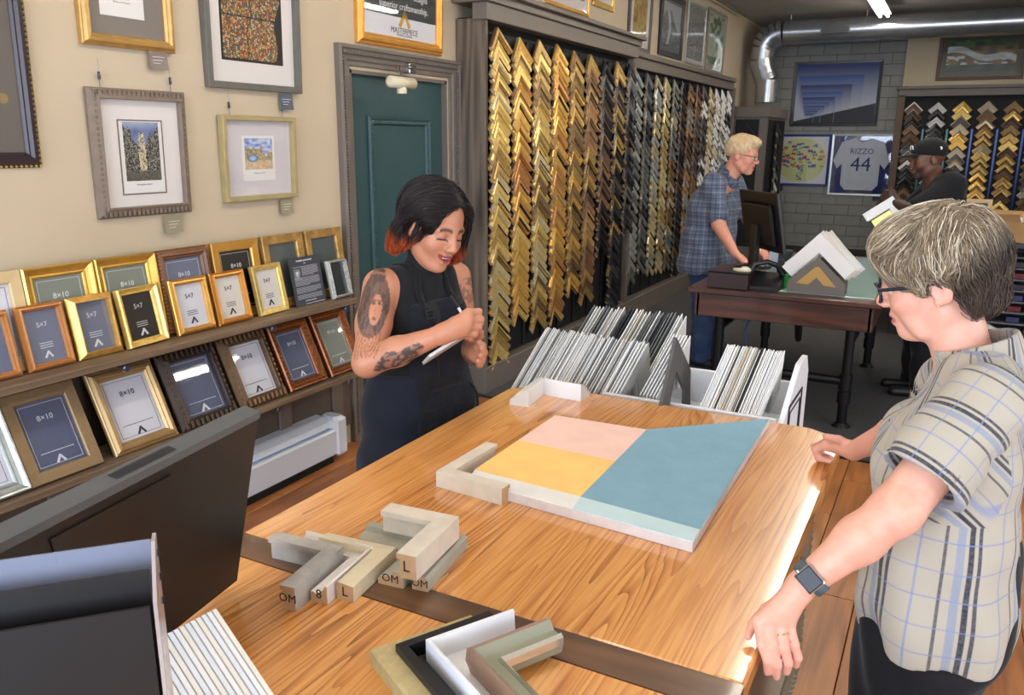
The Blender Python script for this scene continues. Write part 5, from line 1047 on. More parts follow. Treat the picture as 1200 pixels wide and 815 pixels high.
def frame_m(o, f, upv, sc=1.):
    """local X = forward f, Z = up, Y = left"""
    f = np.array(f, float); f /= np.linalg.norm(f); upv = np.array(upv, float); z = upv - (upv @ f) * f; z /= np.linalg.norm(z); y = np.cross(z, f); m = np.eye(4); m[:3, 0] = f * sc; m[:3, 1] = y * sc; m[:3, 2] = z * sc; m[:3, 3] = o; return m
def to_local(m, P): return (np.c_[P, np.ones(len(P))] @ np.linalg.inv(m).T)[:, :3]

def add_head(sd, m, sc, age=0., smile=0., male=False, w=1.):
    A = dict(M_=m, sc=sc); c, e = sd.cap, sd.ell
    e((-.014, 0, .036), (.098, .075, .086), .02, **A); e((.030, 0, -.028), (.060, .057 * w, .080), .03, **A)
    for s in (1, -1):
        c((-.008, s * .050 * w, -.052), (.060, s * .014, -.096), .017, .015, .025, **A)
        e((.056, s * .038, -.028), (.026, .023, .024), .022, **A)
        c((.078, s * .012, .021), (.066, s * .046, .019), .010, .009, .014, **A)
    e((.074, 0, -.094), (.017, .020, .016), .018, **A)
    e((.079, 0, -.060), (.014, .024, .022), .018, **A)
    c((.084, 0, .016), (.103, 0, -.020), .0085, .0105, .012, **A); e((.106, 0, -.026), (.0115, .0105, .0095), .008, **A)
    for s in (1, -1):
        e((.099, s * .0125, -.030), (.009, .0075, .0075), .006, **A)
        e((.089, s * .031, .004), (.015, .0175, .0105), .010, op='sub', **A); e((.072, s * .031, .002), (.0145, .0150, .0125), .003, **A)
        e((.103, s * .0065, -.0385), (.005, .0032, .004), .002, op='sub', **A)
    op = .004 + .006 * smile
    c((.0925, -.012, -.054 + smile * .001), (.0925, .012, -.054 + smile * .001), .0050, k=.006, **A); c((.0905, -.011, -.066 - op * .6), (.0905, .011, -.066 - op * .6), .0058, k=.006, **A)
    for s in (1, -1):
        c((.0925, s * .012, -.054), (.081, s * (.025 + .007 * smile), -.058 + smile * .011), .0045, .002, .004, **A); c((.0905, s * .011, -.066 - op * .6), (.081, s * (.024 + .007 * smile), -.059 + smile * .010), .0052, .002, .004, **A)
    e((.097, 0, -.0605 - op * .2), (.014, .018, .0012 + op * .34 * smile), .002, op='sub', **A)
    if smile > .5: [c((.095, s * .008, -.0618), (.087, s * .029, -.0510), .0036, .0016, .002, op='sub', **A) for s in (1, -1)]
    for s in (1, -1):
        e((-.012, s * .079, -.006), (.019, .007, .031), .006, rot=(14, 'Y'), **A); e((-.006, s * .086, -.002), (.011, .005, .018), .004, op='sub', rot=(14, 'Y'), **A); e((-.004, s * .080, -.030), (.008, .005, .009), .004, **A)
    if age > .4:
        for s in (1, -1): c((.052, s * .040, -.066), (.040, s * .046, -.092), .012, .010, .02, **A)
def skin_cols(P, base, heads=(), noise=.04):
    n = vnoise(P[:, 0] * 42 + P[:, 2] * 17, P[:, 1] * 42 + P[:, 2] * 31, 3) - .5; c = np.array(base)[None] * (1 + noise * 2 * n[:, None]); return c
def face_paint(c, P, m, smile=0., lip=(.42, .10, .09), brow=(.05, .03, .02), browr=.0055, blush=.25, mask=None, closed=False, iris=(.06, .04, .03), beard=None):
    q = to_local(m, P); x, y, z = q[:, 0], np.abs(q[:, 1]), q[:, 2]; f = x > .045
    def put(w, col): c[:] = c * (1 - w[:, None]) + np.array(col) * w[:, None]
    if beard is not None: put(np.clip(1.2 - np.abs(np.where(f, 0, 1)), 0, 1) * np.clip((-.030 - z) / .035, 0, 1) * np.clip((q[:, 0] + .02) / .06, 0, 1) * .8, beard)
    put(blush * np.exp(-(((y - .040) / .02) ** 2 + ((z + .030) / .02) ** 2)) * f, np.array([.75, .25, .18]) * c.mean() * 1.7); put(.25 * np.exp(-((y / .012) ** 2 + ((z + .026) / .012) ** 2)) * (x > .095), np.array([.8, .3, .22]) * c.mean() * 1.6)
    ly = y / (.027 + .006 * smile); dz = z + .0615 - smile * 11 * y ** 2; put(np.clip((1 - np.maximum(ly ** 2 + (dz / .0125) ** 2, 0)) * 5, 0, 1) * (x > .082), lip)
    bz = .026 - .5 * (y - .026) ** 2 * 30; put(np.clip(1.6 - np.abs(z - bz) / browr, 0, 1) * (y > .011) * (y < .047) * (x > .06) * .85, brow)
    ey = np.hypot((y - .031) / .0150, (z - .002) / .0062)
    if closed: put(np.clip(1.5 - np.abs(z + .004 + 12 * (y - .031) ** 2) / .0022, 0, 1) * (np.abs(y - .031) < .017) * (x > .065), (.015, .01, .01)); put(.35 * (ey < 1.5) * (z > -.003) * (x > .06), np.array(c.mean(0)) * .55)
    else:
        w = np.clip((1.15 - ey) * 5, 0, 1) * (x > .07); put(w, (.72, .70, .68)); ir = np.hypot(y - .031, z - .002); put(w * np.clip((.0064 - ir) / .001, 0, 1), iris); put(w * np.clip((.003 - ir) / .001, 0, 1), (.01, .01, .01))
        put(np.clip(1 - np.abs(ey - 1.12) / .16, 0, 1) * (z > .000) * (x > .066) * .8, (.03, .02, .02))
    return c
def strands(hs, seeds, field, nst, step, off, r0, colf, name, mat, parent, seed=0, sides=3, rise=.0):
    """hair strands that follow a volume: walk along field, projected to the surface of sd 'hs' at distance off"""
    rg = np.random.default_rng(seed); P = seeds.copy(); N_ = len(P); path = []; ph = rg.uniform(0, 6.28, N_); o = off(N_, rg)
    for s in range(nst):
        d, g = sd_grad(hs.p, P); P = P - g * (d - o * (1. + rise * s if s else .6))[:, None]; path.append(P.copy()); v = field(P, s / nst, ph, rg); v = v - (v * g).sum(1)[:, None] * g * .9; P = P + v / (np.linalg.norm(v, axis=1)[:, None] + 1e-9) * step
    A = np.stack(path, 1); T = np.gradient(A, axis=1); T /= np.linalg.norm(T, axis=2)[..., None] + 1e-9; up = np.array([.3, .2, .93]); B = np.cross(T, up); B /= np.linalg.norm(B, axis=2)[..., None] + 1e-9; Cc = np.cross(T, B)
    rr = r0 * np.sin(np.linspace(.35, 1, nst) * np.pi * .97)[None, :, None]; rings = []
    for k in range(sides): t = 2 * np.pi * k / sides; rings.append(A + (B * np.cos(t) + Cc * np.sin(t)) * rr)
    V = np.stack(rings, 2); i0 = np.arange(N_)[:, None, None] * nst * sides + np.arange(nst - 1)[None, :, None] * sides; k = np.arange(sides)[None, None]; k2 = (k + 1) % sides
    F = np.stack([i0 + k, i0 + k2, i0 + sides + k2, i0 + sides + k], -1).reshape(-1, 4); col = colf(V.reshape(-1, 3), np.repeat(np.arange(N_), nst * sides), rg)
    return tag(np_mesh(name, V.reshape(-1, 3), F, mat, parent, col), kind='stuff')
def cage_seeds(hs, c, r, n, seed=1, keep=None):
    rg = np.random.default_rng(seed); d = rg.normal(size=(n * 3, 3)); d /= np.linalg.norm(d, axis=1)[:, None]; P = np.array(c) + d * r
    for _ in range(4): q, g = sd_grad(hs.p, P); P = P - g * q[:, None]
    if keep is not None: P = P[keep(P)]
    return P[:n]
m_skin = M('skin', attr='Col', rough=.48, sss=.12, bump=(420, .10)); m_hair = M('hair', attr='Col', rough=.42, spec=.4); m_hairv = M('hair_mass', attr='Col', rough=.6)
def fingers(sd, lists, r=.0085, k=.004):
    for L_ in lists:
        n = len(L_); rs = [r * (1.08 - .11 * i) for i in range(n)]; sd.chain([np.array(p) for p in L_], rs, k)
def palm(sd, wrist, knucks, rw=.022, rk=.0115, k=.012):
    for q in knucks: sd.cap(wrist, q, rw * .62, rk, k)
def pantleg(sd, hip, knee, ankle, rh, rk, ra, k=.03): sd.cap(hip, knee, rh, rk, k); sd.cap(knee, ankle, rk, ra, k)
def shoe(name, parent, a, dirv, mat, L=.26):
    a = np.array(a, float); d = np.array([dirv[0], dirv[1], 0.]); d /= np.linalg.norm(d); s = SD(); s.cap(a + d * -.04 + V3(0, 0, .035), a + d * (L - .10) + V3(0, 0, .03), .04, .038, .02).cap(a + V3(0, 0, .06), a + V3(0, 0, .11), .042, .045, .02); s.box(a + d * .06 + V3(0, 0, .2 + .002), (.4, .4, .2), op='int', rnd=.001)
    v, f = sd_mesh(s, .006); return np_mesh(name, v, f, mat, parent)

def cloth_mat(name, col, rough=.8, sc=600, st=.25, nz=.05): return M(name, col, rough, nz=(25, nz), bump=(sc, st), spec=.2, sheen=.1)
m_blkcot = cloth_mat('black_knit', S(24, 24, 27), sc=500); m_navy = cloth_mat('dark_navy_denim', S(24, 28, 40), sc=700)

def surf(sd, pts, off):
    P = np.array(pts, float)
    for _ in range(6): d, g = sd_grad(sd.p, P); P = P - g * (d - off)[:, None]
    return P
# ================= the woman writing (left)
P1 = thing('person', 'woman with dark orange-tipped bob, tattooed arm and black apron, writing on a notepad', 'person', (-1.50, 2.19, 0))
P1inv = np.array([-1.50, 2.19, 0.])
def at0(o): o.location = (-P1inv[0], -P1inv[1], 0); return o
HS = 1.08; HM = frame_m((-1.440, 2.180, 1.484), (.905, -.28, -.36), (.32, .04, .95), HS)
bd1 = SD(); tc_ = V3(-1.515, 2.19, 0)
rt_, lt_ = V3(-.19, -.968, 0), V3(.19, .968, 0)
def hz(sd, z, half, r, c=tc_, k=.06, dx=0., rl=None):
    a = np.array(c, float) + rt_ * half + V3(dx, 0, z); b = np.array(c, float) + lt_ * half + V3(dx, 0, z); sd.cap(a, b, r, r, k)
for z, hh_, r_ in ((1.30, .115, .052), (1.20, .085, .085), (1.08, .065, .088), (.98, .06, .095), (.86, .085, .115)): hz(bd1, z, hh_, r_)
bd1.cap((-1.50, 2.19, 1.28), (-1.475, 2.185, 1.43), .052, .050, .03)
shR, elR, wrR = V3(-1.548, 2.035, 1.305), V3(-1.492, 1.885, 1.100), V3(-1.268, 1.955, 1.200)
shL, elL, wrL = V3(-1.470, 2.36, 1.295), V3(-1.435, 2.37, 1.04), V3(-1.315, 2.215, 1.085)
bd1.cap(shR, (shR + elR) / 2, .054, .051, .03).cap((shR + elR) / 2, elR, .051, .043, .03).cap(elR, elR * .6 + wrR * .4, .042, .043, .02).cap(elR * .6 + wrR * .4, wrR, .043, .026, .02)
bd1.cap(shL, elL, .050, .040, .03).cap(elL, elL * .6 + wrL * .4, .040, .038, .02).cap(elL * .6 + wrL * .4, wrL, .038, .026, .02)
# right hand closed round the pen
kR = [V3(-1.205, 1.998, 1.262), V3(-1.200, 1.992, 1.243), V3(-1.203, 1.988, 1.225), V3(-1.212, 1.986, 1.208)]
palm(bd1, wrR, kR, .030, .015, .016); bd1.cap(wrR, (np.mean(kR, 0) + wrR) / 2, .025, .027, .02)
fingers(bd1, [[kR[0], V3(-1.188, 2.028, 1.262), V3(-1.200, 2.052, 1.238), V3(-1.213, 2.056, 1.216)], [kR[1], V3(-1.180, 2.026, 1.240), V3(-1.196, 2.052, 1.220), V3(-1.214, 2.054, 1.204)],
              [kR[2], V3(-1.184, 2.022, 1.218), V3(-1.202, 2.042, 1.200), V3(-1.220, 2.040, 1.192)], [kR[3], V3(-1.194, 2.014, 1.198), V3(-1.212, 2.028, 1.184), V3(-1.228, 2.024, 1.182)],
              [V3(-1.252, 1.985, 1.235), V3(-1.236, 2.018, 1.246), V3(-1.222, 2.044, 1.232)]], .0112, .005)
# left hand under the pad
kL = [V3(-1.262, 2.150, 1.118), V3(-1.268, 2.165, 1.100), V3(-1.275, 2.176, 1.084), V3(-1.284, 2.184, 1.070)]
palm(bd1, wrL, kL, .030, .015, .016); bd1.cap(wrL, (np.mean(kL, 0) + wrL) / 2, .025, .025, .02)
fingers(bd1, [[kL[0], V3(-1.232, 2.128, 1.124), V3(-1.218, 2.104, 1.140), V3(-1.222, 2.088, 1.152)], [kL[1], V3(-1.236, 2.138, 1.100), V3(-1.216, 2.112, 1.116), V3(-1.216, 2.094, 1.132)], [kL[2], V3(-1.246, 2.146, 1.078), V3(-1.228, 2.120, 1.092), V3(-1.226, 2.100, 1.108)], [kL[3], V3(-1.258, 2.152, 1.062), V3(-1.242, 2.130, 1.072), V3(-1.240, 2.112, 1.086)],
              [V3(-1.290, 2.190, 1.125), V3(-1.262, 2.165, 1.150), V3(-1.246, 2.140, 1.172)]], .0112, .005)
hz(bd1, .80, .085, .10)
for s_, v_ in ((rt_, 0), (lt_, 0)): bd1.cap(tc_ + s_ * .085 + V3(0, 0, .82), tc_ + s_ * .085 + V3(.01, 0, .45), .085, .058, .03).cap(tc_ + s_ * .085 + V3(.01, 0, .45), tc_ + s_ * .085 + V3(0, 0, .10), .055, .036, .03)
add_head(bd1, HM, HS, smile=1.)
v, f = sd_mesh(bd1, .0036)
c = skin_cols(v, S(190, 130, 100)); face_paint(c, v, HM, smile=1., lip=S(150, 62, 66), brow=S(40, 26, 22), blush=.22, closed=True, browr=.0045)
# tattoos: ink on the skin of the near arm (portrait with dark hair, flowers below; a second piece on the forearm)
def arm_uv(P, a, b): ab = b - a; t = ((P - a) @ ab) / (ab @ ab); q = P - a - t[:, None] * ab; cx_ = np.array([.882, .47, 0]); cx_ = cx_ - (cx_ @ ab) / (ab @ ab) * ab; cx_ /= np.linalg.norm(cx_); tow = np.cross(ab / np.linalg.norm(ab), cx_); tow = tow if tow @ np.array([.455, -.856, .2]) > 0 else -tow; return t, q @ cx_, q @ tow, np.linalg.norm(q, axis=1)
t_, u_, w_, r_ = arm_uv(v, shR + V3(0, 0, .02), elR); on = (r_ < .075) & (w_ > -.012) & (t_ > -.12) & (t_ < 1.1); ink = np.zeros(len(v)); ink2 = np.zeros(len(v))
fx_, fy_ = (u_ + .0) / .036, (t_ - .38) / .36
hairm = ((fx_ / 1.3) ** 2 + (fy_ / 1.1) ** 2 < 1) | ((fx_ / .7) ** 2 + ((t_ - .05) / .18) ** 2 < 1); facem = ((fx_ - .30) / .50) ** 2 + ((t_ - .44) / .19) ** 2 < 1
ink[on & hairm & ~facem] = .74 + .16 * (vnoise(u_ * 300, t_ * 16, 8)[on & hairm & ~facem] > .5); fd = on & facem
for (cx2, ct, rw, rh, a_) in ((.05, .36, .16, .022, .8), (.52, .36, .14, .022, .8), (.3, .46, .05, .05, .35), (.28, .555, .17, .020, .7), (.05, .325, .2, .012, .7), (.52, .325, .18, .012, .7)): ink[fd & (((fx_ - cx2) / rw) ** 2 + ((t_ - ct) / rh) ** 2 < 1)] = a_
ink[fd] += .10 * vnoise(u_[fd] * 200, t_[fd] * 20, 2); ink2[fd] = .25
fl = on & (t_ > .68) & (t_ < 1.02) & (np.abs(fx_) < 1.15); pet = np.abs(np.sin(np.arctan2((t_ - .84) * 2.4 - .25 * np.sin(fx_ * 4), fx_ * .9) * 4 + np.hypot(fx_, (t_ - .84) * 4) * 7)); ink[fl & (pet < .38)] = .62; ink2[fl] = .22
ink[on & (np.abs(t_ + .02) < .02) & (np.abs(fx_) < .6)] = .5
t_, u_, w_, r_ = arm_uv(v, elR, wrR); fo = (r_ < .06) & (t_ > .10) & (t_ < .78) & (w_ > -.01); sh = np.abs(u_ - .006 * np.sin(t_ * 14)) < .030 * np.sin(np.clip((t_ - .10) / .68, 0, 1) * np.pi) ** .55 * (0.75 + .35 * vnoise(t_ * 14, u_ * 40, 4)); ink[fo & sh] = .45 + .45 * (vnoise(t_[fo & sh] * 26, u_[fo & sh] * 190, 6) > .42)
t_, u_, w_, r_ = arm_uv(v, shL, elL); fo = (r_ < .07) & (t_ > .02) & (t_ < .35); ink[fo] = .5 * (vnoise(t_[fo] * 22, u_[fo] * 120, 6) > .45)
t_, u_, w_, r_ = arm_uv(v, elL, wrL); fo = (r_ < .06) & (t_ > .2) & (t_ < .8); ink[fo] = .55 * (vnoise(t_[fo] * 18, u_[fo] * 120, 9) > .4)
ink = np.clip(ink, 0, .9)[:, None]; c = c * (1 - ink) + np.array(S(40, 44, 48)) * ink; c = c * (1 - ink2[:, None] * .5) + np.array(S(176, 104, 70)) * ink2[:, None] * .5
body = at0(np_mesh('body', v, f, m_skin, P1, c))
# teeth inside the smile
te = SD(); te.ell((.0835, 0, -.0585), (.0095, .024, .0052), .002, M_=HM, sc=HS); v, f = sd_mesh(te, .002); at0(np_mesh('teeth', v, f, M('teeth', S(232, 226, 214), .3), P1))
def lashes(sd, m, parent, org, z0=-.006, drop=.5):
    for s in (1, -1):
        pts = np.array([(m @ [.0885 - 6 * max(0, y - .031) ** 1.6, s * y, z0 + 14 * (y - .033) ** 2, 1])[:3] for y in np.linspace(.021, .047, 9)])
        P = surf(sd, pts, np.full(9, .0006)); MB().tube([Vector(p - org) for p in P], [.0004, .0009, .0012, .0013, .0014, .0014, .0014, .0011, .0005], 5).obj('eyelashes', M('lash', S(18, 14, 14), .6), parent)
lashes(bd1, HM, P1, P1inv)
# black sleeveless top with a mock neck
tp1 = SD()
for z, hh_, r_ in ((1.305, .105, .058), (1.20, .088, .094), (1.08, .068, .097), (.98, .062, .102), (.90, .08, .112)): hz(tp1, z, hh_, r_)
tp1.cap((-1.505, 2.19, 1.28), (-1.480, 2.188, 1.388), .060, .058, .03)
for s_ in (rt_, lt_): tp1.ell(tc_ + s_ * .068 + V3(.068, -.01, 1.19), (.052, .058, .056), .03)
tp1.cap(shR + V3(-.012, -.028, -.01), shR + V3(.04, -.09, -.10), .045, .05, .012, op='sub'); tp1.cap(shL + V3(0, .03, -.01), shL + V3(.0, .09, -.10), .045, .05, .012, op='sub')
wr = lambda P: .0022 * np.sin(P[:, 2] * 70 + 6 * np.sin(P[:, 1] * 17)) * np.clip((1.18 - P[:, 2]) * 8, 0, 1)
v, f = sd_mesh(tp1, .005, wr); at0(np_mesh('sleeveless_top', v, f, m_blkcot, P1))
# apron: bib, skirt, straps, waistband, bow, pocket
ap = SD()
for z, hh_, r_ in ((1.20, .088, .102), (1.08, .070, .106), (.99, .068, .112), (.88, .095, .130), (.70, .105, .140), (.48, .115, .150)): hz(ap, z, hh_, r_)
for s_ in (rt_, lt_): ap.ell(tc_ + s_ * .068 + V3(.072, -.01, 1.19), (.056, .062, .058), .03)
Ma = frame_m(tc_ + V3(0, 0, .78), (.968, -.19, 0), (0, 0, 1)); ap.box((.10, 0, .05), (.30, .125, .42), op='int', M_=Ma, rnd=.03)
sk = SD()
for z, hh_, r_ in ((1.00, .070, .113), (.88, .095, .128), (.70, .105, .140), (.45, .115, .150)): hz(sk, z, hh_, r_)
sk.box(tc_ + V3(0, 0, .66), (.4, .4, .36), op='int', rnd=.01)
fold = lambda P: .005 * np.sin(P[:, 1] * 60 + 4 * P[:, 2]) * np.clip((.95 - P[:, 2]) * 3, 0, 1)
v, f = sd_mesh(sk, .006, fold); at0(np_mesh('trousers', v, f, m_navy, P1))
v, f = sd_mesh(ap, .005, lambda P: .0028 * np.sin(P[:, 2] * 55 + 8 * np.sin(P[:, 1] * 13)) * np.clip((1.12 - P[:, 2]) * 6, 0, 1)); apron = at0(np_mesh('apron', v, f, cloth_mat('black_canvas', S(22, 24, 32), sc=800), P1))
def strap(sd, pts, w, th, off, mat, name, parent, wdir=None):
    P = surf(sd, pts, np.full(len(pts), off)); d, g = sd_grad(sd.p, P); T = np.gradient(P, axis=0); T /= np.linalg.norm(T, axis=1)[:, None]; B = np.cross(T, g); B /= np.linalg.norm(B, axis=1)[:, None]; vs = []
    for a, b in ((-1, 0), (1, 0), (1, 1), (-1, 1)): vs.append(P + B * a * w / 2 + g * b * th)
    V = np.stack(vs, 1).reshape(-1, 3); n = len(P); F = [];
    for i in range(n - 1):
        for k in range(4): j = (k + 1) % 4; F.append((i * 4 + k, i * 4 + j, i * 4 + 4 + j, i * 4 + 4 + k))
    return np_mesh(name, V, np.array(F), mat, parent)
def lerp(a, b, n): return np.linspace(a, b, n)
F1 = V3(.968, -.19, 0); m_strap = cloth_mat('black_webbing', S(18, 18, 21), sc=900)
for s_, nm in ((rt_, 'near'), (lt_, 'far')):
    p = np.concatenate([lerp(tc_ + s_ * .075 + F1 * .20 + V3(0, 0, 1.20), tc_ + s_ * .072 + F1 * .12 + V3(0, 0, 1.30), 8), lerp(tc_ + s_ * .070 + F1 * .08 + V3(0, 0, 1.34), tc_ + s_ * .068 - F1 * .08 + V3(0, 0, 1.36), 6)])
    at0(strap(tp1, p, .026, .003, .003, m_strap, 'strap', P1)); q = surf(tp1, [tc_ + s_ * .074 + F1 * .2 + V3(0, 0, 1.245)], np.array([.009]))[0]
    bk_ = MB().rect(.034, .030, [(0, 0), (0, .004), (.006, .004), (.006, 0)]).box(-.015, .015, -.003, 0, -.002, .002).obj('buckle', M('gunmetal', S(60, 62, 68), .3, .7), P1, tuple(q - P1inv)); bk_.rotation_euler = (R(-12), 0, math.atan2(F1[1], F1[0]) + R(90))
sd_ = apron
at0(strap(ap, [tc_ + rt_ * (.13 - .026 * i) + F1 * (.16 if 1 < i < 9 else .08) + V3(0, 0, .985) for i in range(11)], .045, .003, .001, m_strap, 'waistband', P1))
pk = surf(ap, [tc_ + rt_ * x + F1 * .2 + V3(0, 0, z) for x, z in [(.10, .90), (.10, .86), (.10, .80), (.10, .74), (.10, .68)]], np.full(5, .001))
at0(strap(ap, [tc_ + rt_ * .10 + F1 * .2 + V3(0, 0, z) for z in np.linspace(.90, .66, 8)], .004, .002, .0005, m_strap, 'pocket_seam', P1)); at0(strap(ap, [tc_ + rt_ * x + F1 * .2 + V3(0, 0, .90) for x in np.linspace(.10, -.08, 8)], .005, .002, .0005, m_strap, 'pocket_seam', P1))
at0(strap(ap, [tc_ + rt_ * .035 + F1 * .2 + V3(0, 0, z) for z in np.linspace(1.20, .98, 9)], .020, .0025, .001, m_strap, 'hanging_strap', P1))
bw = MB(); b0 = V3(-1.405, 2.285, .955) - P1inv
for a, b_ in ((.06, .16), (.04, .12)):
    pts = [b0 + V3(.0 + .06 * math.sin(t) * (1 if a == .06 else -.3), .01 * math.sin(t * 2), -b_ * (1 - math.cos(t)) / 2) for t in np.linspace(0, 6.283, 18)]; bw.tube(pts, .0045, 6)
bw.tube([b0, b0 + V3(-.02, .0, -.10), b0 + V3(-.01, .01, -.19)], .0045, 6).obj('apron_bow', m_strap, P1)
# hoop earring
er = MB().tube([tuple(.012 * np.array([math.cos(t), 0, math.sin(t)])) for t in np.linspace(0, 6.283, 14)], .0028, 8); q = (HM @ np.array([-.004, -.083, -.050, 1]))[:3] - P1inv; er.obj('earring', M('silver_earring', S(210, 212, 216), .15, 1.), P1, tuple(q), (0, 0, R(30)))
# hair: parted dark bob with orange ends
hv = SD(); A = dict(M_=HM, sc=HS)
hv.ell((-.020, 0, .044), (.106, .086, .090), .02, **A)
for s in (1, -1): hv.cap((-.018, s * .070, .045), (-.024, s * .088, -.050), .034, .028, .03, **A); hv.cap((.028, s * .066, .052), (.014, s * .090, -.020), .024, .018, .03, **A)
hv.cap((-.07, .0, .03), (-.075, 0, -.055), .055, .050, .04, **A); hv.cap((-.03, -.085, -.04), (-.030, -.100, -.086), .026, .013, .02, **A); hv.cap((-.03, .086, -.04), (.018, .098, -.088), .030, .018, .02, **A); hv.cap((.035, .070, .04), (.046, .086, -.062), .018, .016, .02, **A)
hv.ell((.108, .004, .004), (.085, .060, .098), .02, op='sub', **A); hv.ell((.095, 0, -.045), (.075, .066, .100), .02, op='sub', **A); hv.ell((.030, -.098, -.012), (.040, .034, .044), .02, op='sub', **A)
def hcol1(P):
    q = to_local(HM, P); t = np.clip((-.030 - q[:, 2] + .025 * (vnoise(q[:, 0] * 70, q[:, 1] * 70, 3) - .5)) / .034, 0, 1)[:, None]; return np.array(S(34, 27, 28)) * (1 - t) + np.array(S(184, 84, 44)) * t * (.55 + .6 * vnoise(P[:, 0] * 120 + P[:, 2] * 60, P[:, 1] * 120, 6))[:, None]
v, f = sd_mesh(hv, .005, lambda P: .010 * (vnoise(P[:, 0] * 60 + P[:, 1] * 50, P[:, 2] * 22 + P[:, 1] * 20, 4) - .5) * np.clip((1.47 - P[:, 2]) * 14, 0, 1)); at0(np_mesh('hair', v, f, m_hairv, P1, hcol1(v)))
sd1 = cage_seeds(hv, (HM @ [-.02, 0, .05, 1])[:3], .13, 3200, 2, lambda P: (to_local(HM, P)[:, 2] > -.05))
def fl1(P, t, ph, rg):
    q = to_local(HM, P); s = np.where(q[:, 1] > .012, 1., -1.); ly = np.stack([-.25 + .5 * (q[:, 0] < -.05) * 0 - .5 * np.clip(q[:, 2] * 8, 0, 1), s * np.clip(.9 * q[:, 2] * 14, .0, 1.4), -np.ones(len(q)) * 1.0], 1); fr = np.clip((q[:, 0] - .02) / .03, 0, 1) * np.clip((q[:, 2] - .03) / .03, 0, 1); ly = ly * (1 - fr[:, None]) + np.stack([-.75 + 0 * ph, s * 1.0, -.35 + 0 * ph], 1) * fr[:, None]; end = np.clip(-q[:, 2] / .05, 0, 1) * 3 + 1; ly[:, 0] += end * .12 * np.sin(ph + t * 7); ly[:, 1] += end * .10 * np.cos(ph * 1.7 + t * 8); return ly @ (HM[:3, :3] / HS).T
at0(strands(hv, sd1, fl1, 12, .0135, lambda n, rg: rg.uniform(0, .011, n), .0010, lambda P, i, rg: hcol1(P) * (1 + .5 * (hash2(i, i * 0, 3) - .3))[:, None], 'hair_strands', m_hair, P1, 5))
sd1b = cage_seeds(hv, (HM @ [-.02, 0, -.03, 1])[:3], .12, 900, 12, lambda P: (lambda q: (q[:, 2] < -.025) & (q[:, 2] > -.085) & (np.abs(q[:, 1]) > .045))(to_local(HM, P)))
def fl1b(P, t, ph, rg): l = np.stack([-.35 + .8 * np.sin(ph + 7 * t), .6 * np.cos(ph * 2 + 6 * t), -.9 + .7 * np.sin(ph * 3 + 5 * t)], 1); return l @ (HM[:3, :3] / HS).T
at0(strands(hv, sd1b, fl1b, 8, .0085, lambda n, rg: rg.uniform(.000, .0035, n), .0010, lambda P, i, rg: hcol1(P) * (.7 + .8 * hash2(i, i * 0, 3))[:, None], 'hair_ends', m_hair, P1, 15, rise=.6))
# notepad and pen
pd = thing('notepad', 'white notepad held in the tattooed woman\'s left hand', 'notepad'); l_ = Vector((.096, .150, .086)).normalized(); w3 = Vector((-.60, .56, -.40)); w3 = (w3 - w3.dot(l_) * l_).normalized(); n3 = l_.cross(w3); n3 = n3 if n3.z > 0 else -n3
pd.matrix_world = Matrix(((l_.x, w3.x, n3.x, -1.278), (l_.y, w3.y, n3.y, 2.045), (l_.z, w3.z, n3.z, 1.166), (0, 0, 0, 1)))
MB().bbox(-.098, .098, 0, .13, -.004, .004, .001).obj('page_block', M('notepad_paper', S(240, 240, 240), .7), pd); MB().bbox(-.099, .099, 0, .131, -.006, -.004, .0005).obj('cover', M('notepad_cover', S(210, 212, 216), .5), pd)
pn1 = thing('pen', 'silver and white pen in the tattooed woman\'s right hand', 'pen', (-1.216, 2.052, 1.190)); d = Vector((-1.272, 1.995, 1.318)) - Vector((-1.216, 2.052, 1.190)); d.normalize()
MB().tube([d * .0, d * .01, d * .095], [.001, .0042, .0045], 10).obj('barrel', M('white_plastic', S(226, 228, 232), .3), pn1); MB().tube([d * .095, d * .135], [.0048, .0045], 10).obj('cap', m_mb, pn1)

# ================= the woman at the counter (right)
P2 = thing('person', 'grey-blonde short-haired woman in a plaid linen shirt and glasses leaning on the counter', 'person', (.08, 1.74, 0)); P2o = V3(.08, 1.74, 0)
def at2(o): o.location = (-.08, -1.74, 0); return o
HS2 = .985; HM2 = frame_m((-.010, 1.739, 1.502), (-.947, .091, -.308), (-.315, -.081, .945), HS2)
b2 = SD(); t2 = V3(.06, 1.74, 0); ly2 = V3(0.08, 1., 0); 
def hz2(sd, z, half, r, dx=0, k=.06, dy=0.): sd.cap(t2 - ly2 * half + V3(dx, dy, z), t2 + ly2 * half + V3(dx, dy, z), r, r, k)
for z, hh_, r_, dx in ((1.30, .11, .052, .01), (1.20, .10, .085, .0), (1.06, .09, .10, .0), (.94, .08, .11, .01), (.84, .09, .115, .02)): hz2(b2, z, hh_, r_, dx)
b2.cap((.072, 1.735, 1.30), (.022, 1.735, 1.435), .052, .052, .03)
s2L, e2L, w2L = V3(.09, 1.555, 1.325), V3(-.022, 1.425, 1.150), V3(-.152, 1.366, 1.003)
s2R, e2R, w2R = V3(.08, 1.925, 1.320), V3(.0, 2.04, 1.125), V3(-.150, 2.185, .972)
for s_, e_2, w_2 in ((s2L, e2L, w2L), (s2R, e2R, w2R)): b2.cap(s_, e_2, .049, .040, .03).cap(e_2, e_2 * .62 + w_2 * .38, .039, .038, .02).cap(e_2 * .62 + w_2 * .38, w_2, .038, .0245, .02)
kn = [V3(-.209, 1.310, .946), V3(-.194, 1.316, .951), V3(-.178, 1.326, .948), V3(-.164, 1.338, .942)]
palm(b2, w2L, kn, .028, .0125, .014)
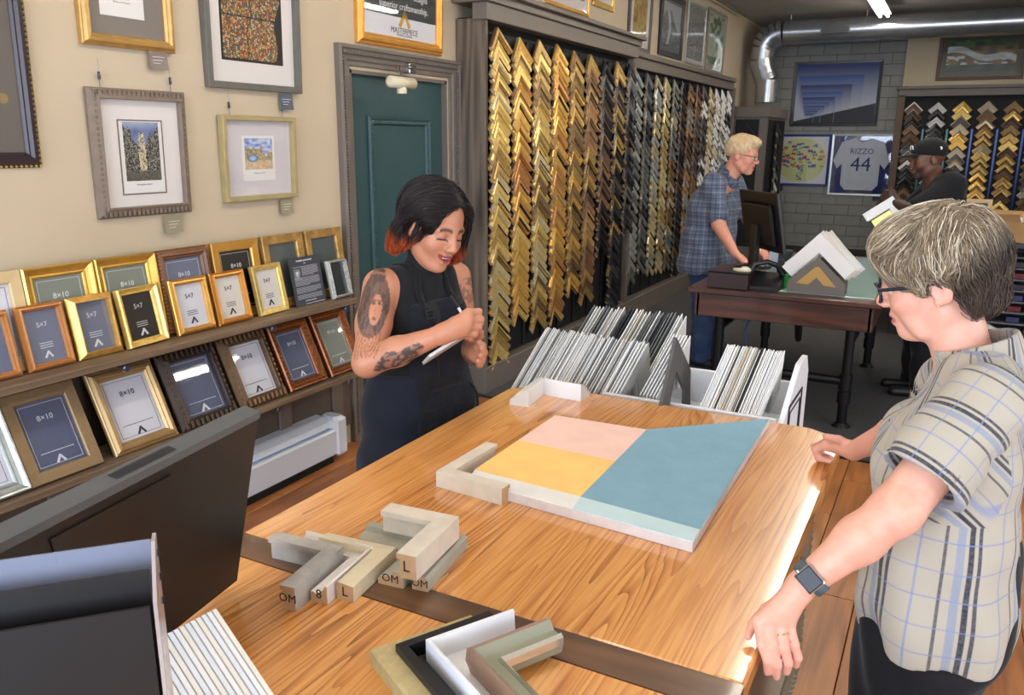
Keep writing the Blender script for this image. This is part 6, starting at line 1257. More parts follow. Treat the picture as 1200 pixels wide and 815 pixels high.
fingers(b2, [[kn[0], V3(-.197, 1.290, .918), V3(-.185, 1.288, .890), V3(-.184, 1.292, .866)], [kn[1], V3(-.181, 1.294, .916), V3(-.170, 1.294, .884), V3(-.170, 1.300, .857)], [kn[2], V3(-.163, 1.306, .914), V3(-.154, 1.308, .884), V3(-.156, 1.314, .862)], [kn[3], V3(-.150, 1.324, .912), V3(-.142, 1.326, .888), V3(-.144, 1.330, .870)],
             [V3(-.168, 1.362, .985), V3(-.206, 1.350, .950), V3(-.221, 1.328, .928), V3(-.224, 1.306, .915)]], .0096, .004)
for q in kn: b2.ell(q + V3(0, 0, .003), (.011, .011, .009), .006)
kr = [V3(-.222, 2.218, .962), V3(-.226, 2.238, .960), V3(-.226, 2.258, .955), V3(-.222, 2.276, .950)]
palm(b2, w2R, kr, .028, .0135, .014)
fingers(b2, [[q, q + V3(-.026, .002, -.016), q + V3(-.016, .002, -.040), q + V3(.010, 0, -.042)] for q in kr] + [[V3(-.165, 2.19, .985), V3(-.190, 2.188, .995), V3(-.222, 2.196, .994)]], .0108, .005)
for s in (-1, 1): b2.cap(t2 + V3(.0, s * .09, .84), t2 + V3(-.02, s * .10, .48), .09, .062, .03).cap(t2 + V3(-.02, s * .10, .48), t2 + V3(.05, s * .11, .10), .058, .038, .03)
add_head(b2, HM2, HS2, age=.8, smile=.15)
v, f = sd_mesh(b2, .0034)
c = skin_cols(v, S(222, 168, 146), noise=.05); face_paint(c, v, HM2, lip=S(190, 108, 104), brow=S(170, 130, 100), blush=.35, iris=(.12, .18, .2))
armred = (v[:, 0] < .02) & (v[:, 2] < 1.2); c[armred] = c[armred] * np.array([1.0, .93, .90])
c *= (1 - .10 * vnoise(v[:, 0] * 90, v[:, 1] * 90 + v[:, 2] * 110, 4)[:, None] * np.array([.4, 1, 1.1]))
at2(np_mesh('body', v, f, m_skin, P2, c))
# shirt: torso, sleeves, collar, plaid linen
sh2 = SD()
for z, hh_, r_, dx in ((1.335, .085, .052, .030), (1.29, .125, .070, .018), (1.18, .110, .108, .008), (1.06, .105, .122, .0), (.94, .115, .128, .005), (.84, .120, .130, .015)): hz2(sh2, z, hh_, r_, dx)
for s in (-1, 1): sh2.ell((-.022, 1.74 + s * .06, 1.15), (.055, .065, .08), .05)
torso2 = list(sh2.p)
slL = (s2L + V3(.0, 0, .0), s2L * .30 + e2L * .70); slR = (s2R, s2R * .35 + e2R * .65)
sh2.cap(slL[0], slL[1], .068, .074, .03); sh2.cap(slR[0], slR[1], .066, .070, .03)
for (a, b), e_2 in ((slL, e2L), (slR, e2R)):
    dv = (b - a) / np.linalg.norm(b - a); m = frame_m(b + dv * (.01 + .10), dv, (0, 0, 1)); sh2.box((0, 0, 0), (.10, .11, .11), .004, op='sub', M_=m, rnd=.004); sh2.cap(b - dv * .05, b + dv * .05, .058, .064, .004, op='sub')
# curved shirt-tail hem: cut below with two big ellipsoids
sh2.box((.06, 1.74, 1.28), (.5, .5, .46), op='int', rnd=.01)
sh2.ell((-.12, 1.48, .76), (.115, .16, .20), .01, op='sub'); sh2.ell((-.14, 1.86, .78), (.115, .16, .14), .01, op='sub'); sh2.cap((.085, 1.735, 1.33), (.02, 1.722, 1.44), .064, .070, .006, op='sub'); sh2.cap((-.03, 1.73, 1.37), (-.05, 1.735, 1.33), .030, .010, .008, op='sub')
def dsp2(P):
    a = np.arctan2(P[:, 1] - 1.74, P[:, 0] - .06); lo = np.clip((1.12 - P[:, 2]) * 4, 0, 1); arm = np.exp(-(((P[:, 1] - 1.50) / .07) ** 2)) * np.exp(-(((P[:, 2] - 1.24) / .09) ** 2))
    return .0065 * lo * np.sin(a * 11 + 1.4 * np.sin(P[:, 2] * 13)) + .0035 * np.sin(P[:, 2] * 46 + 5 * np.sin(a * 2) + P[:, 0] * 30) * (1 - lo * .6) + .003 * arm * np.sin((P[:, 0] + P[:, 2]) * 85)
v, f = sd_mesh(sh2, .0046, dsp2)
# plaid coordinates: round the body / up the body; along and round the sleeves
def sleeve_uv(a, b, P): ab = b - a; L_ = np.linalg.norm(ab); t = ((P - a) @ ab) / L_; q = P - a - t[:, None] * ab / L_; e1 = np.cross(ab / L_, [0, 0, 1.]); e1 /= np.linalg.norm(e1); e2 = np.cross(ab / L_, e1); return t, np.arctan2(q @ e1, q @ e2) * .078, np.linalg.norm(q, axis=1)
def torso_uv(P): a_ = np.arctan2(-(P[:, 1] - 1.74), P[:, 0] - .06); a_ = np.where(a_ < -2.6, a_ + 2 * np.pi, a_); return np.stack([(a_ + 3.2) * .17, P[:, 2], 0 * a_], 1)
def chart(v, f, charts, default):
    """per-corner plaid coordinates; every face picks one chart by its centre, so seams stay crisp"""
    cen = v[f].mean(1); P = v[f].reshape(-1, 3); out = default(P).reshape(len(f), 4, 3)
    for test, fn in charts: mk = test(cen); out[mk] = fn(v[f[mk]].reshape(-1, 3)).reshape(-1, 4, 3)
    return out.reshape(-1, 3)
def slv(a, b): return lambda P: (lambda t, w_, r_: np.stack([t + .07, w_ + .3, 0 * t], 1))(*sleeve_uv(a, b, P))
uvs = chart(v, f, [(lambda c_: (c_[:, 1] < 1.580 - .12 * (1.34 - c_[:, 2])) & (c_[:, 2] > 1.10), slv(*slL)), (lambda c_: (c_[:, 1] > 1.895) & (c_[:, 2] > 1.12), slv(*slR))], torso_uv)
def plaid(name, base, stripes_u, stripes_v, pu, pv, sheer=.75):
    m = bpy.data.materials.new(name); m.use_nodes = True; N, L = nodes_of(m); b = N['Principled BSDF']; b.inputs['Roughness'].default_value = .85; b.inputs['Specular IOR Level'].default_value = .2; b.inputs['Sheen Weight'].default_value = .15
    at = N.new('ShaderNodeAttribute'); at.attribute_name = 'uvp'; sp = N.new('ShaderNodeSeparateXYZ'); L.new(at.outputs['Vector'], sp.inputs[0]); last = None; bc = N.new('ShaderNodeRGB'); bc.outputs[0].default_value = (*base, 1); cur = bc.outputs[0]
    nz = N.new('ShaderNodeTexNoise'); nz.inputs['Scale'].default_value = 160; L.new(at.outputs['Vector'], nz.inputs['Vector'])
    for ax_, per, lst in ((0, pu, stripes_u), (1, pv, stripes_v)):
        md = N.new('ShaderNodeMath'); md.operation = 'WRAP'; md.inputs[1].default_value = per; md.inputs[2].default_value = 0.; L.new(sp.outputs[ax_], md.inputs[0])
        for cen, wd, col, al in lst:
            s1 = N.new('ShaderNodeMath'); s1.operation = 'SUBTRACT'; s1.inputs[1].default_value = cen; L.new(md.outputs[0], s1.inputs[0]); ab = N.new('ShaderNodeMath'); ab.operation = 'ABSOLUTE'; L.new(s1.outputs[0], ab.inputs[0])
            mr = N.new('ShaderNodeMapRange'); mr.inputs[1].default_value = wd / 2 + .0006; mr.inputs[2].default_value = wd / 2 - .0006; mr.inputs[3].default_value = 0; mr.inputs[4].default_value = al; L.new(ab.outputs[0], mr.inputs[0])
            mm = N.new('ShaderNodeMath'); mm.operation = 'MULTIPLY_ADD'; mm.inputs[1].default_value = .5; mm.inputs[2].default_value = .72; L.new(nz.outputs[0], mm.inputs[0]); m2_ = N.new('ShaderNodeMath'); m2_.operation = 'MULTIPLY'; L.new(mr.outputs[0], m2_.inputs[0]); L.new(mm.outputs[0], m2_.inputs[1])
            mx = N.new('ShaderNodeMix'); mx.data_type = 'RGBA'; L.new(m2_.outputs[0], mx.inputs[0]); L.new(cur, mx.inputs[6]); mx.inputs[7].default_value = (*col, 1); cur = mx.outputs[2]
    L.new(cur, b.inputs['Base Color']); tc = N.new('ShaderNodeTexCoord'); n2 = N.new('ShaderNodeTexNoise'); n2.inputs['Scale'].default_value = 500; L.new(tc.outputs['Object'], n2.inputs['Vector']); bp = N.new('ShaderNodeBump'); bp.inputs['Strength'].default_value = .25; bp.inputs['Distance'].default_value = .002; L.new(n2.outputs[0], bp.inputs['Height']); L.new(bp.outputs[0], b.inputs['Normal'])
    MATS[name] = m; return m
nv, bl_, gy = S(50, 52, 64), S(118, 132, 172), S(134, 142, 158)
pl2 = plaid('plaid_linen', S(172, 163, 147), [(.012, .005, nv, .9), (.023, .007, nv, .95), (.036, .010, gy, .85), (.054, .004, nv, .8), (.084, .0028, bl_, .7)], [(.02, .0028, bl_, .7), (.072, .0028, bl_, .6)], .108, .105)
shirt = at2(np_mesh('shirt', v, f, pl2, P2, uv=uvs))
# collar
cl2 = SD(); cl2.cap((.088, 1.736, 1.335), (.068, 1.732, 1.385), .082, .076, .01); cl2.cap((.085, 1.735, 1.32), (.040, 1.725, 1.46), .070, .066, .004, op='sub'); cl2.box((-.06, 1.735, 1.36), (.06, .028, .10), .006, op='sub', rnd=.005); Mc = frame_m((.07, 1.733, 1.362), (-.94, 0, -.34), (-.34, 0, .94)); cl2.box((0, 0, 0), (.2, .2, .030), op='int', M_=Mc, rnd=.004)
v, f = sd_mesh(cl2, .0035); at2(np_mesh('collar', v, f, pl2, shirt, uv=np.stack([np.arctan2(v[:, 1] - 1.735, v[:, 0] - .08) * .09 + .1, v[:, 2] * 0 + .05, v[:, 0] * 0], 1))); bpy.data.objects[-1] if False else None
shirt.children[0].location = (0, 0, 0)
for k in range(5):
    q = surf(sh2, [(-.2, 1.73 + .002 * k, 1.27 - .085 * k)], np.array([.002]))[0]; b_ = MB().lathe([(.0055, 0), (.006, .0012), (.0045, .0022)], 12).obj('button', M('dark_button', S(60, 56, 60), .3), shirt, tuple(q), (0, R(-90), 0))
# trousers
tr2 = SD()
for z, hh_, r_ in ((.95, .085, .118), (.84, .095, .128)): hz2(tr2, z, hh_, r_, .02)
for s in (-1, 1): tr2.cap(t2 + V3(-.01, s * .088, .82), t2 + V3(-.035, s * .10, .46), .122, .098, .03).cap(t2 + V3(-.035, s * .10, .46), t2 + V3(.05, s * .11, .09), .096, .078, .03)
tr2.box((.08, 1.74, .53), (.5, .5, .46), op='int', rnd=.005)
v, f = sd_mesh(tr2, .007, lambda P: .004 * np.sin(P[:, 2] * 30 + 6 * np.sin(P[:, 1] * 14))); at2(np_mesh('trousers', v, f, cloth_mat('black_trouser_cloth', S(20, 20, 24)), P2))
for s in (-1, 1): at2(shoe('shoe', P2, t2 + V3(.05, s * .11, 0), (-1, 0), M('black_shoe', S(22, 22, 24), .4)))
# watch
wd_ = (w2L - e2L) / np.linalg.norm(w2L - e2L); wc = w2L - wd_ * .022; wm = frame_m(wc, wd_, (.28, -.72, .64)); Mw = Matrix([list(r) for r in wm]); Mw.translation = Vector(wc - P2o)
wt = MB().tube([(-.011, .030 * math.cos(t), .030 * math.sin(t)) for t in np.linspace(0, 6.2832, 28)], .0018, 6).obj("watch", M("watch_band_edge", S(60, 74, 80), .5), P2); wt.matrix_local = Mw
bn = MB(); ng = 30
vs = []; fs = []
for i in range(ng):
    t = 2 * math.pi * i / ng
    for x, r_ in ((-.011, .0292), (.011, .0292), (.011, .0322), (-.011, .0322)): vs.append((x, r_ * math.cos(t), r_ * math.sin(t)))
for i in range(ng):
    j = (i + 1) % ng
    for k in range(4): l = (k + 1) % 4; fs.append((i * 4 + k, j * 4 + k, j * 4 + l, i * 4 + l))
bn.add(vs, fs, sm=True).obj('watch_band', M('slate_watch_band', S(74, 92, 98), .6, bump=(900, .3)), wt)
MB().bbox(-.0175, .0175, -.020, .020, .029, .0375, .003).obj('watch_case', M('watch_steel', S(206, 208, 212), .2, .9), wt); MB().bbox(-.0155, .0155, -.018, .018, .0373, .0390, .0014).obj('watch_screen', M('watch_glass', S(10, 11, 18), .25, spec=.3), wt); MB().tube([(.006, -.0195, .033), (.006, -.023, .033)], .003, 10).obj('crown', M('watch_steel'), wt)
# ring on the ring finger
rd_ = Vector(V3(-.163, 1.306, .914) - kn[2]); rg_ = MB().tube([(.0112 * math.cos(t), .0112 * math.sin(t), 0) for t in np.linspace(0, 6.2832, 20)], .0014, 6).obj('ring', M('gold_ring', S(210, 190, 140), .2, 1.), P2, tuple((kn[2] * .45 + V3(-.163, 1.306, .914) * .55) - P2o)); rg_.rotation_euler = rd_.to_track_quat('Z', 'Y').to_euler()
# earring
MB().lathe([(0, -.002), (.0025, 0), (0, .002)], 10).obj('earring', M('gold_ring'), P2, tuple((HM2 @ [-.004, .0875, -.034, 1])[:3] - P2o))
def glasses(m, sc, parent, org, mat, rad=(.024, .018), thick=.0022, sides=(1, -1)):
    g = MB(); T = Matrix([list(r) for r in m]); T.translation = T.translation - Vector(org)
    for s in (1, -1):
        pts = [(.104 - .01 * abs(math.cos(t)) * (1 if s * math.cos(t) > 0 else 0), s * .033 + rad[0] * math.cos(t), .000 + rad[1] * math.copysign(abs(math.sin(t)) ** .8, math.sin(t))) for t in np.linspace(0, 6.2832, 24)]
        g.tube([T @ Vector(p) for p in pts], thick * sc, 6); g.tube([T @ Vector(p) for p in ((.096, s * .057, .010), (.05, s * .074, .008), (-.008, s * .082, .006), (-.022, s * .081, -.010))], [thick * 1.5 * sc, thick * 1.3 * sc, thick * sc, thick * sc], 6)
    g.tube([T @ Vector(p) for p in ((.105, .010, .006), (.109, 0, .009), (.105, -.010, .006))], thick * sc, 6); o = g.obj('glasses', mat, parent)
    ln = MB()
    for s in (1, -1):
        ring = [(.1035 - .01 * abs(math.cos(t)) * (1 if s * math.cos(t) > 0 else 0), s * .033 + rad[0] * math.cos(t), rad[1] * math.copysign(abs(math.sin(t)) ** .8, math.sin(t))) for t in np.linspace(0, 6.2832, 24)[:-1]]; ln.add([T @ Vector(p) for p in ring], [tuple(range(23))])
    ln.obj('lens', m_glass, o); return o
glasses(HM2, HS2, P2, P2o, M('navy_glasses', S(26, 30, 46), .25), (.023, .019), .0027)
# hair: tousled layered short cut
h2 = SD(); A = dict(M_=HM2, sc=HS2)
h2.ell((-.014, 0, .050), (.106, .086, .086), .02, **A); h2.ell((.042, 0, .086), (.052, .062, .036), .03, **A); h2.cap((-.072, .0, .02), (-.072, 0, -.050), .048, .034, .03, **A)
for s in (1, -1): h2.cap((.02, s * .062, .055), (-.03, s * .070, .045), .030, .034, .02, **A); h2.cap((.030, s * .070, .040), (.016, s * .076, .006), .016, .009, .015, **A); h2.cap((-.062, s * .046, .0), (-.062, s * .042, -.055), .030, .022, .02, **A)
h2.ell((.112, 0, -.035), (.062, .085, .088), .012, op='sub', **A); 
for s in (1, -1): h2.ell((-.006, s * .092, -.016), (.027, .022, .036), .008, op='sub', **A)
def hcol2(P, i=None):
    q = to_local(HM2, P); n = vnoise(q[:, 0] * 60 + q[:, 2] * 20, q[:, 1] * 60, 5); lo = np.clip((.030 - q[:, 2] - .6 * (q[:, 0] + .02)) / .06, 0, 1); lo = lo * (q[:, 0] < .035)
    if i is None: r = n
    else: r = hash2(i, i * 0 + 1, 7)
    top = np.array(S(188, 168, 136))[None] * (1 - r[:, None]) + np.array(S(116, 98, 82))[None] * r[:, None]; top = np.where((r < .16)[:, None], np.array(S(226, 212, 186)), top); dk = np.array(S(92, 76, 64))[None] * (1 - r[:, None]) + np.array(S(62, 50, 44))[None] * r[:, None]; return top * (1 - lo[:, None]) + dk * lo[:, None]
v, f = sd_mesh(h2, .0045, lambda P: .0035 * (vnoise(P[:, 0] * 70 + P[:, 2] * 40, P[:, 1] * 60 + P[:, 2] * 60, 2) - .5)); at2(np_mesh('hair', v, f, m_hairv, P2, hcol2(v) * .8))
s_2 = cage_seeds(h2, (HM2 @ [-.02, 0, .05, 1])[:3], .13, 5200, 4, lambda P: (to_local(HM2, P)[:, 2] > -.045))
crown = np.array([-.062, .01, .12])
def fl2(P, t, ph, rg):
    q = to_local(HM2, P); d = q - crown; d /= np.linalg.norm(d, axis=1)[:, None] + .01; sw = np.stack([-d[:, 1], d[:, 0], 0 * ph], 1); n = vnoise(q[:, 0] * 26 + 5, q[:, 1] * 26 + q[:, 2] * 30, 8) - .5; n2 = vnoise(q[:, 0] * 24 + 9, q[:, 2] * 24 + q[:, 1] * 20, 9) - .5
    fw_ = np.clip((q[:, 2] - .02) * 14, 0, 1); l = d + .35 * sw + np.stack([.55 * fw_ + 1.6 * n, 1.5 * n2 + .4 * np.sin(ph + 9 * t), -.55 + 1.1 * n], 1) + .35 * np.stack([np.sin(ph * 3 + 8 * t), np.cos(ph * 2 + 7 * t), np.sin(ph + 6 * t)], 1); return l @ (HM2[:3, :3] / HS2).T
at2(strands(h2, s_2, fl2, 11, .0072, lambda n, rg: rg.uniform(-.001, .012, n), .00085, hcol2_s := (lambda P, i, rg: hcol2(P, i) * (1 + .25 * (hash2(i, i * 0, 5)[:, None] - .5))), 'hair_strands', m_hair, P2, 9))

# ================= the man behind the desk (left background)
P3 = thing('person', 'white-haired man with glasses in a blue plaid shirt and jeans leaning over the desk', 'person', (-1.62, 6.45, 0)); P3o = V3(-1.62, 6.45, 0)
def at3(o): o.location = tuple(-P3o); return o
HS3 = 1.15; HM3 = frame_m((-1.437, 6.378, 1.653), (.955, -.03, -.22), (.2, 0, 1.), HS3)
b3 = SD(); c3 = V3(-1.64, 6.42, 0); r3 = V3(-.19, -.968, 0)
def hz3(sd, z, half, r, dx=0, k=.08): sd.cap(c3 + r3 * half + V3(dx, 0, z), c3 - r3 * half + V3(dx, 0, z), r, r, k)
b3.cap((-1.56, 6.40, 1.45), (-1.475, 6.385, 1.60), .07, .066, .03)
for z, hh_, r_, dx in ((1.42, .15, .07, .05), (1.25, .11, .12, .0), (1.05, .10, .13, -.02), (.92, .09, .14, -.02)): hz3(b3, z, hh_, r_, dx)
s3R, e3R, w3R = V3(-1.60, 6.22, 1.43), V3(-1.53, 6.16, 1.15), V3(-1.385, 6.10, .955); s3L, e3L, w3L = V3(-1.55, 6.62, 1.43), V3(-1.42, 6.66, 1.16), V3(-1.30, 6.50, .96)
for a, e_3, w_3 in ((s3R, e3R, w3R), (s3L, e3L, w3L)): b3.cap(a, e_3, .06, .05, .03).cap(e_3, w_3, .052, .032, .02)
for w_3, dd in ((w3R, V3(.07, -.02, -.045)), (w3L, V3(.06, -.04, -.045))):
    sd_d = dd / np.linalg.norm(dd); side = np.cross(sd_d, [0, 0, 1.]); ks = [w_3 + dd + side * q for q in (-.030, -.010, .010, .030)]; palm(b3, w_3, ks, .032, .016, .016); fingers(b3, [[q, q + sd_d * .035 + V3(0, 0, -.004), q + sd_d * .05 + V3(0, 0, -.022)] for q in ks] + [[w_3 + side * -.03, w_3 + side * -.052 + dd * .6, w_3 + side * -.045 + dd * 1.1]], .0115, .006)
for s in (-1, 1): b3.cap(c3 + r3 * s * .09 + V3(-.02, 0, .88), c3 + r3 * s * .10 + V3(.02, 0, .5), .09, .07, .03).cap(c3 + r3 * s * .10 + V3(.02, 0, .5), c3 + r3 * s * .11 + V3(.02, 0, .1), .065, .045, .03)
add_head(b3, HM3, HS3, age=.8, smile=.8, male=True, w=1.05); v, f = sd_mesh(b3, .006); cc = skin_cols(v, S(220, 152, 128)); face_paint(cc, v, HM3, lip=S(190, 100, 92), brow=S(190, 150, 120), blush=.4); at3(np_mesh('body', v, f, m_skin, P3, cc))
s3 = SD()
for z, hh_, r_, dx in ((1.44, .145, .085, .05), (1.26, .13, .145, .0), (1.06, .12, .155, -.02), (.90, .125, .165, -.02), (.80, .13, .165, -.02)): hz3(s3, z, hh_, r_, dx)
s3.cap(s3R, e3R * .75 + s3R * .25, .085, .078, .04); s3.cap(s3L, e3L * .75 + s3L * .25, .085, .088, .04); s3.box(c3 + V3(0, 0, 1.18), (.5, .5, .42), op='int', rnd=.01); s3.cap((-1.55, 6.40, 1.46), (-1.47, 6.385, 1.60), .062, .072, .006, op='sub')
v, f = sd_mesh(s3, .009, lambda P: .007 * np.sin(P[:, 2] * 26 + 5 * np.sin(P[:, 1] * 9 + P[:, 0] * 7))); a_ = np.arctan2(v[:, 1] - 6.42, v[:, 0] + 1.64) * .19
pl3 = plaid('blue_plaid_cotton', S(96, 104, 122), [(.012, .008, S(60, 68, 90), .7), (.036, .006, S(66, 74, 96), .7), (.055, .004, S(150, 160, 180), .6)], [(.012, .008, S(60, 68, 90), .7), (.036, .006, S(66, 74, 96), .7), (.055, .004, S(150, 160, 180), .6)], .07, .07)
sh3 = at3(np_mesh('shirt', v, f, pl3, P3, uv=np.stack([a_, v[:, 2], 0 * a_], 1)))
k3 = SD(); k3.cap((-1.55, 6.40, 1.475), (-1.53, 6.395, 1.53), .095, .086, .01); k3.cap((-1.56, 6.40, 1.45), (-1.48, 6.385, 1.60), .076, .08, .004, op='sub'); v, f = sd_mesh(k3, .007); o = np_mesh('collar', v, f, pl3, sh3, uv=np.stack([v[:, 1], v[:, 2], v[:, 0] * 0], 1))
j3 = SD()
for z, hh_, r_ in ((.92, .09, .145), (.86, .095, .15)): hz3(j3, z, hh_, r_, -.02)
for s in (-1, 1): j3.cap(c3 + r3 * s * .09 + V3(-.02, 0, .86), c3 + r3 * s * .10 + V3(.02, 0, .5), .125, .095, .03).cap(c3 + r3 * s * .10 + V3(.02, 0, .5), c3 + r3 * s * .11 + V3(.02, 0, .06), .092, .080, .03)
j3.box(c3 + V3(0, 0, .5), (.5, .5, .455), op='int', rnd=.005); v, f = sd_mesh(j3, .010, lambda P: .005 * np.sin(P[:, 2] * 38 + 5 * np.sin(P[:, 1] * 14))); at3(np_mesh('jeans', v, f, cloth_mat('blue_denim', S(52, 72, 108), nz=.15), P3))
for s in (-1, 1): at3(shoe('shoe', P3, c3 + r3 * s * .11 + V3(.02, 0, 0), (1, -.2), M('dark_shoe', S(38, 38, 44), .5), .28))
glasses(HM3, HS3, P3, P3o, M('thin_dark_glasses', S(40, 38, 40), .3), (.025, .015), .0018)
h3 = SD(); A = dict(M_=HM3, sc=HS3); h3.ell((-.022, 0, .046), (.100, .081, .086), .02, **A); h3.ell((.045, 0, .096), (.045, .058, .026), .03, **A); h3.cap((-.08, 0, .02), (-.078, 0, -.03), .04, .03, .03, **A); h3.ell((.110, 0, -.035), (.062, .085, .090), .012, op='sub', **A); h3.ell((.0, 0, -.09), (.16, .12, .085), .02, op='sub', **A)
for s in (1, -1): h3.ell((-.006, s * .090, -.016), (.03, .02, .036), .008, op='sub', **A)
wcol = lambda P, i=None, rg=None: np.array(S(226, 200, 160))[None] * (.82 + .3 * vnoise(P[:, 0] * 90, P[:, 1] * 90 + P[:, 2] * 40, 3))[:, None]
v, f = sd_mesh(h3, .007); at3(np_mesh('hair', v, f, m_hairv, P3, wcol(v)))
s_3 = cage_seeds(h3, (HM3 @ [-.02, 0, .05, 1])[:3], .13, 900, 6)
at3(strands(h3, s_3, lambda P, t, ph, rg: (lambda q: np.stack([.5 - 0 * ph, .4 * np.sin(ph), -.5 + 0 * ph], 1) @ (HM3[:3, :3] / HS3).T)(P), 5, .010, lambda n, rg: rg.uniform(0, .006, n), .0016, wcol, 'hair_strands', m_hair, P3, 3))

# ================= the man in the cap (right background)
P4 = thing('person', 'bearded man in a black cap and black T-shirt looking down at the back right', 'person', (-.12, 6.35, 0)); P4o = V3(-.12, 6.35, 0)
def at4(o): o.location = tuple(-P4o + V3(.03, -.0, 0)); return o
HS4 = 1.06; HM4 = frame_m((-.219, 6.301, 1.640), (-.90, -.36, -.14), (-.15, 0, 1.), HS4)
b4 = SD(); c4 = V3(-.10, 6.36, 0); r4 = V3(-.29, .957, 0)
def hz4(sd, z, half, r, dx=0, k=.08): sd.cap(c4 + r4 * half + V3(dx, 0, z), c4 - r4 * half + V3(dx, 0, z), r, r, k)
b4.cap((-.13, 6.34, 1.42), (-.185, 6.31, 1.56), .068, .064, .03)
for z, hh_, r_ in ((1.42, .16, .07), (1.2, .12, .12), (1.0, .10, .12), (.88, .09, .13)): hz4(b4, z, hh_, r_)
s4N, e4N, w4N = V3(-.06, 6.20, 1.46), V3(-.25, 6.08, 1.31), V3(-.37, 6.13, 1.36); s4F, e4F, w4F = V3(-.14, 6.52, 1.46), V3(-.30, 6.48, 1.28), V3(-.39, 6.30, 1.32)
for a, e_3, w_3 in ((s4N, e4N, w4N), (s4F, e4F, w4F)): b4.cap(a, e_3, .062, .052, .03).cap(e_3, w_3, .050, .032, .02)
for w_3, yy in ((w4N, 1), (w4F, -1)):
    dd = V3(-.06, .02 * yy, .04); sd_d = dd / np.linalg.norm(dd); side = V3(.2, .1, .9); side = side - (side @ sd_d) * sd_d; side /= np.linalg.norm(side); ks = [w_3 + dd + side * q for q in (-.030, -.010, .010, .030)]; palm(b4, w_3, ks, .032, .016, .016); fingers(b4, [[q, q + V3(-.028, .022 * yy, .008), q + V3(-.03, .045 * yy, 0)] for q in ks] + [[w_3 + side * .03, w_3 + side * .05 + dd * .8, w_3 + side * .05 + dd * 1.3]], .0115, .006)
for s in (-1, 1): b4.cap(c4 + r4 * s * .09 + V3(0, 0, .88), c4 + r4 * s * .10 + V3(0, 0, .5), .09, .07, .03).cap(c4 + r4 * s * .10 + V3(0, 0, .5), c4 + r4 * s * .11 + V3(0, 0, .1), .065, .045, .03)
add_head(b4, HM4, HS4, male=True, w=1.04); v, f = sd_mesh(b4, .006); cc = skin_cols(v, S(104, 66, 48)); face_paint(cc, v, HM4, lip=S(120, 72, 62), brow=S(24, 18, 16), blush=.0, beard=S(40, 28, 22), closed=True); at4(np_mesh('body', v, f, m_skin, P4, cc))
t4 = SD()
t4.cap((-.10, 6.35, 1.42), (-.12, 6.34, 1.50), .13, .085, .05)
for z, hh_, r_ in ((1.47, .14, .085), (1.26, .135, .142), (1.02, .12, .142), (.88, .12, .15), (.8, .12, .15)): hz4(t4, z, hh_, r_)
t4.cap(s4N, e4N * .8 + s4N * .2, .092, .080, .05); t4.cap(s4F, e4F * .8 + s4F * .2, .085, .086, .04); t4.box(c4 + V3(0, 0, 1.18), (.5, .5, .42), op='int', rnd=.01); t4.cap((-.13, 6.34, 1.45), (-.185, 6.31, 1.60), .066, .08, .006, op='sub'); v, f = sd_mesh(t4, .009, lambda P: .006 * np.sin(P[:, 2] * 30 + 5 * np.sin(P[:, 1] * 11)))
at4(np_mesh('t_shirt', v, f, m_blkcot, P4))
j4 = SD()
for z, hh_, r_ in ((.92, .09, .135), (.86, .095, .14)): hz4(j4, z, hh_, r_)
for s in (-1, 1): j4.cap(c4 + r4 * s * .09 + V3(0, 0, .86), c4 + r4 * s * .10 + V3(-.02, 0, .5), .12, .095, .03).cap(c4 + r4 * s * .10 + V3(-.02, 0, .5), c4 + r4 * s * .11 + V3(0, 0, .08), .092, .085, .03)
j4.box(c4 + V3(0, 0, .5), (.5, .5, .44), op='int', rnd=.005); v, f = sd_mesh(j4, .010, lambda P: .006 * np.sin(P[:, 2] * 34 + 5 * np.sin(P[:, 1] * 14))); at4(np_mesh('trousers', v, f, m_blkcot, P4))
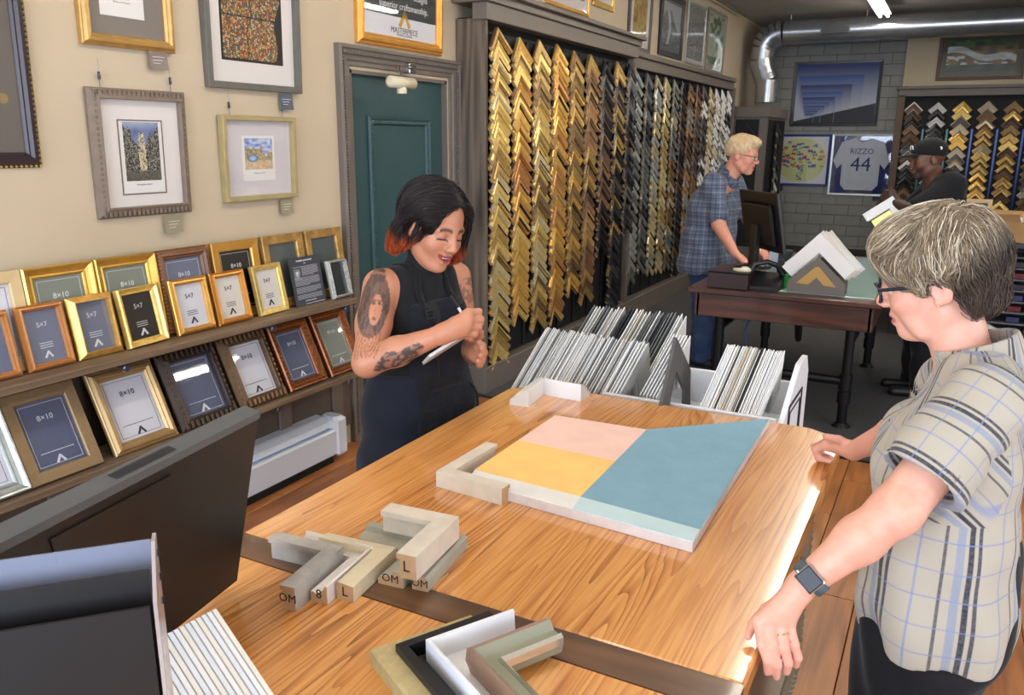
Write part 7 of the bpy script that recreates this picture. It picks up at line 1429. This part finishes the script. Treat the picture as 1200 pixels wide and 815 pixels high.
for s in (-1, 1): at4(shoe('shoe', P4, c4 + r4 * s * .11, (-1, -.2), M('black_shoe'), .28))
cp = SD(); A = dict(M_=HM4, sc=HS4); cp.ell((-.014, 0, .052), (.110, .088, .084), .02, **A); MC4 = frame_m((HM4 @ [0, 0, .028, 1])[:3], (-.86, -.36, .06), (-.02, 0, 1.)); cp.box((0, 0, .15), (.2, .2, .15), op='int', M_=MC4, rnd=.004); v, f = sd_mesh(cp, .006); cap_ = at4(np_mesh('cap', v, f, cloth_mat('black_cap_cloth', S(22, 22, 25)), P4))
br4 = SD(); br4.ell((.105, 0, .040), (.078, .066, .010), .01, **A); br4.ell((-.02, 0, .04), (.100, .076, .06), .01, op='sub', **A); v, f = sd_mesh(br4, .0045); o = np_mesh('cap_brim', v, f, M('black_cap_cloth'), cap_)
T4 = Matrix([list(r) for r in HM4]); T4.translation = T4.translation - Vector(P4o) * 0
lg = MB().tube([T4 @ Vector((.092, y, z)) for y, z in ((-.02, .075), (-.02, .095), (-.008, .100), (0, .085), (.008, .100), (.02, .095), (.02, .075))], .004, 6).obj('cap_emblem', M('white_thread', S(230, 230, 230), .8), cap_)
MB().lathe([(.012, 0), (.012, .003), (0, .004)], 14).obj('side_badge', M('white_thread'), cap_, T4 @ Vector((-.05, .082, .062)), (R(-90), 0, 0))
t = thing('corner_sample', 'white corner sample held up by the man in the cap', 'moulding sample'); t.matrix_world = Matrix.Translation((-.365, 6.13, 1.405)) @ Matrix.Rotation(R(8), 4, 'Y') @ Matrix.Scale(1.15, 4); MB().elbow([(0, 0), (0, .02), (.05, .022), (.055, .012), (.055, 0)], .19, .17).obj('moulding', [MC['white'], m_raw], t)
t = thing('corner_sample', 'gold corner sample under the white one held by the man in the cap', 'moulding sample'); t.matrix_world = Matrix.Translation((-.360, 6.14, 1.32)) @ Matrix.Rotation(R(8), 4, 'Y'); MB().elbow([(0, 0), (0, .02), (.05, .022), (.055, .012), (.055, 0)], .15, .15).obj('moulding', [MC['yellowgold'], m_raw], t)
